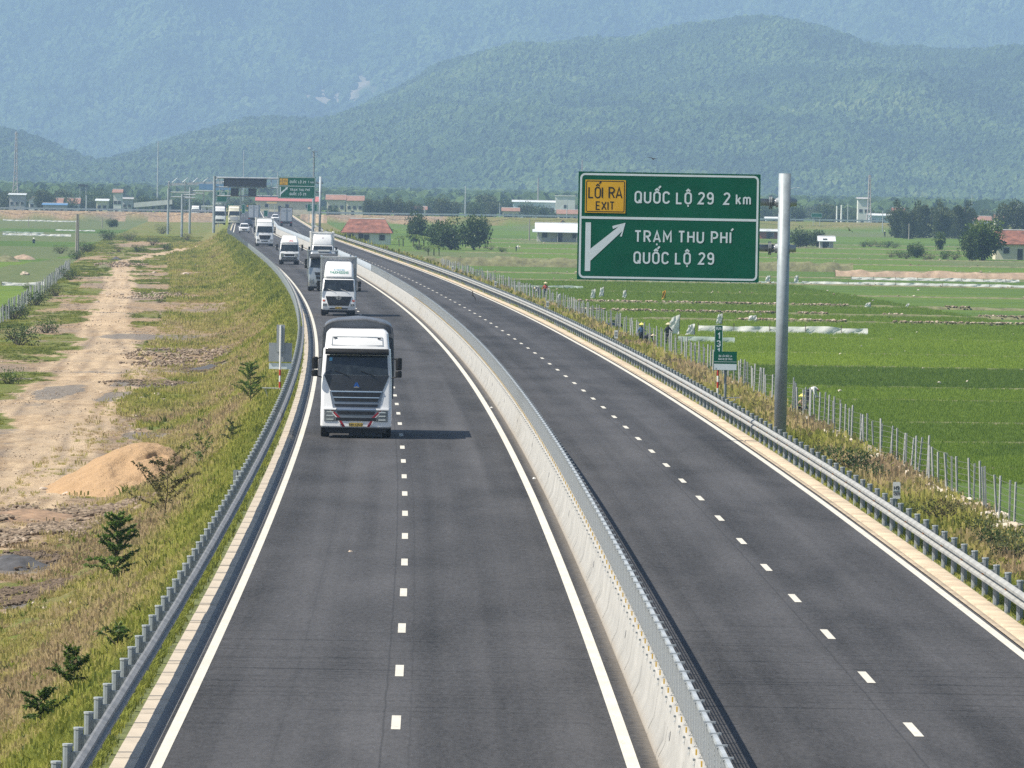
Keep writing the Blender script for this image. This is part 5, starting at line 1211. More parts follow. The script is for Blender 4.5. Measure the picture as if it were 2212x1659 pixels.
grow('bank_grass', 230000, -16.0, -5.75, 90, 1350, .66, tint_bank, lambda U, Z, X: (rs.uniform(0, 1, len(U)) > samp(dirt, U, Z) * .95) & (fbm(X * .8, Z * .5, 93) > .30 + .16 * sstep(-7, -10, U)), grow_far=.42)
grow('meadow_grass', 80000, -30.0, -11.0, 230, 1500, .40, lambda U, Z, X: np.clip(.08 + .5 * samp(dry, U, Z) * fbm(X * .3, Z * .1, 92) * 1.6, 0, .9), lambda U, Z, X: (samp(dirt, U, Z) < .35) & (fbm(X * .35, Z * .14, 94) > .46), protos=[tufts[1], tufts[3]], grow_far=.7)
grow('verge_grass', 26000, -5.75, -4.97, 78, 1200, .9, lambda U, Z, X: .20 + .25 * (fbm(X, Z * .4, 97) - .2), lambda U, Z, X: fbm(X * 1.2, Z * .35, 98) > .30, protos=[tufts[0], tufts[3]], grow_far=.4)
grow('verge_grass', 20000, 11.72, 12.5, 110, 1200, .75, lambda U, Z, X: .28 + .4 * (fbm(X, Z * .4, 97) - .3), lambda U, Z, X: fbm(X * 1.2, Z * .35, 99) > .34, protos=[tufts[0], tufts[3]], grow_far=.4)
grow('right_bank_grass', 60000, 12.3, 21.2, 130, 1250, 1.25, lambda U, Z, X: np.clip(.04 + 1.0 * (fbm(X * .25, Z * .07, 88) - .25) + .34 * sstep(16.5, 19.5, U), 0, 1), lambda U, Z, X: fbm(X * .5, Z * .3, 87) > .30)
rice_m = leafmat('rice_leaves', [(0.12, 0.195, 0.040), (0.185, 0.275, 0.044), (0.26, 0.36, 0.05), (0.33, 0.43, 0.06)], 0.45, 0.6)
rice = [tuft('rice_a', rice_m, 21, 14, .34, .13, .012, .35), tuft('rice_b', rice_m, 22, 12, .30, .15, .013, .45)]
grow('rice_plants', 150000, 21.8, 62, 300, 900, .62, lambda U, Z, X: .85 * samp(shade, U, Z) + .05, lambda U, Z, X: samp(fallow, U, Z) < .5, protos=rice, p=1.6, grow_far=.3)

weeds = [tuft('weed_a', grass_m, 41, 16, .22, .16, .035, 1.0), tuft('weed_b', grass_m, 42, 12, .34, .12, .028, .8)]
grow('bank_weeds', 4200, -17.0, -6.2, 95, 900, .75, lambda U, Z, X: rs.uniform(.05, .38, len(U)), lambda U, Z, X: (fbm(X * .5, Z * .2, 123) > .52) & (samp(dirt, U, Z) < .25), protos=weeds, grow_far=.4)
grow('right_bank_weeds', 5000, 12.8, 20.5, 130, 900, 1.15, lambda U, Z, X: rs.uniform(0, .35, len(U)), lambda U, Z, X: fbm(X * .5, Z * .2, 124) > .48, protos=weeds, grow_far=.4)
# pebbles and clods on the bare soil
stone_m = leafmat('stone', [(0.12, 0.09, 0.065), (0.26, 0.20, 0.145), (0.42, 0.35, 0.27), (0.55, 0.50, 0.43)], 0.0, .95)
stones = [blob('stone_shape_' + 'ab'[i], stone_m, 30 + i, 1, .6, .6) for i in range(2)]
grow('soil_clods', 14000, -29.0, -9.5, 150, 1200, .055, lambda U, Z, X: np.clip(fbm(X * .4, Z * .2, 66) * 1.5 - .3, 0, 1), lambda U, Z, X: (samp(dirt, U, Z) > .4) & (fbm(X * .4, Z * .15, 67) > .52), protos=stones, p=1.4, grow_far=.6)

def leafy_mesh(name, mtl_leaf, fn):
    """fn(add) -> add(center, dir, normal-ish, length, width, tint)"""
    V = []; F = []; T = []
    def add(c, d, nrm, ln, wd, tint):
        d = d.normalized(); s_ = d.cross(nrm)
        if s_.length < 1e-4: s_ = d.cross(Vector((1, .3, .2)))
        s_ = s_.normalized() * wd / 2; n = len(V); mid = c + d * ln * .5
        V.extend([c, mid + s_, c + d * ln, mid - s_]); F.append((n, n + 1, n + 2, n + 3)); T.extend([tint] * 4)
    fn(add)
    return npmesh(name, [tuple(v) for v in V], F, mtl_leaf, attrs={'tint': T})
leaf_bright = leafmat('bright_leaves', [(0.02, 0.045, 0.008), (0.05, 0.10, 0.015), (0.11, 0.17, 0.03), (0.2, 0.24, 0.06)], .3, .5, inst=False)
leaf_dark = leafmat('dark_leaves', [(0.014, 0.032, 0.010), (0.038, 0.072, 0.018), (0.075, 0.12, 0.03), (0.125, 0.17, 0.05)], .2, .5, inst=False)
leaf_grey = leafmat('grey_green_leaves', [(0.03, 0.045, 0.02), (0.06, 0.085, 0.032), (0.10, 0.125, 0.05), (0.15, 0.17, 0.075)], .2, .6, inst=False)
leaf_olive = leafmat('olive_brown_leaves', [(0.04, 0.045, 0.016), (0.09, 0.09, 0.03), (0.15, 0.13, 0.05), (0.22, 0.16, 0.08)], .2, .7, inst=False)
leaf_mid = leafmat('mid_green_leaves', [(0.05, 0.10, 0.018), (0.10, 0.18, 0.032), (0.17, 0.26, 0.05), (0.26, 0.33, 0.085)], .45, .5, inst=False)
bark = mat('bark', (0.10, 0.075, 0.05), .9, 0, .3, 4)
def rv(rg, a=1.0): return Vector((rg.gauss(0, a), rg.gauss(0, a), rg.gauss(0, a)))
def sapling(seed, hgt, spread, mtl, nb=16, droop=.3, leaf=.10, dense=10, bare=0.0):
    """young tree: stem, side fronds with paired leaflets; returns foliage mesh and stem mesh"""
    rg = random.Random(seed); fr = []
    top = Vector((rg.uniform(-.1, .1) * hgt, rg.uniform(-.1, .1) * hgt, hgt)); st = MB(); st.tube([(0, 0, -.2), tuple(top * .5 + rv(rg, .02)), tuple(top)], [.028 * hgt / 2, .018 * hgt / 2, .006], bark, 6)
    for i in range(nb):
        t = .15 + .85 * i / nb; b = top * t; a = i * 2.4 + rg.uniform(-.4, .4); L = spread * (1.15 - .75 * t) * rg.uniform(.7, 1.2); d = Vector((math.cos(a), math.sin(a), rg.uniform(.3, 1.5)))
        pts = [b]; 
        for k in range(4): d.z -= droop * .35; pts.append(pts[-1] + d.normalized() * L / 4)
        fr.append(pts); st.tube([tuple(p) for p in pts], [.012, .009, .006, .004, .002], bark, 4, False)
    def fn(add):
        for pts in fr:
            if rg.random() < bare: continue
            for k in range(dense * 4):
                q = (.15 + .85 * k / (dense * 4)) * 3.999; i = int(q); p = pts[i].lerp(pts[i + 1], q - i); ax = (pts[i + 1] - pts[i]).normalized()
                for s in (-1, 1):
                    sd = ax.cross(Vector((0, 0, 1))).normalized() * s + ax * .4 + rv(rg, .45) + Vector((0, 0, -.35)); add(p, sd, Vector((0, 0, 1)) + rv(rg, .6), leaf * rg.uniform(.7, 1.3), leaf * .42, min(1, max(0, .45 + rg.gauss(0, .2))))
        for k in range(10): add(top, Vector((rg.uniform(-1, 1), rg.uniform(-1, 1), .8)), Vector((0, 0, 1)), leaf * 1.2, leaf * .5, .8)
    return leafy_mesh('foliage', mtl, fn), st.mesh('stem')
def plant(P, meshes, label, cat='shrub', name='young_tree', group=None, rz=0, sc=1.0):
    t = empty(name, P, rz, label, cat, group); t.scale = (sc,) * 3; link_mesh('foliage', meshes[0], t); link_mesh('stem', meshes[1], t); return t
def LG(x, y): return G(x, y, -2.5 if y > 1000 else GL)
for (x, y, h_px, spr, mtl, nb, dr, lf, den, bare, lab) in [
    (243, 1268, 150, .85, leaf_mid, 34, .3, .10, 18, 0, 'dark green leafy young tree on the left bank, largest of the bank saplings'),
    (541, 876, 92, 1.0, leaf_mid, 28, .25, .09, 16, 0, 'round young tree on the left bank beside the grey sign back'),
    (352, 1128, 130, 1.9, leaf_olive, 18, .15, .12, 12, .1, 'sparse feathery young acacia leaning over the right end of the sand heap'),
    (152, 1500, 95, .55, leaf_bright, 13, .4, .09, 13, .1, 'thin young tree with a few green leaf tiers near the bottom left'),
    (90, 1568, 70, .6, leaf_bright, 12, .4, .09, 13, 0, 'small seedling with drooping leaves in dry grass, lowest at bottom left'),
    (252, 1412, 60, .5, leaf_bright, 7, .4, .12, 5, 0, 'small light green seedling in dry grass below the large sapling'),
    (440, 1010, 60, 1.1, leaf_bright, 8, .1, .12, 6, .2, 'low yellow green shrub spreading over the bank top right of the sand heap'),
    (500, 960, 45, .7, leaf_dark, 8, .3, .1, 6, 0, 'low dark shrub against the left guardrail posts')]:
    P = LG(x, y); s_ = FPX / P.y; plant(P, sapling(int(x), h_px / s_, spr, mtl, nb, dr, lf, den, bare), lab)

def bush_mesh(seed, mtl, n=700, leaf=.07, sq=.75, twig=.4):
    rg = random.Random(seed); cl = [(Vector((rg.uniform(-.4, .4), rg.uniform(-.4, .4), rg.uniform(.15, .6) * sq)), rg.uniform(.16, .32)) for _ in range(16)]; st = MB()
    for c, r_ in cl: st.tube([(0, 0, -.1), tuple(c * .5 + rv(rg, .05)), tuple(c)], [.018, .012, .005], bark, 4, False)
    for _ in range(10): c = rg.choice(cl)[0]; st.tube([tuple(c * .4), tuple(c * 1.5 + rv(rg, .1) * twig)], [.008, .002], bark, 3, False)
    def fn(add):
        for _ in range(n):
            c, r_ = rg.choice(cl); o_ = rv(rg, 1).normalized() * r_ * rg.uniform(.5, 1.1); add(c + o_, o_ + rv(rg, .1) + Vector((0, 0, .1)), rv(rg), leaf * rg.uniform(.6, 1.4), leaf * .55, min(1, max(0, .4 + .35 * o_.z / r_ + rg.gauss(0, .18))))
    return leafy_mesh('foliage', mtl, fn), st.mesh('stem')
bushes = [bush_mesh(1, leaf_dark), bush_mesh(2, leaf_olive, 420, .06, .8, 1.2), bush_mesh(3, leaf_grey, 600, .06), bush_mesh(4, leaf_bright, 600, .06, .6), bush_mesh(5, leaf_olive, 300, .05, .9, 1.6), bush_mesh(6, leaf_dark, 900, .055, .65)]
bush_words = ['dark green', 'olive twiggy', 'grey green', 'bright green', 'thin brownish', 'dense dark']
rb = [(1835, 1026, 105, 5), (1790, 1000, 60, 0), (1880, 1040, 60, 0), (1644, 893, 48, 1), (1610, 868, 40, 1), (1735, 960, 50, 4), (1770, 975, 46, 1), (1700, 905, 34, 4), (1915, 1012, 60, 4), (1935, 1000, 40, 1), (1990, 1130, 70, 2), (2040, 1135, 95, 1),
      (2075, 1120, 60, 2), (2110, 1165, 80, 2), (2150, 1190, 80, 0), (2190, 1215, 95, 2), (2205, 1180, 70, 3), (2000, 1060, 50, 1), (1560, 845, 30, 2), (1345, 740, 22, 3), (1290, 708, 26, 0), (1262, 696, 20, 2), (1310, 716, 22, 3), (1050, 606, 20, 2), (1165, 655, 14, 3), (1855, 985, 36, 3), (1950, 1075, 45, 3), (2140, 1120, 45, 1)]
ORD = ['nearest', 'second nearest', 'third nearest', 'fourth nearest', 'fifth nearest', 'sixth nearest', 'seventh nearest', 'eighth nearest', 'ninth nearest', 'tenth nearest']
def ranks(L): return [ORD[sum(1 for q in L if q[3] == p[3] and (q[1], q[0]) > (p[1], p[0]))] for p in L]
rbk = ranks(rb)
for i, (x, y, wpx, k) in enumerate(rb):
    P = G(x, y, GR); plant(P, bushes[k], '%s of the %s bushes between the right guardrail and field fence' % (rbk[i], bush_words[k]), 'bush', 'bush', 'bushes between the right guardrail and the field fence', rnd.uniform(0, 6), wpx / (FPX / P.y) / .95)
lb = [(30, 690, 60, 5), (75, 660, 50, 0), (120, 640, 42, 2), (150, 605, 40, 0), (100, 720, 60, 3), (40, 745, 70, 0), (165, 560, 34, 5), (130, 548, 28, 2), (190, 545, 30, 0), (330, 530, 30, 2), (360, 540, 26, 5), (300, 545, 26, 0), (280, 520, 30, 2), (400, 520, 26, 1), (235, 520, 36, 0), (350, 505, 30, 2), (385, 640, 20, 1), (345, 655, 18, 2), (180, 545, 34, 2), (60, 625, 24, 3), (20, 830, 60, 3), (460, 560, 16, 1), (420, 560, 16, 2), (255, 545, 22, 1)]
lbk = ranks(lb)
for i, (x, y, wpx, k) in enumerate(lb):
    P = G(x, y, GL); plant(P, bushes[k], '%s of the %s bushes in the rough ground by the dirt track' % (lbk[i], bush_words[k]), 'bush', 'bush', 'bushes in the rough ground left of the road', rnd.uniform(0, 6), wpx / (FPX / P.y) / .95)

# ---- trees
def tree_mesh(seed, mtl, W_=1.0, H=1.0, trunk=.18, n=2600, leaf=.062, ncl=34, shape='round'):
    rg = random.Random(seed); cl = []
    for i in range(ncl):
        if shape == 'plume':
            sd = i % 9; rs2 = random.Random(seed * 31 + sd); a = rs2.uniform(0, 6.28); r0 = rs2.uniform(.0, .32); hs_ = rs2.uniform(.55, 1.0); z = rg.uniform(.12, 1.0); lean = (z ** 2.4) * .34
            c = Vector(((r0 + lean) * math.cos(a) + rg.gauss(0, .02), (r0 + lean) * math.sin(a), z * hs_ - .10 * max(0, z - .8) / .2)); r_ = .15 * (1.25 - .75 * z)
        else:
            while True:
                c = Vector((rg.uniform(-.5, .5), rg.uniform(-.5, .5), rg.uniform(-.5, .5)))
                if c.length < .45: break
            c = Vector((c.x, c.y, trunk + (c.z + .5) * (1 - trunk))); r_ = rg.uniform(.10, .19)
        cl.append((Vector((c.x * W_, c.y * W_, c.z * H)), r_ * (W_ + H) / 2))
    st = MB(); st.tube([(0, 0, -.05), (.01, 0, trunk * H), (rg.uniform(-.05, .05), rg.uniform(-.05, .05), .75 * H)], [.035, .026, .008], bark, 7)
    for c, r_ in cl[::2]: st.tube([(0, 0, trunk * H * rg.uniform(.6, 1.3)), tuple(c * .6 + rv(rg, .03)), tuple(c)], [.014, .009, .003], bark, 4, False)
    def fn(add):
        for _ in range(n):
            c, r_ = rg.choice(cl); o_ = rv(rg, 1).normalized() * r_ * rg.uniform(.55, 1.15)
            d = o_ + rv(rg, .03) + (Vector((0, 0, .08)) if shape == 'plume' else Vector((0, 0, .0)))
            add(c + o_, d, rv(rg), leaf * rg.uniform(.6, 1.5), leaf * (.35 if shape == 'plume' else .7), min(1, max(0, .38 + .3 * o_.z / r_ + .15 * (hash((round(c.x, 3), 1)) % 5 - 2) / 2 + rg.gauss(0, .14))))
    return leafy_mesh('crown', mtl, fn), st.mesh('trunk')
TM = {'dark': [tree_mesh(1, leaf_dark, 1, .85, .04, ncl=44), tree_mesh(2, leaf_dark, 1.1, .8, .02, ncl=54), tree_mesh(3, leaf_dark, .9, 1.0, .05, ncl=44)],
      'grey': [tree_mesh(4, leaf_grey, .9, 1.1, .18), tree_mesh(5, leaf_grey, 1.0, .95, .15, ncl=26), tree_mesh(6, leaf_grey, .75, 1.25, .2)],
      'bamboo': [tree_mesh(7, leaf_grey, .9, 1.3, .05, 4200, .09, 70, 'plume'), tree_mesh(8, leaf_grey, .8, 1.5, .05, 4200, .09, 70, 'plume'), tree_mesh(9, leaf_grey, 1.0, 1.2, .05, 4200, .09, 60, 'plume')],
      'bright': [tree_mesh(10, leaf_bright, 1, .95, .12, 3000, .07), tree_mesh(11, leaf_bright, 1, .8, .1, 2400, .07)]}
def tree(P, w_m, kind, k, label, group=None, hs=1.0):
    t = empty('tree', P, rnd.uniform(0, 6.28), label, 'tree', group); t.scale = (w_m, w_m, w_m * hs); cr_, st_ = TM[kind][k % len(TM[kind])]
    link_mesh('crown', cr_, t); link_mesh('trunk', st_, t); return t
def tpx(x, ytop, ybase, wpx, kind, k, label, Z=None, group=None):
    P = G(x, ybase, GR if x > 700 else GL) if Z is None else atZ(x, ybase, Z)
    if Z is not None: P = Vector((P.x, Z, min(P.z, gz(P.x, Z))))
    s_ = FPX / P.y; hgt = (ybase - ytop) / s_ + (0 if Z is None else max(0, (atZ(x, ybase, P.y).z - P.z))); wm = wpx / s_; me_h = {'dark': (.85, .8, 1.0), 'grey': (1.1, .95, 1.25), 'bamboo': (1.35, 1.5, 1.25), 'bright': (.95, .8)}[kind]
    return tree(P, wm, kind, k, label, group, hgt / (wm * me_h[k % len(me_h)]))
for a in [(899, 459, 524, 50, 'dark', 2, 'dark round tree just right of the low red roofed house'), (946, 477, 536, 66, 'dark', 0, 'dark bushy tree, leftmost of the big pair in front of the fields'), (975, 474, 540, 74, 'dark', 1, 'broad dark tree in the middle of the big dark group by the road'),
          (1022, 465, 540, 68, 'dark', 0, 'tallest dark tree at the right end of the big group by the road'), (1044, 473, 520, 34, 'dark', 2, 'smaller dark tree at the right edge of the big dark group'),
          (1728, 494, 534, 50, 'dark', 1, 'dark tree left of the small hut right of the sign pole'), (1765, 497, 534, 44, 'dark', 0, 'dark tree shading the small hut right of the sign pole'),
          (1980, 525, 557, 42, 'dark', 1, 'small round tree standing alone in front of the hedge at right'), (2030, 500, 540, 26, 'bright', 0, 'leafy small tree with drooping palm like crown behind the round tree'),
          (2120, 475, 563, 92, 'bright', 0, 'large bright green tree beside the cream house at right edge'), (2095, 500, 563, 50, 'dark', 2, 'dark undergrown tree at the foot of the large bright tree'),
          (242, 472, 491, 26, 'dark', 1, 'lone dark bush tree on the far left rough ground')]:
    tpx(*a)
for i, (x, yt, w_) in enumerate([(1940, 424, 66), (1968, 436, 52), (1996, 420, 64), (2032, 424, 66), (2056, 438, 50), (2082, 420, 60), (1952, 446, 60)]):
    tpx(x, yt, 514 + (i % 2) * 2, w_, 'bamboo', i, ['leftmost', 'second', 'third', 'middle', 'fifth', 'rightmost', 'rear left'][i] + ' feathery bamboo clump in the grove behind the right hand fields', None, 'bamboo clumps in the grove')
for i, (x, yt, w_) in enumerate([(797, 428, 30), (818, 432, 30), (838, 426, 34), (862, 427, 32), (884, 434, 28), (905, 440, 26)]):
    tpx(x, yt, 474, w_, 'grey', i, ['leftmost', 'second', 'third from left', 'fourth from left', 'fifth from left', 'rightmost'][i] + ' grey green tree in the row behind the far embankment road', 2260, 'grey green trees behind the embankment road')
for i, (x, yt, w_) in enumerate([(2165, 440, 44), (2195, 432, 50), (2222, 438, 46)]):
    tpx(x, yt, 500, w_, 'grey', i + 1, 'grey green tree behind the cream house at right edge', 1900, 'trees behind the cream house')
vr = random.Random(12)
x = -20
while x < 2240:                                        # the wooded village belt behind the embankment road
    if not (430 < x < 560 and vr.random() < .6):
        hpx = vr.uniform(24, 46) * (1.15 if 0 < x < 260 or 930 < x < 1100 or 1560 < x < 1850 else .9); yb = 459 + .0155 * x + vr.uniform(-3, 6)
        tpx(x, yb - hpx, yb, hpx * vr.uniform(.9, 1.4), vr.choice(['dark', 'grey', 'dark', 'grey']), vr.randint(0, 2), 'hazy village tree in the wooded belt at the foot of the hills', vr.uniform(2350, 3100), 'village trees at the foot of the hills')
    x += vr.uniform(6, 12)
# hedge and shrubs in the right fields
for i, (x, y, w_) in enumerate([(1865, 534, 18), (1880, 533, 20), (1897, 534, 20), (1915, 535, 22), (1932, 536, 18), (1925, 556, 22), (1945, 557, 24), (1958, 559, 20), (2010, 560, 24), (2040, 560, 28), (2062, 561, 24), (2000, 562, 18), (905, 540, 20), (925, 545, 18), (1060, 540, 18), (1085, 545, 16)]):
    P = G(x, y, GR); plant(P, bushes[(i * 2) % 6], '%s shrub in the hedges among the right hand fields' % bush_words[(i * 2) % 6], 'bush', 'bush', 'shrubs in the field hedges', rnd.uniform(0, 6), w_ / (FPX / P.y) / .9)
def banana_mesh(seed):
    rg = random.Random(seed); st = MB(); st.tube([(0, 0, -.1), (.02, 0, .5)], [.05, .035], mat('banana_stem', (.16, .17, .06), .7), 7)
    def fn(add):
        for i in range(9):
            a = i * 2.3 + rg.uniform(-.3, .3); p = Vector((0, 0, .45)); d = Vector((math.cos(a) * .5, math.sin(a) * .5, 1.0))
            for k in range(7):
                q = p + d.normalized() * .09; wd = .13 * math.sin(math.pi * (k + .8) / 8)
                s_ = Vector((-math.sin(a), math.cos(a), 0))
                for s in (-1, 1): add(p, (q - p) * .6 + s_ * s * .09 + Vector((0, 0, -.03)), Vector((0, 0, 1)), .15, .1, rg.uniform(.45, .95))
                p = q; d.z -= .26
    return leafy_mesh('foliage', leaf_bright, fn), st.mesh('stem')
bm_ = [banana_mesh(1), banana_mesh(2)]
for i, (x, yt, yb) in enumerate([(834, 482, 522), (842, 486, 524), (862, 506, 532), (871, 500, 532), (893, 495, 533), (905, 498, 536), (915, 500, 538), (925, 523, 552), (937, 520, 552), (948, 525, 553), (2025, 505, 540)]):
    P = G(x, yb, GR); plant(P, bm_[i % 2], ['leftmost tall', 'second tall', 'third tall', 'fourth', 'fifth', 'sixth', 'seventh', 'low front left', 'low front middle', 'low front right', 'lone far right'][i] + ' banana plant of the patch between red roofed house and dark trees', 'banana plant', 'banana_plant', 'banana plants by the red roofed house', rnd.uniform(0, 6), (yb - yt) / (FPX / P.y) / 1.0)
# ================================================================== BUILDINGS
tile_red = mat('old_roof_tiles', (0.20, 0.085, 0.06), .85, 0, .5, .9); tile_orange = mat('orange_roof_tiles', (0.27, 0.15, 0.11), .8, 0, .2, .6); wall_w = mat('limewash_wall', (0.62, 0.62, 0.58), .85, 0, .12, .5)
wall_c = mat('cream_wall', (0.62, 0.56, 0.42), .85, 0, .12, .5); wall_g = mat('grey_wall', (0.38, 0.38, 0.38), .85, 0, .15, .5); dark_open = mat('dark_opening', (0.03, 0.03, 0.035), .6); sheet_blue = mat('blue_sheet', (.10, .22, .40), .5, 0, .1, .5); sheet_w = mat('white_sheet_roof', (.62, .66, .68), .5, 0, .08, .5)
wall_b = mat('pale_blue_wall', (.45, .53, .60), .7, 0, .08, .5)
def house(P, w_, d_, hw, hr, wall, roof, label, rz=0, wins=3, hip=False, gable_front=False, awning=None, name='house', side_roof=None):
    t = empty(name, P, rz, label, 'house'); mb = MB(); mb.box((0, d_ / 2, hw / 2 - .5), (w_, d_, hw + 1), wall)
    if not hip:
        if gable_front: mb.add([(-w_ / 2, 0.0, hw), (w_ / 2, 0.0, hw), (0, 0.0, hw + hr), (-w_ / 2, d_, hw), (w_ / 2, d_, hw), (0, d_, hw + hr)], [(0, 1, 2), (4, 3, 5)], wall)
        else: mb.add([(-w_ / 2, 0, hw), (-w_ / 2, d_, hw), (-w_ / 2, d_ / 2, hw + hr), (w_ / 2, 0, hw), (w_ / 2, d_, hw), (w_ / 2, d_ / 2, hw + hr)], [(1, 0, 2), (3, 4, 5)], wall)
    mb.build('wall', t); o_ = .5; r_ = MB()
    if hr <= .3: r_.box((0, d_ / 2, hw + .15), (w_ + .5, d_ + .5, .3), roof)
    elif gable_front:
        for s in (-1, 1): r_.add([(0, -o_, hw + hr), (s * (w_ / 2 + o_), -o_, hw - o_ * 2 * hr / w_), (s * (w_ / 2 + o_), d_ + o_, hw - o_ * 2 * hr / w_), (0, d_ + o_, hw + hr), (0, -o_, hw + hr + .15), (s * (w_ / 2 + o_), -o_, hw + .15 - o_ * 2 * hr / w_), (s * (w_ / 2 + o_), d_ + o_, hw + .15 - o_ * 2 * hr / w_), (0, d_ + o_, hw + hr + .15)], [(4, 5, 6, 7), (0, 3, 2, 1), (0, 1, 5, 4), (1, 2, 6, 5)], roof)
    else:
        hx = d_ / 2 * .35 if hip else 0
        for s in (-1, 1):
            y_e = (-o_ if s < 0 else d_ + o_); ze = hw - o_ * 2 * hr / d_
            r_.add([(-w_ / 2 - o_, y_e, ze), (w_ / 2 + o_, y_e, ze), (w_ / 2 + o_ - hx, d_ / 2, hw + hr), (-w_ / 2 - o_ + hx, d_ / 2, hw + hr), (-w_ / 2 - o_, y_e, ze + .15), (w_ / 2 + o_, y_e, ze + .15), (w_ / 2 + o_ - hx, d_ / 2, hw + hr + .15), (-w_ / 2 - o_ + hx, d_ / 2, hw + hr + .15)], [(0, 1, 2, 3), (4, 7, 6, 5), (0, 4, 5, 1), (1, 5, 6, 2), (0, 3, 7, 4)], roof)
        if hip:
            for s in (-1, 1): r_.add([(s * (w_ / 2 + o_), -o_, hw), (s * (w_ / 2 + o_), d_ + o_, hw), (s * (w_ / 2 + o_ - hx), d_ / 2, hw + hr + .12)], [(0, 1, 2)], roof)
    ro = r_.build('roof', t)
    if hr > .3 and not gable_front:
        rd = MB(); rd.tube([(-w_ / 2 - .4 + (d_ * .17 if hip else 0), d_ / 2, hw + hr + .18), (w_ / 2 + .4 - (d_ * .17 if hip else 0), d_ / 2, hw + hr + .18)], .13, wall_g, 5); rd.build('ridge', ro)
    for i in range(wins):
        x = -w_ / 2 + w_ * (i + .5) / wins; f = MB(); f.box((x, -.02, hw * .55), (1.25, .1, 1.25), wall_g if wall is not wall_g else wall_w); fo = f.build('window', t); p = MB(); p.box((x, -.06, hw * .55), (1.0, .08, 1.0), dark_open); p.build('pane', fo)
    d = MB(); d.box((-w_ * .12, -.03, 1.0), (.95, .08, 2.0), dark_open); d.build('door', t)
    if awning:
        a = MB(); a.add([(-w_ / 2 - 1, -3.2, hw * .78), (w_ / 2 + 1, -3.2, hw * .78), (w_ / 2 + 1, .2, hw * .98), (-w_ / 2 - 1, .2, hw * .98), (-w_ / 2 - 1, -3.2, hw * .78 + .12), (w_ / 2 + 1, -3.2, hw * .78 + .12), (w_ / 2 + 1, .2, hw * .98 + .12), (-w_ / 2 - 1, .2, hw * .98 + .12)], [(4, 5, 6, 7), (0, 3, 2, 1), (0, 1, 5, 4), (1, 2, 6, 5), (3, 0, 4, 7)], awning); ao = a.build('awning', t)
        for s in (-.48, -.16, .16, .48): a = MB(); a.tube([(s * w_, -3, -.5), (s * w_, -3, hw * .78)], .07, wall_g, 5); a.build('awning_post', t)
    return t
def hpx(x0, x1, ytop, ywall, ybase, wall, roof, label, Z=None, rz=0.0, **k):
    xc = (x0 + x1) / 2; P = G(xc, ybase, GR if xc > 700 else GL) if Z is None else atZ(xc, ybase, Z); s_ = FPX / P.y
    dz = 0
    if Z is not None: g = gz(P.x, Z); dz = P.z - g if P.z > g else 0; P.z = min(P.z, g)
    return house(P, (x1 - x0) / s_, k.pop('d', 7.0), (ybase - ywall) / s_ + dz, (ywall - ytop) / s_, wall, roof, label, rz, **k)
h1 = hpx(741, 842, 475, 501, 527, wall_w, tile_red, 'long low house with old red tiled hip roof beside the right carriageway', hip=True, wins=3, d=9)
hpx(1160, 1290, 484, 497, 523, wall_w, sheet_w, 'white farmhouse with pale sheet roof and awning left of the big sign', wins=4, awning=sheet_w, d=9)
hpx(1196, 1235, 476, 494, 500, wall_w, tile_red, 'white gabled upper storey of the farmhouse left of the big sign', Z=1830, gable_front=True, wins=1)
hpx(2150, 2290, 500, 526, 562, wall_c, tile_red, 'cream house with old red tiled roof at the right edge of the photo', wins=3, d=8)
hpx(1771, 1800, 512, 520, 536, wall_g, sheet_w, 'small grey hut with sloping sheet roof beside the dark trees', wins=1, d=4)
hpx(1640, 1692, 497, 500, 516, mat('brick_wall', (.28, .10, .07), .9, 0, .2, 1), sheet_w, 'low red brick shed behind the sign arms', wins=1, d=5)
hpx(1108, 1200, 434, 437, 458, wall_b, sheet_w, 'long pale blue two storey building with flat roof under the hills', Z=2600, wins=7, d=14)
hpx(1200, 1242, 423, 424, 457, wall_w, wall_w, 'tall white block with narrow arch at the end of the pale blue building', Z=2590, wins=1, d=12)
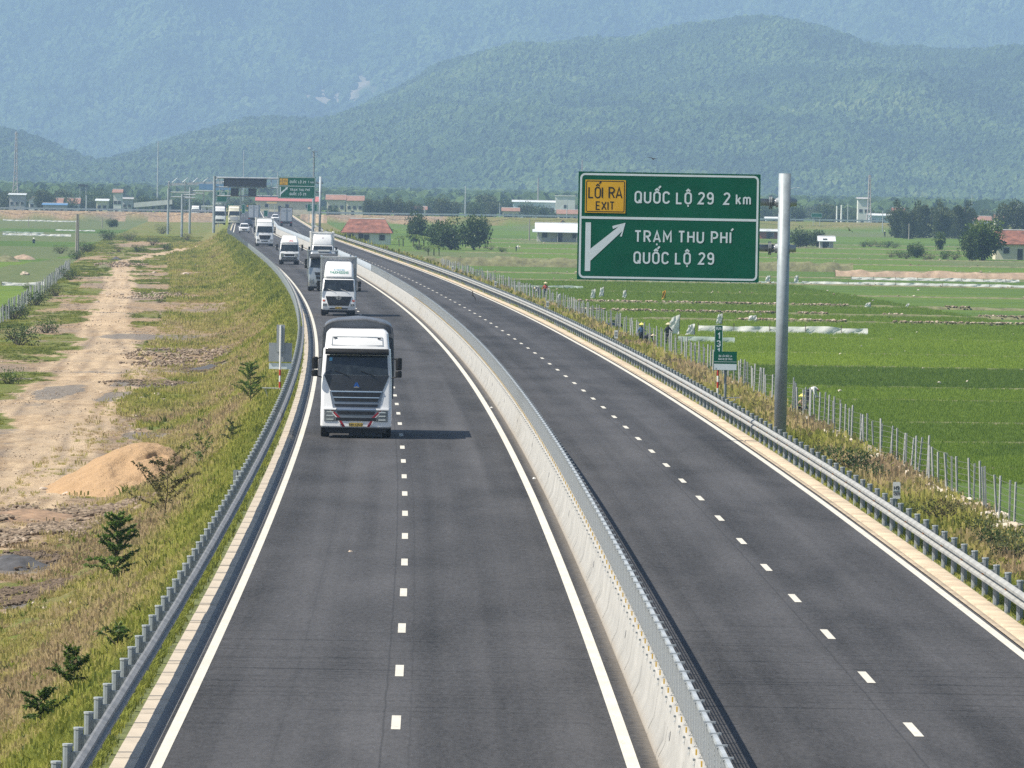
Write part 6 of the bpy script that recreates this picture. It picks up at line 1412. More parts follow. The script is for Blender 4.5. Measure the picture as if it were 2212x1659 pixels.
for i, (x0, x1, yt, yw, yb, w_, r_, lab) in enumerate([(1086, 1120, 450, 456, 466, wall_c, tile_orange, 'small house with orange roof under the pale blue building'), (1205, 1250, 454, 462, 470, wall_c, tile_orange, 'wide orange roofed house below the tall white block'), (893, 920, 447, 453, 466, wall_c, tile_orange, 'orange roofed house between the grey green trees and the tall mast'),
    (706, 745, 422, 431, 445, wall_c, tile_orange, 'orange roofed house right of the far exit sign, nearer the sign'), (748, 784, 424, 433, 446, wall_c, tile_orange, 'orange roofed house left of the grey green tree row'), (554, 686, 425, 434, 447, wall_c, mat('pink_red_roof', (.42, .14, .13), .7), 'long low toll office with red roof behind the message gantry'),
    (20, 53, 419, 421, 444, wall_g, sheet_w, 'two storey pale house with flat roof at far left village'), (62, 103, 418, 432, 447, wall_w, tile_orange, 'white gabled house with orange roof, second in the far left village'), (108, 133, 429, 439, 450, wall_g, tile_orange, 'small orange roofed house behind the blue awning shed'),
    (138, 170, 429, 439, 451, wall_w, tile_orange, 'orange roofed house right of the blue awning shed'), (93, 142, 440, 443, 455, wall_g, sheet_blue, 'open shed with thin blue sheet roof in the left village'), (208, 232, 431, 434, 445, wall_c, sheet_w, 'small cream shop with white roof in the left village'),
    (245, 262, 410, 416, 430, wall_w, tile_orange, 'orange roofed house higher up among the trees left of the overpass'), (264, 285, 428, 430, 445, wall_g, wall_g, 'grey blank walled building left of the overpass'), (1853, 1877, 428, 430, 470, wall_w, wall_g, 'unfinished three storey white building beside the lattice mast'),
    (1878, 1935, 463, 466, 474, wall_b, sheet_w, 'long low building with white roof right of the unfinished block'), (1930, 1952, 450, 458, 472, wall_c, tile_red, 'red roofed house half hidden by the bamboo grove'), (2098, 2140, 468, 476, 492, wall_w, tile_orange, 'white house with orange roof between bamboo grove and right trees'),
    (2150, 2185, 464, 472, 486, wall_w, tile_orange, 'orange roofed house behind the trees at the right edge'), (2190, 2215, 442, 450, 462, wall_w, sheet_w, 'small white gabled house high behind the trees at the right edge'), (1655, 1700, 470, 474, 484, wall_b, sheet_w, 'pale blue shed seen behind the big sign pole'), (1300, 1335, 452, 460, 470, wall_c, tile_orange, 'orange roofed house hidden behind the big sign'), (850, 870, 452, 458, 468, wall_c, tile_orange, 'small orange roof peeping between grey green trees')]):
    gf = lab.startswith('white gabled') or 'small white gabled' in lab
    hpx(x0, x1, yt, yw, yb, w_, r_, lab, Z=2330 + 37 * (i % 5), wins=3 if x1 - x0 > 30 else 2, gable_front=gf, d=8)

# overpass at the left of the toll area
a = atZ(289, 438, 2420); b_ = atZ(372, 431, 2420)
op = empty('overpass', (a.x, 2420, GL), 0, 'white parapet overpass rising beside the toll gantries', 'bridge'); inv = Matrix.Translation((-a.x, -2420, -GL))
mb = MB(); hpx_ = FPX / 2420
mb.add([(a.x, 2420, a.z - 1.6), (b_.x, 2420, b_.z - 1.6), (b_.x, 2420, b_.z), (a.x, 2420, a.z), (a.x, 2430, a.z - 1.6), (b_.x, 2430, b_.z - 1.6), (b_.x, 2430, b_.z), (a.x, 2430, a.z)], [(0, 1, 2, 3), (5, 4, 7, 6), (3, 2, 6, 7), (4, 5, 1, 0)], wall_w); o = mb.build('deck', op); o.matrix_parent_inverse = inv
for i in range(6): mb = MB(); x = a.x + (b_.x - a.x) * (i + .5) / 6; mb.box((x, 2425, (a.z + GL) / 2 - 1), (1.0, 6, a.z - GL), wall_g); o = mb.build('pier', op); o.matrix_parent_inverse = inv

# far embankment guardrail
fr = empty('far_guardrail', (0, crossing(0), -1.1), 0, 'long white guardrail on the far embankment road crossing the plain', 'guardrail'); mb = MB()
for X0, X1 in ((-330, float(Cx(1950)) - 13), (float(Cx(2090)) + 18, 330)):
    xs_ = np.linspace(X0, X1, 60)
    mb.strip([[(x, crossing(x) - 7, -0.7), (x, crossing(x) - 7, -.25)] for x in xs_], sheet_w); mb.strip([[(x, crossing(x) - 6.8, -0.7), (x, crossing(x) - 6.8, -.25)] for x in xs_], sheet_w)
o = mb.build('rail', fr); o.location = (0, -crossing(0), 1.1); mb = MB()
for X in np.arange(-330, 330, 6.0):
    if X < float(Cx(1950)) - 13 or X > float(Cx(2090)) + 18: mb.box((X, crossing(X) - 6.9, -.75), (.2, .2, .9), wall_g)
o = mb.build('posts', fr); o.location = (0, -crossing(0), 1.1); o['kind'] = 'stuff'

# ---- masts, poles, pylons
def pylon(x, yt, yb, wb_px, Z, label, name='pylon'):
    T = atZ(x, yt, Z); s_ = FPX / Z; hgt = T.z - GL; wb = wb_px / s_; t = empty(name, (T.x, Z, GL), 0, label, 'lattice mast'); m = mat('pylon_steel', (.42, .38, .38), .5, .3, .1, .5)
    mb = MB(); L_ = [(0, wb), (hgt * .35, wb * .45), (hgt, wb * .16)]
    wat = lambda z: float(np.interp(z, [q[0] for q in L_], [q[1] for q in L_]))
    zs = list(np.linspace(0, hgt, 14)); 
    for sx in (-1, 1):
        for sy in (-1, 1): mb.tube([(sx * wat(z) / 2, sy * wat(z) / 2, z) for z in zs], .16, m, 4)
    mb.build('legs', t); mb = MB()
    for i in range(len(zs) - 1):
        for sy in (-1, 1):
            a, c_ = wat(zs[i]) / 2, wat(zs[i + 1]) / 2; mb.tube([(-a, sy * a, zs[i]), (c_, sy * c_, zs[i + 1])], .08, m, 3); mb.tube([(a, sy * a, zs[i]), (-c_, sy * c_, zs[i + 1])], .08, m, 3)
    mb.build('bracing', t); mb = MB()
    for f_ in (.82, .9, .97): mb.box((0, 0, hgt * f_), (wb * .5, .4, .4), m)
    mb.build('crossarm', t); return t
pylon(35.5, 284, 404, 15, 3000, 'tall red and white lattice mast in front of the left hill')
pylon(1879, 378, 484, 14, 2300, 'tall lattice mast beside the unfinished building at right')
pylon(1163, 384, 432, 5, 3200, 'thin far lattice mast above the pale blue building')
pylon(1258, 346, 378, 5, 3400, 'thin mast standing behind the left end of the big sign')
def pole(x, yt, yb, Z, r, label, m=galv_pole, arm=None, cat='pole', name='pole', grp=None):
    B = atZ(x, yb, Z); T = atZ(x, yt, Z); g = min(B.z, gz(B.x, Z)); t = empty(name, (T.x, Z, g), 0, label, cat, grp); mb = MB(); mb.tube([(0, 0, -.3), (0, 0, T.z - g)], [r, r * .7], m, 8); mb.build('post', t)
    if arm: mb = MB(); mb.tube([(0, 0, T.z - g), (arm * .6, 0, T.z - g + .5), (arm, 0, T.z - g + .45)], .07, m, 5); mb.box((arm, 0, T.z - g + .4), (.9, .3, .2), white_flat); mb.build('lamp_arm', t)
    return t
wood = mat('pole_concrete', (.30, .28, .25), .9)
for a in [(1144, 473, 535, 1560, .16, 'bare concrete utility pole in the field left of the farmhouse', wood), (1964, 483, 530, 1800, .16, 'utility pole in front of the bamboo grove', wood), (1907, 455, 499, 2100, .15, 'thin pole left of the bamboo grove', galv), (2100, 420, 474, 2400, .16, 'tall thin pole above the right end of the bamboo grove', galv),
          (1006, 402, 467, 2300, .26, 'tall lighting mast above the big dark trees', galv), (166, 462, 540, 1130, .18, 'left post of the twin concrete pole in the left fields', wood), (169.5, 463, 541, 1130, .18, 'right post of the twin concrete pole in the left fields', wood),
          (187, 422, 457, 2300, .2, 'pole in the left village right of the orange roofs', galv), (342, 305, 432, 2900, .3, 'very tall thin mast between left village and toll gantries', galv), (527, 325, 386, 2700, .2, 'thin mast rising behind the message gantry', galv),
          (1808, 445, 484, 2250, .3, 'left white pole of the pair near the lattice mast', white_flat), (1818, 443, 486, 2250, .35, 'right white pole of the pair near the lattice mast', white_flat), (1832, 440, 492, 2200, .2, 'slim pole right of the white pair near the lattice mast', galv), (917, 447, 470, 2200, .14, 'short pole behind the far embankment left of the dark trees', galv),
          (62, 468, 496, 1750, .12, 'thin pole in the left fields before the dirt embankment', wood), (221, 470, 492, 1750, .12, 'thin pole near the lone dark tree at left', wood), (1225, 430, 468, 2300, .14, 'slim pole beside the arch block', galv), (1080, 440, 468, 2300, .14, 'slim pole left of the pale blue building', galv)]:
    pole(*a)
pole(600, 372, 440, 2500, .2, 'curved arm street lamp behind the message gantry', galv, -3.2, 'street lamp', 'street_lamp'); pole(1708, 408, 470, 2300, .18, 'curved arm street lamp right of the big sign pole', galv, 2.5, 'street lamp', 'street_lamp')
tm = pole(678.5, 326, 486, 1420, .22, 'tall camera mast behind the message gantry with small platform on top', galv_dark, None, 'mast', 'camera_mast')
mb = MB(); hgt = atZ(678.5, 326, 1420).z - tm.location.z; mb.box((.25, 0, hgt - 1.1), (1.0, .6, .08), galv); mb.box((.25, 0, hgt - .1), (1.0, .6, .06), galv)
for s in (-.2, .7): mb.tube([(s, 0, hgt - 1.1), (s, 0, hgt - .1)], .03, galv, 4)
mb.build('platform', tm); mb = MB(); mb.tube([(-.2, 0, hgt - .3), (-.9, 0, hgt + .4)], .05, galv, 5); mb.box((-1.0, 0, hgt + .55), (.5, .3, .35), white_flat); mb.build('camera_head', tm)

# toll area: posts, cantilevers, signs
for x, yt, yb, Z, lab in ((364, 407, 479, 1560, 'left steel sign post of the group before the toll area'), (394, 419, 484, 1480, 'nearest middle steel sign post of the group before the toll area'), (411, 404, 481, 1600, 'right steel sign post of the group before the toll area')):
    B = atZ(x, yb, Z); T = atZ(x, yt, Z); t = empty('sign_post', (T.x, Z, gz(T.x, Z)), 0, lab, 'sign post'); g = t.location.z; mb = MB(); mb.tube([(0, 0, -.3), (0, 0, T.z - g)], .26, galv_pole, 10); mb.build('post', t)
    for dy_, x1, nm in {364: ((9, 411, 0), (19, 411, 0)), 394: ((2, 422, 0), (9, 422, 0)), 411: ((9, 462, 0), (14, 440, 0))}[x]:
        q = atZ(x1, yt + dy_, Z); mb = MB(); mb.tube([(0, 0, q.z - g), (q.x - T.x, 0, q.z - g)], .14, galv, 8); mb.build('arm', t)
def flat_sign(x0, y0, x1, y1, Z, m, label, lines=(), ink=None, post=True, name='road_sign'):
    a = atZ(x0, y0, Z); b_ = atZ(x1, y1, Z); g = gz((a.x + b_.x) / 2, Z); t = empty(name, ((a.x + b_.x) / 2, Z, g), 0, label, 'road sign'); W_, H_ = b_.x - a.x, a.z - b_.z; zc = (a.z + b_.z) / 2 - g
    mb = MB(); mb.box((0, 0, zc), (W_, .08, H_), m); p = mb.build('sign_panel', t)
    if ink: mb = MB(); frame_line(mb, -W_ / 2 + .08, zc - H_ / 2 + .08, W_ / 2 - .08, zc + H_ / 2 - .08, .06, ink, .045, .1); mb.build('border', p)
    for i, s_ in enumerate(lines):
        mb = MB(); write(mb, s_, 0, zc + H_ * (.18 - .3 * i), H_ * .17, ink, .2, .25, 1.1, lambda p_, q_, c: (p_, -c - .045, q_), 0, 'c'); mb.build('lettering', p)
    if post:
        for s in (-.3, .3): mb = MB(); mb.tube([(s * W_, .1, -.3), (s * W_, .1, zc)], .09, galv, 6); mb.build('post', t)
    return t
flat_sign(468, 413, 491, 437, 1700, sign_green, 'tall green board at the left post of the message gantry', ('CT01',), sign_white)
flat_sign(522, 441, 530, 461, 1900, sign_green, 'narrow green board between the distant trucks', (), sign_white); flat_sign(533, 443, 551, 447, 1900, mat('orange_board', (.7, .3, .08), .6), 'orange board above the far grey box truck')
flat_sign(491, 441, 505, 450, 2000, sign_green, 'green board seen above the cream truck'); flat_sign(569.5, 454, 579, 468, 1750, sign_green, 'small green board with white arrow near the crossing guardrail', (), sign_white)
flat_sign(663.5, 440, 685.5, 457, 1700, sign_green, 'bordered green board between the mast and the right sign pole', ('BAC', 'NAM'), sign_white); flat_sign(1752, 460, 1776, 470, 2150, sign_green, 'wide green board on two posts right of the big sign pole', (), sign_white)
flat_sign(576, 436, 598, 440, 2150, mat('yellow_beam', (.65, .5, .2), .6), 'yellow height limit portal behind the message gantry'); flat_sign(169, 398, 190, 403, 2500, scr, 'dark board on a tall post above the left village')
# canopy trusses of the toll plaza
tc = empty('toll_canopy', atZ(380, 470, 2500), 0, 'hazy blue and grey toll plaza canopy behind the sign posts', 'canopy'); g = tc.location
def loc(x, y): p = atZ(x, y, 2500); return (p.x - g.x, 0, p.z - g.z)
for x in (365, 400, 440, 480, 520, 560): a = loc(x, 392); mb = MB(); mb.tube([(a[0], 6, -6), a], .3, wall_g, 6); mb.build('column', tc)
mb = MB(); a, c_ = loc(362, 396), loc(565, 388); mb.add([a, c_, (c_[0], 20, c_[2]), (a[0], 20, a[2]), (a[0], 0, a[2] - .9), (c_[0], 0, c_[2] - .9)], [(0, 1, 2, 3), (4, 5, 1, 0)], wall_g); rf = mb.build('roof', tc)
mb = MB(); a, c_ = loc(430, 396), loc(500, 394); mb.box(((a[0] + c_[0]) / 2, -.2, a[2] - 1.2), (c_[0] - a[0], .3, 2.0), sheet_blue); mb.build('fascia', rf)
for k in range(9): a = loc(372 + 22 * k, 394); c_ = loc(383 + 22 * k, 384); d_ = loc(394 + 22 * k, 394); mb = MB(); mb.tube([a, c_, d_], .1, galv, 4); mb.build('truss', rf)
# lane booths and clutter
for i, (x, y, w_) in enumerate([(437, 462, 14), (455, 463, 12), (430, 470, 10), (468, 456, 16)]):
    P = atZ(x, y, 2300); P.z = gz(P.x, 2300); s_ = FPX / 2300; house(P, w_ / s_, 3, atZ(x, y - 16, 2300).z - P.z, .2, wall_w, sheet_w, ['white toll booth left of the faint far truck', 'second white toll booth under the sign arms', 'low white hut at the toll lanes', 'toll booth nearest the message gantry'][i], wins=1)
# concrete end block
P = G(661, 489, -1.0); P = RP(11.4, 1330, 0); t = empty('end_block', P, 0, 'pale concrete end block where the right guardrail begins, by the far sign', 'concrete block'); mb = MB(); mb.box((-.3, 0, .45), (.75, .6, .95), wall_c, top=(.8, .8)); mb.build('block', t)

# ================================================================== FIELD BUNDS, PLASTIC, ROCKS
earth = mat('bund_earth', (0.15, 0.15, 0.075), .95, 0, .4, 1.2); earth_red = mat('red_bank_earth', (0.33, 0.245, 0.175), .95, 0, .3, 1.0)
def bund(Zc, x0px, x1px, h_, wd, mtl, seed, name='field_bund'):
    X0, X1 = (x0px - CX) / FPX * Zc, (x1px - CX) / FPX * Zc; X0 = max(X0, float(Cx(Zc)) + 21.8) if X1 > 0 or Zc < 1000 and x0px > 900 else X0
    if X1 - X0 < 4: return None
    n = max(12, int((X1 - X0) / .7)); xs_ = np.linspace(X0, X1, n); zc = Zc + 1.8 * (fbm(xs_ * .06, xs_ * 0 + seed, seed) - .5); base = ground_z(xs_, zc)
    r_ = []
    for f_, hh in ((-1, -.1), (-.55, .6), (-.1, 1), (.5, .8), (1, -.1)):
        jit = .35 * (vn(xs_ * 1.1, xs_ * 0 + f_ * 3, seed) - .5); r_.append(np.stack([xs_, zc + f_ * wd / 2 * (1 + jit), base + h_ * np.maximum(hh * (.75 + .5 * vn(xs_ * .8, xs_ * 0 + f_, seed + 4)), -.1)], -1))
    V = np.stack(r_, 0); o = link_mesh(name, npmesh(name, V.reshape(-1, 3), gridfaces(5, n), mtl, False)); return tag(o, kind='structure')
bpts = []
for i, Z in enumerate(BUND):
    if Z > 1650: break
    rocky = i in (8, 9, 10); hh = .14 if i < 8 else .16; hh = .28 if rocky else hh
    b = bund(Z, 1000, 2260, hh, .9 + .4 * rocky, earth, 40 + i)
    if rocky or i > 7:
        n = 800 if rocky else 60; X = rs.uniform(float(Cx(Z)) + 22, Z * .075, n); X = X[fbm(X * .22, X * 0 + i, 31) > (.47 if rocky else .5)]; n = len(X); bpts.append(np.stack([X, Z + rs.normal(0, .3, n), ground_z(X, np.full(n, Z)) + hh * .8], -1))
bpts = np.concatenate(bpts); scatter('bund_stones', bpts, rs.uniform(.10, .42, len(bpts)) * .8, rs.uniform(0, 6, len(bpts)), rs.uniform(.0, .85, len(bpts)), stones)
bund(1062, 880, 1838, 1.25, 3.2, earth, 71, 'earth_bank'); bund(1010, 1800, 2260, .9, 2.6, earth_red, 72, 'earth_bank')
def sheetmat(name, c, k):
    m, nt, b = newmat(name); h = N(nt); f = h.noise(h.obj(), 2.5, 4); col = h.mix(h.mapr(f, .3, .7), tuple(x * .8 for x in c), c); h.l(col, b.inputs['Base Color']); b.inputs['Roughness'].default_value = .45
    tr = h.n('ShaderNodeBsdfTranslucent'); h.l(col, tr.inputs[0]); mx = h.n('ShaderNodeMixShader'); mx.inputs[0].default_value = k; h.l(b.outputs[0], mx.inputs[1]); h.l(tr.outputs[0], mx.inputs[2]); h.l(mx.outputs[0], nt.nodes['Material Output'].inputs[0]); return m
plastic = sheetmat('white_plastic_sheet', (.88, .89, .87), .5); plastic_c = sheetmat('clear_plastic_sheet', (.52, .62, .58), .5)
def sheet_wall(x0, x1, ybase, hpx_, label, mtl=plastic, seed=1, Z=None):
    P = G((x0 + x1) / 2, ybase, GR if x0 > 500 else GL) if Z is None else atZ((x0 + x1) / 2, ybase, Z); Zc = P.y; s_ = FPX / Zc; X0, X1 = (x0 - CX) / s_ + (.0), (x1 - CX) / s_; n = max(10, int((X1 - X0) / .35)); xs_ = np.linspace(X0, X1, n)
    t = empty('plastic_sheet', (X0, Zc, gz(X0, Zc)), 0, label, 'plastic sheet'); wob = .25 * (fbm(xs_ * .9, xs_ * 0, seed) - .5); hh = hpx_ / s_ * (.8 + .5 * (fbm(xs_ * .5, xs_ * 0 + 3, seed) - .4)); b = ground_z(xs_, np.full(n, Zc))
    V = np.stack([np.stack([xs_ - X0, wob * f_ + .3 * (1 - f_) * 0, b - t.location.z + hh * f_], -1) for f_ in (0, .35, .7, 1.0)], 0); V[1, :, 1] += .10 + .16 * np.sin(xs_ * 3.1 + 2 * wob); V[2, :, 1] += .25 + .20 * np.sin(xs_ * 3.7 + 1); V[3, :, 1] += .42 + .12 * np.sin(xs_ * 2.9 + 2)
    link_mesh('sheet', npmesh('sheet', V.reshape(-1, 3), gridfaces(4, n), mtl, True), t)
    k = 0
    for x in np.arange(0, X1 - X0 + .1, 3.0 if X1 - X0 < 30 else 6.0): mb = MB(); mb.tube([(x, .05, -.1 + gz(X0 + x, Zc) - t.location.z), (x, .05, hpx_ / s_ * 1.15 + gz(X0 + x, Zc) - t.location.z)], .03, bark, 4); mb.build('stake', t); k += 1
    return t
sheet_wall(1506, 1873, 722, 19, 'long white plastic sheet wall across the field behind the green kilometre sign', seed=3); sheet_wall(1462, 1586, 742, 15, 'short pale plastic sheet wall nearer the field fence left of the kilometre sign', plastic_c, 4)
sheet_wall(1103, 1256, 624, 9, 'clear plastic sheet wall in the field under the left edge of the big sign', plastic_c, 5); sheet_wall(1835, 2198, 607, 7, 'long white plastic sheet along the foot of the red earth bank', seed=6); sheet_wall(1728, 2260, 619, 8, 'longest pale plastic sheet wall in front of the red earth bank', plastic, 7)
sheet_wall(1300, 1730, 611, 6, 'pale plastic strip running behind the lower edge of the big sign', plastic_c, 8)
sheet_wall(0, 165, 478, 3, 'thin white plastic strip in the farthest left field', seed=9); sheet_wall(114, 200, 499, 3, 'short white plastic strip left of the twin pole', seed=10); sheet_wall(0, 148, 509, 5, 'wide white plastic strip above the green left field', seed=11); sheet_wall(0, 90, 503, 3, 'thin white plastic strip above the wide one at far left', plastic_c, 12)
sheet_wall(0, 92, 617, 8, 'pale stone coloured sheet wall between the two near left fields', seed=13); sheet_wall(0, 48, 672, 10, 'black plastic sheet edging in the nearest left field', black_plastic, 14)
def flag(x, y, wpx, hpx_, label, seed, col=plastic, ang=0.3):
    P = G(x, y, GR); s_ = FPX / P.y; rg = random.Random(seed); t = empty('plastic_flag', P, 0, label, 'plastic flag'); w_, h_ = wpx / s_, hpx_ / s_; mb = MB(); mb.tube([(w_ * .45, 0, -.1), (w_ * .45 + ang * .2, 0, h_ * 1.25)], .025, bark, 4); mb.build('stake', t)
    rows_ = []
    for i in range(7):
        f_ = i / 6; rows_.append([(w_ * (.45 + ang * .16 * f_) - w_ * k / 5 * (1 - .35 * f_) * (1 + .1 * rg.random()), .16 * math.sin(k * 1.4 + i + seed), h_ * (.12 + 1.05 * f_ - .12 * k / 5 * rg.uniform(.5, 1.6))) for k in range(6)])
    mb = MB(); mb.strip(rows_, col); mb.build('sheet', t, True); return t
for i, (x, y, w_, h_, lab) in enumerate([(1281, 648, 11, 21, 'white plastic flag on a stake, leftmost of the row of three below the big sign'), (1299, 644, 10, 21, 'middle white plastic flag of the row below the big sign'), (1349, 646, 9, 17, 'right white plastic flag of the row below the big sign'), (1206, 650, 8, 13, 'small white plastic flag by the field fence left of the big sign'), (1161, 633, 8, 14, 'small ragged white plastic near the field fence far left'),
    (1455, 726, 26, 40, 'largest white plastic sheet hanging on a stake beside the standing farmer'), (1492, 727, 20, 24, 'crumpled white plastic flag right of the standing farmer'), (1553, 703, 14, 22, 'white plastic flag leaning behind the top of the kilometre sign'), (1625, 697, 22, 14, 'white plastic flag stretched sideways right of the kilometre sign'), (1658, 610, 11, 13, 'white plastic flag by the sign pole under the board'), (1720, 612, 10, 15, 'white plastic flag right of the sign pole'),
    (1874, 667, 14, 12, 'pale plastic flag on the stony bund at right'), (1960, 667, 9, 10, 'small pale plastic flag on the stony bund at far right'), (1433, 648, 8, 18, 'yellow cloth on a leaning stick in the field below the big sign')]):
    flag(x, y, w_, h_, lab, i, sign_yellow if 'yellow' in lab else plastic, .3 if i % 2 else -.2)
def heap(P, w_, d_, h_, mtl, label, cat, name, seed, n=28, rough=.25, skew_=0.0, power=1.0):
    t = np.linspace(-1.15, 1.15, n); A, B = np.meshgrid(t, t, indexing='xy'); rr_ = np.sqrt(A ** 2 + B ** 2) + rough * (fbm(A * 2 + seed, B * 2, seed) - .5)
    H_ = np.clip(1 - rr_, -.12, 1) ** 1 if power == 1 else np.where(rr_ < 1, np.cos(np.clip(rr_, 0, 1) * math.pi / 2) ** power, -.08)
    H_ = H_ + rough * (.16 * (fbm(A * 7, B * 7, seed + 2) - .5) + .10 * (fbm(A * 19, B * 19, seed + 5, 3) - .5)) * (rr_ < 1)
    if name == 'sand_heap': H_ = H_ - .10 * np.exp(-((A - .25) / .22) ** 2) * np.exp(-((B + .30 + .06 * np.sin(A * 14)) / .045) ** 2)
    X = P.x + A * w_ / 2 + skew_ * H_; Y = P.y + B * d_ / 2; Zg = ground_z(X, Y, False) * .3 + P.z * .7 + H_ * h_
    me_ = npmesh(name, np.stack([X - P.x, Y - P.y, Zg - P.z], -1).reshape(-1, 3), gridfaces(n, n), mtl, True); o = link_mesh(name, me_); o.location = P; return tag(o, label, cat)
def sand_mat():
    m, nt, b = newmat('heap_sand'); h = N(nt); P = h.pos(); f = h.noise(P, 1.2, 5, .6); g = h.noise(P, 9, 4, .75)
    h.l(h.mix(h.mapr(g, .35, .7, 0, .5), h.ramp(f, [(.3, (.42, .27, .14)), (.7, (.54, .36, .20))]), (.29, .18, .09)), b.inputs['Base Color']); b.inputs['Roughness'].default_value = .95; h.bump(g, .8, .15, b); return m
P = G(262, 1052, GL); P.z = gz(P.x, P.y) - .1
heap(P, 300 / (FPX / P.y) * 1.15, 20, 1.8, sand_mat(), 'big heap of orange sand on the bare ground left of the road', 'sand heap', 'sand_heap', 4, 110, .34, .8, 1.15)
for x, y, w_, hh, m_, lab, sd in ((455, 797, 90, .35, mat('dark_gravel', (.07, .07, .075), .95, 0, .4, 3), 'low heap of dark gravel on the grass at the foot of the bank', 5), (30, 1225, 160, .5, mat('dark_gravel', (.07, .07, .075)), 'dark gravel heap at the left edge', 6), (60, 1120, 330, .4, mat('brown_clod_earth', (.25, .165, .105), .95, 0, .5, 2.5), 'long mound of brown clods at the left edge below the sand heap', 7),
    (10, 565, 70, 1.2, earth, 'brown soil heap by the far left field corner', 8), (50, 560, 60, .8, earth_red, 'second soil heap behind the far left fence', 9), (225, 577, 36, .5, earth, 'small brown mound beside the far end of the dirt track', 12), (250, 562, 30, .5, mat('dark_gravel', (.07, .07, .075)), 'small dark mound at the far end of the dirt track', 13)):
    P = G(x, y, GL); P.z = gz(P.x, P.y) - .05; s_ = FPX / P.y; heap(P, w_ / s_, max(3, w_ / s_ * 1.4), hh, m_, lab, 'earth heap', 'earth_heap', sd, 34, .55)
cpt = []; cti = []; csz = []
for x, y, rx, ry, n, t0_, t1_, s0 in ((110, 1125, 220, 34, 5200, .0, .45, .12), (60, 1160, 130, 24, 2200, .0, .5, .12), (390, 772, 120, 20, 2600, .05, .5, .14), (35, 1215, 110, 22, 2200, .0, .06, .09), (50, 1300, 110, 24, 2200, .0, .06, .09), (450, 798, 80, 8, 900, .0, .05, .1), (320, 832, 100, 9, 800, .0, .3, .1), (330, 640, 90, 8, 500, .2, .7, .16), (260, 572, 60, 5, 500, .1, .5, .2)):
    P = at(x, y, GL); a_ = rs.uniform(0, 6.283, n); r_ = np.sqrt(rs.uniform(0, 1, n)) * rs.uniform(.75, 1.1, n); X = P.x + np.cos(a_) * r_ * rx * P.y / FPX; Y = P.y + np.sin(a_) * r_ * ry * P.y ** 2 / (FPX * 12.3)
    k = (fbm(X * .7, Y * .3, 55) > .42) & (X - Cx(Y) < -8.5); X, Y = X[k], Y[k]; cpt.append(np.stack([X, Y, ground_z(X, Y) + .02], -1)); cti.append(rs.uniform(t0_, t1_, len(X))); csz.append(s0 * rs.uniform(.4, 1.9, len(X)))
cpt = np.concatenate(cpt); scatter('broken_clods', cpt, np.concatenate(csz), rs.uniform(0, 6, len(cpt)), np.concatenate(cti), stones)
rock_m = mat('pale_rock', (.42, .35, .28), .95, 0, .3, 2.2); rmesh = []
for i in range(4):
    bm = bmesh.new(); bmesh.ops.create_icosphere(bm, subdivisions=2, radius=.5)
    from mathutils import noise as _ns
    for v in bm.verts: v.co *= 1 + .45 * _ns.noise(v.co * 2.2 + Vector((i * 5, 0, 0))) + .2 * _ns.noise(v.co * 6 + Vector((0, i, 0))); v.co.z = v.co.z * .65 + .15
    me_ = bpy.data.meshes.new('rock'); bm.to_mesh(me_); bm.free(); me_.materials.append(rock_m); rmesh.append(me_)
rk_ = [(c[0] * .3125, 734.4 + c[1] * .3125, c[2] * .3125) for c in [(990, 410, 60), (1085, 388, 60), (810, 415, 40), (840, 412, 36), (925, 530, 60), (955, 625, 45), (920, 640, 40), (300, 1035, 60), (465, 1068, 70), (480, 1210, 60), (140, 1246, 45), (225, 1248, 40), (1355, 300, 24), (1200, 310, 50), (700, 360, 30), (1100, 490, 44), (1200, 595, 40), (1465, 495, 30), (1510, 50, 34), (1770, 128, 40), (390, 1245, 55), (1130, 420, 50), (1260, 425, 40)]]
rk_ += [(c[0] * .4297, 1166 + c[1] * .4297, c[2] * .4297) for c in [(170, 320, 36), (235, 345, 50), (370, 330, 62), (315, 190, 44), (270, 430, 60), (375, 460, 50), (310, 540, 60), (75, 540, 40), (30, 375, 40)]]
rk_ += [(c[0] * .2343, 345.6 + c[1] * .2343, c[2] * .2343) for c in [(1520, 1520, 40), (990, 1245, 36), (1710, 1055, 70), (2010, 1235, 40), (2130, 1150, 36), (2110, 1355, 40), (1830, 1400, 34), (230, 1060, 80), (730, 1245, 24), (900, 1310, 40), (1300, 1035, 44), (1420, 1040, 40), (1310, 938, 24)]]
for i, (x, y, w_) in enumerate(rk_):
    P = LG(x, y); P.z = gz(P.x, P.y) - .03; o = link_mesh('rock', rmesh[i % 4], None, P, rnd.uniform(0, 6)); s_ = w_ / (FPX / P.y); o.scale = (s_, s_, s_ * rnd.uniform(.6, 1)); tag(o, 'pale rock lying in the grass and dirt left of the road', 'rock', 'pale rocks lying left of the road')
# white plastic and rubble along the foot of the field fence
for i, (x, y, w_, h_) in enumerate([(1777, 921, 42, 20), (1600, 838, 30, 10), (1570, 822, 26, 9), (1500, 797, 40, 12), (1460, 780, 34, 12), (1640, 862, 18, 14), (1950, 1000, 36, 12), (1990, 1030, 40, 14), (2060, 1060, 44, 16), (2120, 1095, 40, 12), (1905, 985, 30, 8), (1745, 905, 26, 10), (1430, 765, 26, 8)]):
    P = G(x, y, GR); P.x = float(Cx(P.y)) + 20.9; P.z = gz(P.x, P.y) - .03; s_ = FPX / P.y; heap(P, w_ / s_ * 1.2, 2.2, h_ / s_, plastic, ['crumpled white plastic heap under the field fence by the bent farmers'] [0] if i == 0 else 'crumpled white plastic lying along the foot of the field fence', 'plastic sheet', 'plastic_heap', 20 + i, 18, .9)
    bpy.context.scene.collection.objects[-1]['group'] = 'crumpled plastic along the field fence' if i else 'crumpled plastic at the farmers'
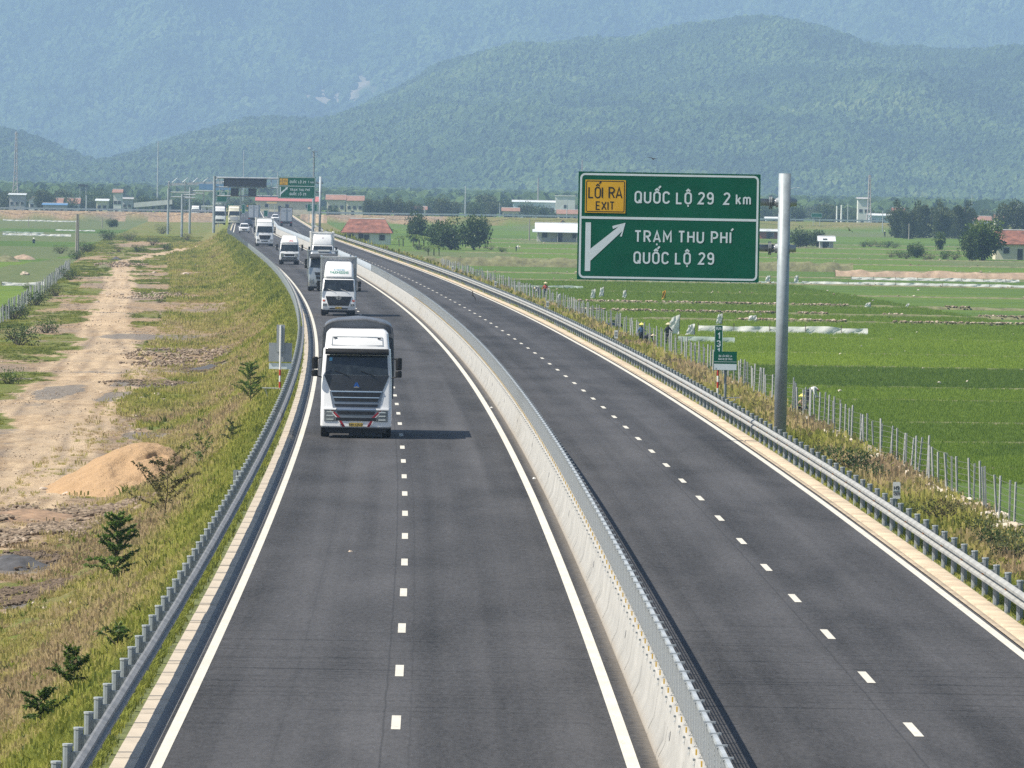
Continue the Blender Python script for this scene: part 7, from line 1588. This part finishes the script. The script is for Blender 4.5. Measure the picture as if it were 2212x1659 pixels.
U_ = np.full(700, 21.0) + rs.normal(0, .22, 700); Z_ = zlaw(700, 200, 1000, 1.2); X_ = Cx(Z_) + U_
scatter('fence_foot_rubble', np.stack([X_, Z_, ground_z(X_, Z_)], -1), rs.uniform(.15, .6, 700), rs.uniform(0, 6, 700), rs.uniform(.6, 1, 700), stones)
# scraps in the fields
Zs = zlaw(120, 420, 1700, 1.0); Us = rs.uniform(24, 140, 120)
scatter('field_litter', np.stack([Cx(Zs) + Us, Zs, ground_z(Cx(Zs) + Us, Zs) + .1], -1), rs.uniform(.1, .28, 120), rs.uniform(0, 6, 120), np.full(120, 1.0), stones)
# small litter on the road
for i, (x, y, m_) in enumerate([(1154, 1034, white_flat), (1062, 881, white_flat), (1507, 1607, rock_m), (757, 1192, rock_m)]):
    P = onroad(x, y); mb = MB(); mb.box((0, 0, .02), (.07, .10, .04), m_, rz=.6, top=(.6, .5)); o = mb.build('litter'); o.location = P; tag(o, ['crumpled white litter at the foot of the median barrier, nearest', 'small white litter at the barrier foot, farther up the road', 'small pale stone lying on the right carriageway', 'tiny pale scrap lying on the left lane of the left carriageway'][i], 'litter')

# ================================================================== PEOPLE AND BIRDS
skin_m = mat('skin', (.30, .17, .10), .6)
def person(P, pose, shirt, trousers, hat, label, rz=0.0, sc=1.0):
    t = empty('person', P, rz, label, 'person'); t.scale = (sc,) * 3
    if pose == 'stand': J = dict(pel=(0, 0, .92), ch=(0, -.02, 1.28), nk=(0, -.03, 1.46), hd=(0, -.05, 1.60), kl=(-.12, -.03, .5), kr=(.12, .02, .5), fl=(-.13, 0, .05), fr=(.13, .06, .05), el=(-.30, -.02, 1.12), er=(.28, -.1, 1.15), hl=(-.33, -.18, .92), hr=(.22, -.3, 1.08))
    elif pose == 'bent': J = dict(pel=(0, .12, .86), ch=(0, -.28, .98), nk=(0, -.46, .96), hd=(0, -.58, .90), kl=(-.13, .05, .47), kr=(.13, .10, .47), fl=(-.14, .1, .05), fr=(.14, .16, .05), el=(-.22, -.34, .72), er=(.22, -.34, .72), hl=(-.16, -.46, .46), hr=(.16, -.48, .46))
    else: J = dict(pel=(0, .1, .34), ch=(0, -.10, .70), nk=(0, -.16, .86), hd=(0, -.2, 1.0), kl=(-.18, -.25, .48), kr=(.18, -.25, .48), fl=(-.15, -.02, .05), fr=(.15, -.02, .05), el=(-.26, -.28, .60), er=(.26, -.28, .60), hl=(-.12, -.46, .42), hr=(.12, -.46, .42))
    names = ['pel', 'ch', 'nk', 'hd', 'kl', 'fl', 'kr', 'fr', 'el', 'hl', 'er', 'hr', 'sl', 'sr', 'pl', 'pr']; J['sl'] = tuple(a + b for a, b in zip(J['ch'], (-.17, 0, .08))); J['sr'] = tuple(a + b for a, b in zip(J['ch'], (.17, 0, .08))); J['pl'] = tuple(a + b for a, b in zip(J['pel'], (-.1, 0, -.04))); J['pr'] = tuple(a + b for a, b in zip(J['pel'], (.1, 0, -.04)))
    V = [J[k] for k in names]; ix = {k: i for i, k in enumerate(names)}
    E = [(ix[a], ix[b]) for a, b in (('pel', 'ch'), ('ch', 'nk'), ('nk', 'hd'), ('pel', 'pl'), ('pel', 'pr'), ('pl', 'kl'), ('kl', 'fl'), ('pr', 'kr'), ('kr', 'fr'), ('ch', 'sl'), ('ch', 'sr'), ('sl', 'el'), ('el', 'hl'), ('sr', 'er'), ('er', 'hr'))]
    me_ = bpy.data.meshes.new('body'); me_.from_pydata(V, E, []); o = link_mesh('body', me_, t); md = o.modifiers.new('skin', 'SKIN')
    rad = dict(pel=.15, ch=.17, nk=.06, hd=.105, kl=.075, kr=.075, fl=.055, fr=.055, el=.05, er=.05, hl=.04, hr=.04, sl=.08, sr=.08, pl=.11, pr=.11)
    for i, k in enumerate(names): me_.skin_vertices[0].data[i].radius = (rad[k],) * 2
    me_.skin_vertices[0].data[0].use_root = True; sb = o.modifiers.new('sub', 'SUBSURF'); sb.levels = sb.render_levels = 1
    dg = bpy.context.evaluated_depsgraph_get(); ev = bpy.data.meshes.new_from_object(o.evaluated_get(dg)); o.modifiers.clear(); o.data = ev; ev.materials.clear()
    for m_ in (shirt, trousers, skin_m): ev.materials.append(m_)
    for p in ev.polygons:
        c = p.center; dh = (c - Vector(J['hd'])).length; dhl = min((c - Vector(J['hl'])).length, (c - Vector(J['hr'])).length); p.use_smooth = True
        dleg = min((c - Vector(J[k])).length for k in ('kl', 'kr', 'fl', 'fr', 'pl', 'pr')); dch = min((c - Vector(J[k])).length for k in ('ch', 'sl', 'sr', 'el', 'er'))
        p.material_index = 2 if (dh < .16 or dhl < .08) else (1 if dleg < dch else 0)
    if hat:
        mb = MB(); h0 = Vector(J['hd']); n = 14; mb.add([(h0.x + .23 * math.cos(6.283 * i / n), h0.y + .23 * math.sin(6.283 * i / n), h0.z + .05) for i in range(n)] + [(h0.x, h0.y, h0.z + .21)], [(i, (i + 1) % n, n) for i in range(n)] + [tuple(range(n - 1, -1, -1))], hat); mb.build('hat', t)
    return t
cl = lambda nme, c: mat(nme, c, .85, 0, .1, 5)
straw_h = cl('straw_hat', (.6, .52, .35)); dk = cl('dark_cloth', (.02, .025, .04)); wh = cl('white_cloth', (.68, .68, .66)); tn = cl('tan_cloth', (.45, .32, .2)); rd_ = cl('red_cloth', (.35, .06, .05)); yl = cl('yellow_hat', (.75, .65, .15)); bl2 = cl('blue_cloth', (.05, .1, .2))
for x, y, pose, sh, tr, ht, lab, rz in [(1442, 747, 'stand', dk, dk, straw_h, 'farmer in dark clothes and pale hat standing beside the large white plastic sheet', .5), (1748, 878, 'bent', wh, dk, None, 'farmer with white back bending over the rice behind the field fence', 1.3), (1737, 898, 'squat', tn, dk, yl, 'farmer in tan shirt and yellow hat crouching behind the field fence', -.6),
    (1385, 748, 'stand', bl2, dk, yl, 'farmer with yellow hat behind the fence left of the standing farmer', .2), (1397, 752, 'bent', dk, dk, straw_h, 'dark clothed farmer bending behind the field fence', 1.0), (1178, 645, 'stand', rd_, dk, straw_h, 'farmer in reddish shirt behind the fence left of the row of plastic flags', 0), (1164, 642, 'bent', dk, dk, straw_h, 'small bending farmer next to the reddish shirted one', -1),
    (1116, 544, 'bent', wh, dk, straw_h, 'farmer in white shirt bending in the distant field left of the farmhouse', 1.2), (1911, 513, 'stand', dk, dk, straw_h, 'tiny distant farmer standing left of the bamboo grove', 0), (73, 527, 'squat', dk, bl2, wh, 'person in dark clothes crouching on the far left track', 0)]:
    P = G(x, y, GR if x > 500 else GL); P.z = gz(P.x, P.y); person(P, pose, sh, tr, ht, lab, rz)
def motorbike(x, y, label, rz):
    P = G(x, y, GR if x > 500 else GL); P.z = gz(P.x, P.y); t = empty('motorbike', P, rz, label, 'motorbike')
    for s in (-.62, .62): mb = MB(); mb.tube([(s + .0, -.04, .3), (s, .04, .3)], .3, rubber, 16); w_ = mb.build('wheel', t); mb = MB(); mb.tube([(s, -.045, .3), (s, .045, .3)], .17, silver, 12); mb.build('rim', w_)
    mb = MB(); mb.tube([(-.62, 0, .3), (-.2, 0, .5), (.3, 0, .45), (.62, 0, .32)], [.05, .14, .16, .05], bl2, 8); mb.tube([(-.62, 0, .3), (-.45, 0, .95)], .04, silver, 6); mb.tube([(-.4, -.28, 1.0), (-.4, .28, 1.0)], .02, black_plastic, 5); mb.build('frame', t)
    mb = MB(); mb.box((.2, 0, .72), (.75, .26, .12), black_plastic); mb.build('seat', t); return t
motorbike(1251, 684, 'dark motorbike parked behind the field fence right of the reddish shirted farmer', .8); motorbike(1322, 712, 'second dark motorbike parked behind the field fence below the big sign', .3); motorbike(1083, 628, 'motorbike with white load parked by the fence near the rubble', .5)
def swallow(x, y, Z, span, rz, rx, label):
    P = atZ(x, y, Z); mb = MB(); m = cl('dark_feathers', (.015, .017, .025)); wh_ = cl('white_feathers', (.55, .55, .52)); t = empty('bird', P, 0, label, 'bird', 'swallows flying over the road'); t.rotation_euler = (rx, rz, .4); t.scale = (span,) * 3
    mb.tube([(0, -.28, 0), (0, -.18, 0), (0, 0, 0), (0, .2, 0), (0, .36, 0)], [.01, .05, .07, .04, .01], m, 8); mb.build('body', t, True)
    for s in (-1, 1):
        w_ = MB(); w_.add([(s * .04, -.1, .02), (s * .25, -.14, .08), (s * .5, .12, .03), (s * .24, .02, .07), (s * .04, .08, .01), (s * .04, -.1, .035), (s * .25, -.14, .095), (s * .5, .12, .035), (s * .24, .02, .085), (s * .04, .08, .025)], [(0, 1, 3, 4), (1, 2, 3), (5, 9, 8, 6), (6, 8, 7), (0, 5, 6, 1), (1, 6, 7, 2), (4, 3, 8, 9), (3, 2, 7, 8)], m); w_.build('wing', t)
    w_ = MB(); w_.add([(0, .3, 0), (.06, .52, 0), (0, .4, .0), (-.06, .52, 0), (0, .3, .015), (.06, .52, .01), (0, .4, .015), (-.06, .52, .01)], [(0, 1, 2), (0, 2, 3), (4, 6, 5), (4, 7, 6)], m); w_.build('tail', t)
swallow(1021, 638, 170, .34, R(65), .2, 'dark swallow flying above the right carriageway dashes'); swallow(1410, 343, 240, .36, .1, .3, 'tiny dark bird flying above the big green sign'); swallow(1835, 497, 230, .34, R(40), .2, 'dark bird flying low right of the sign pole')
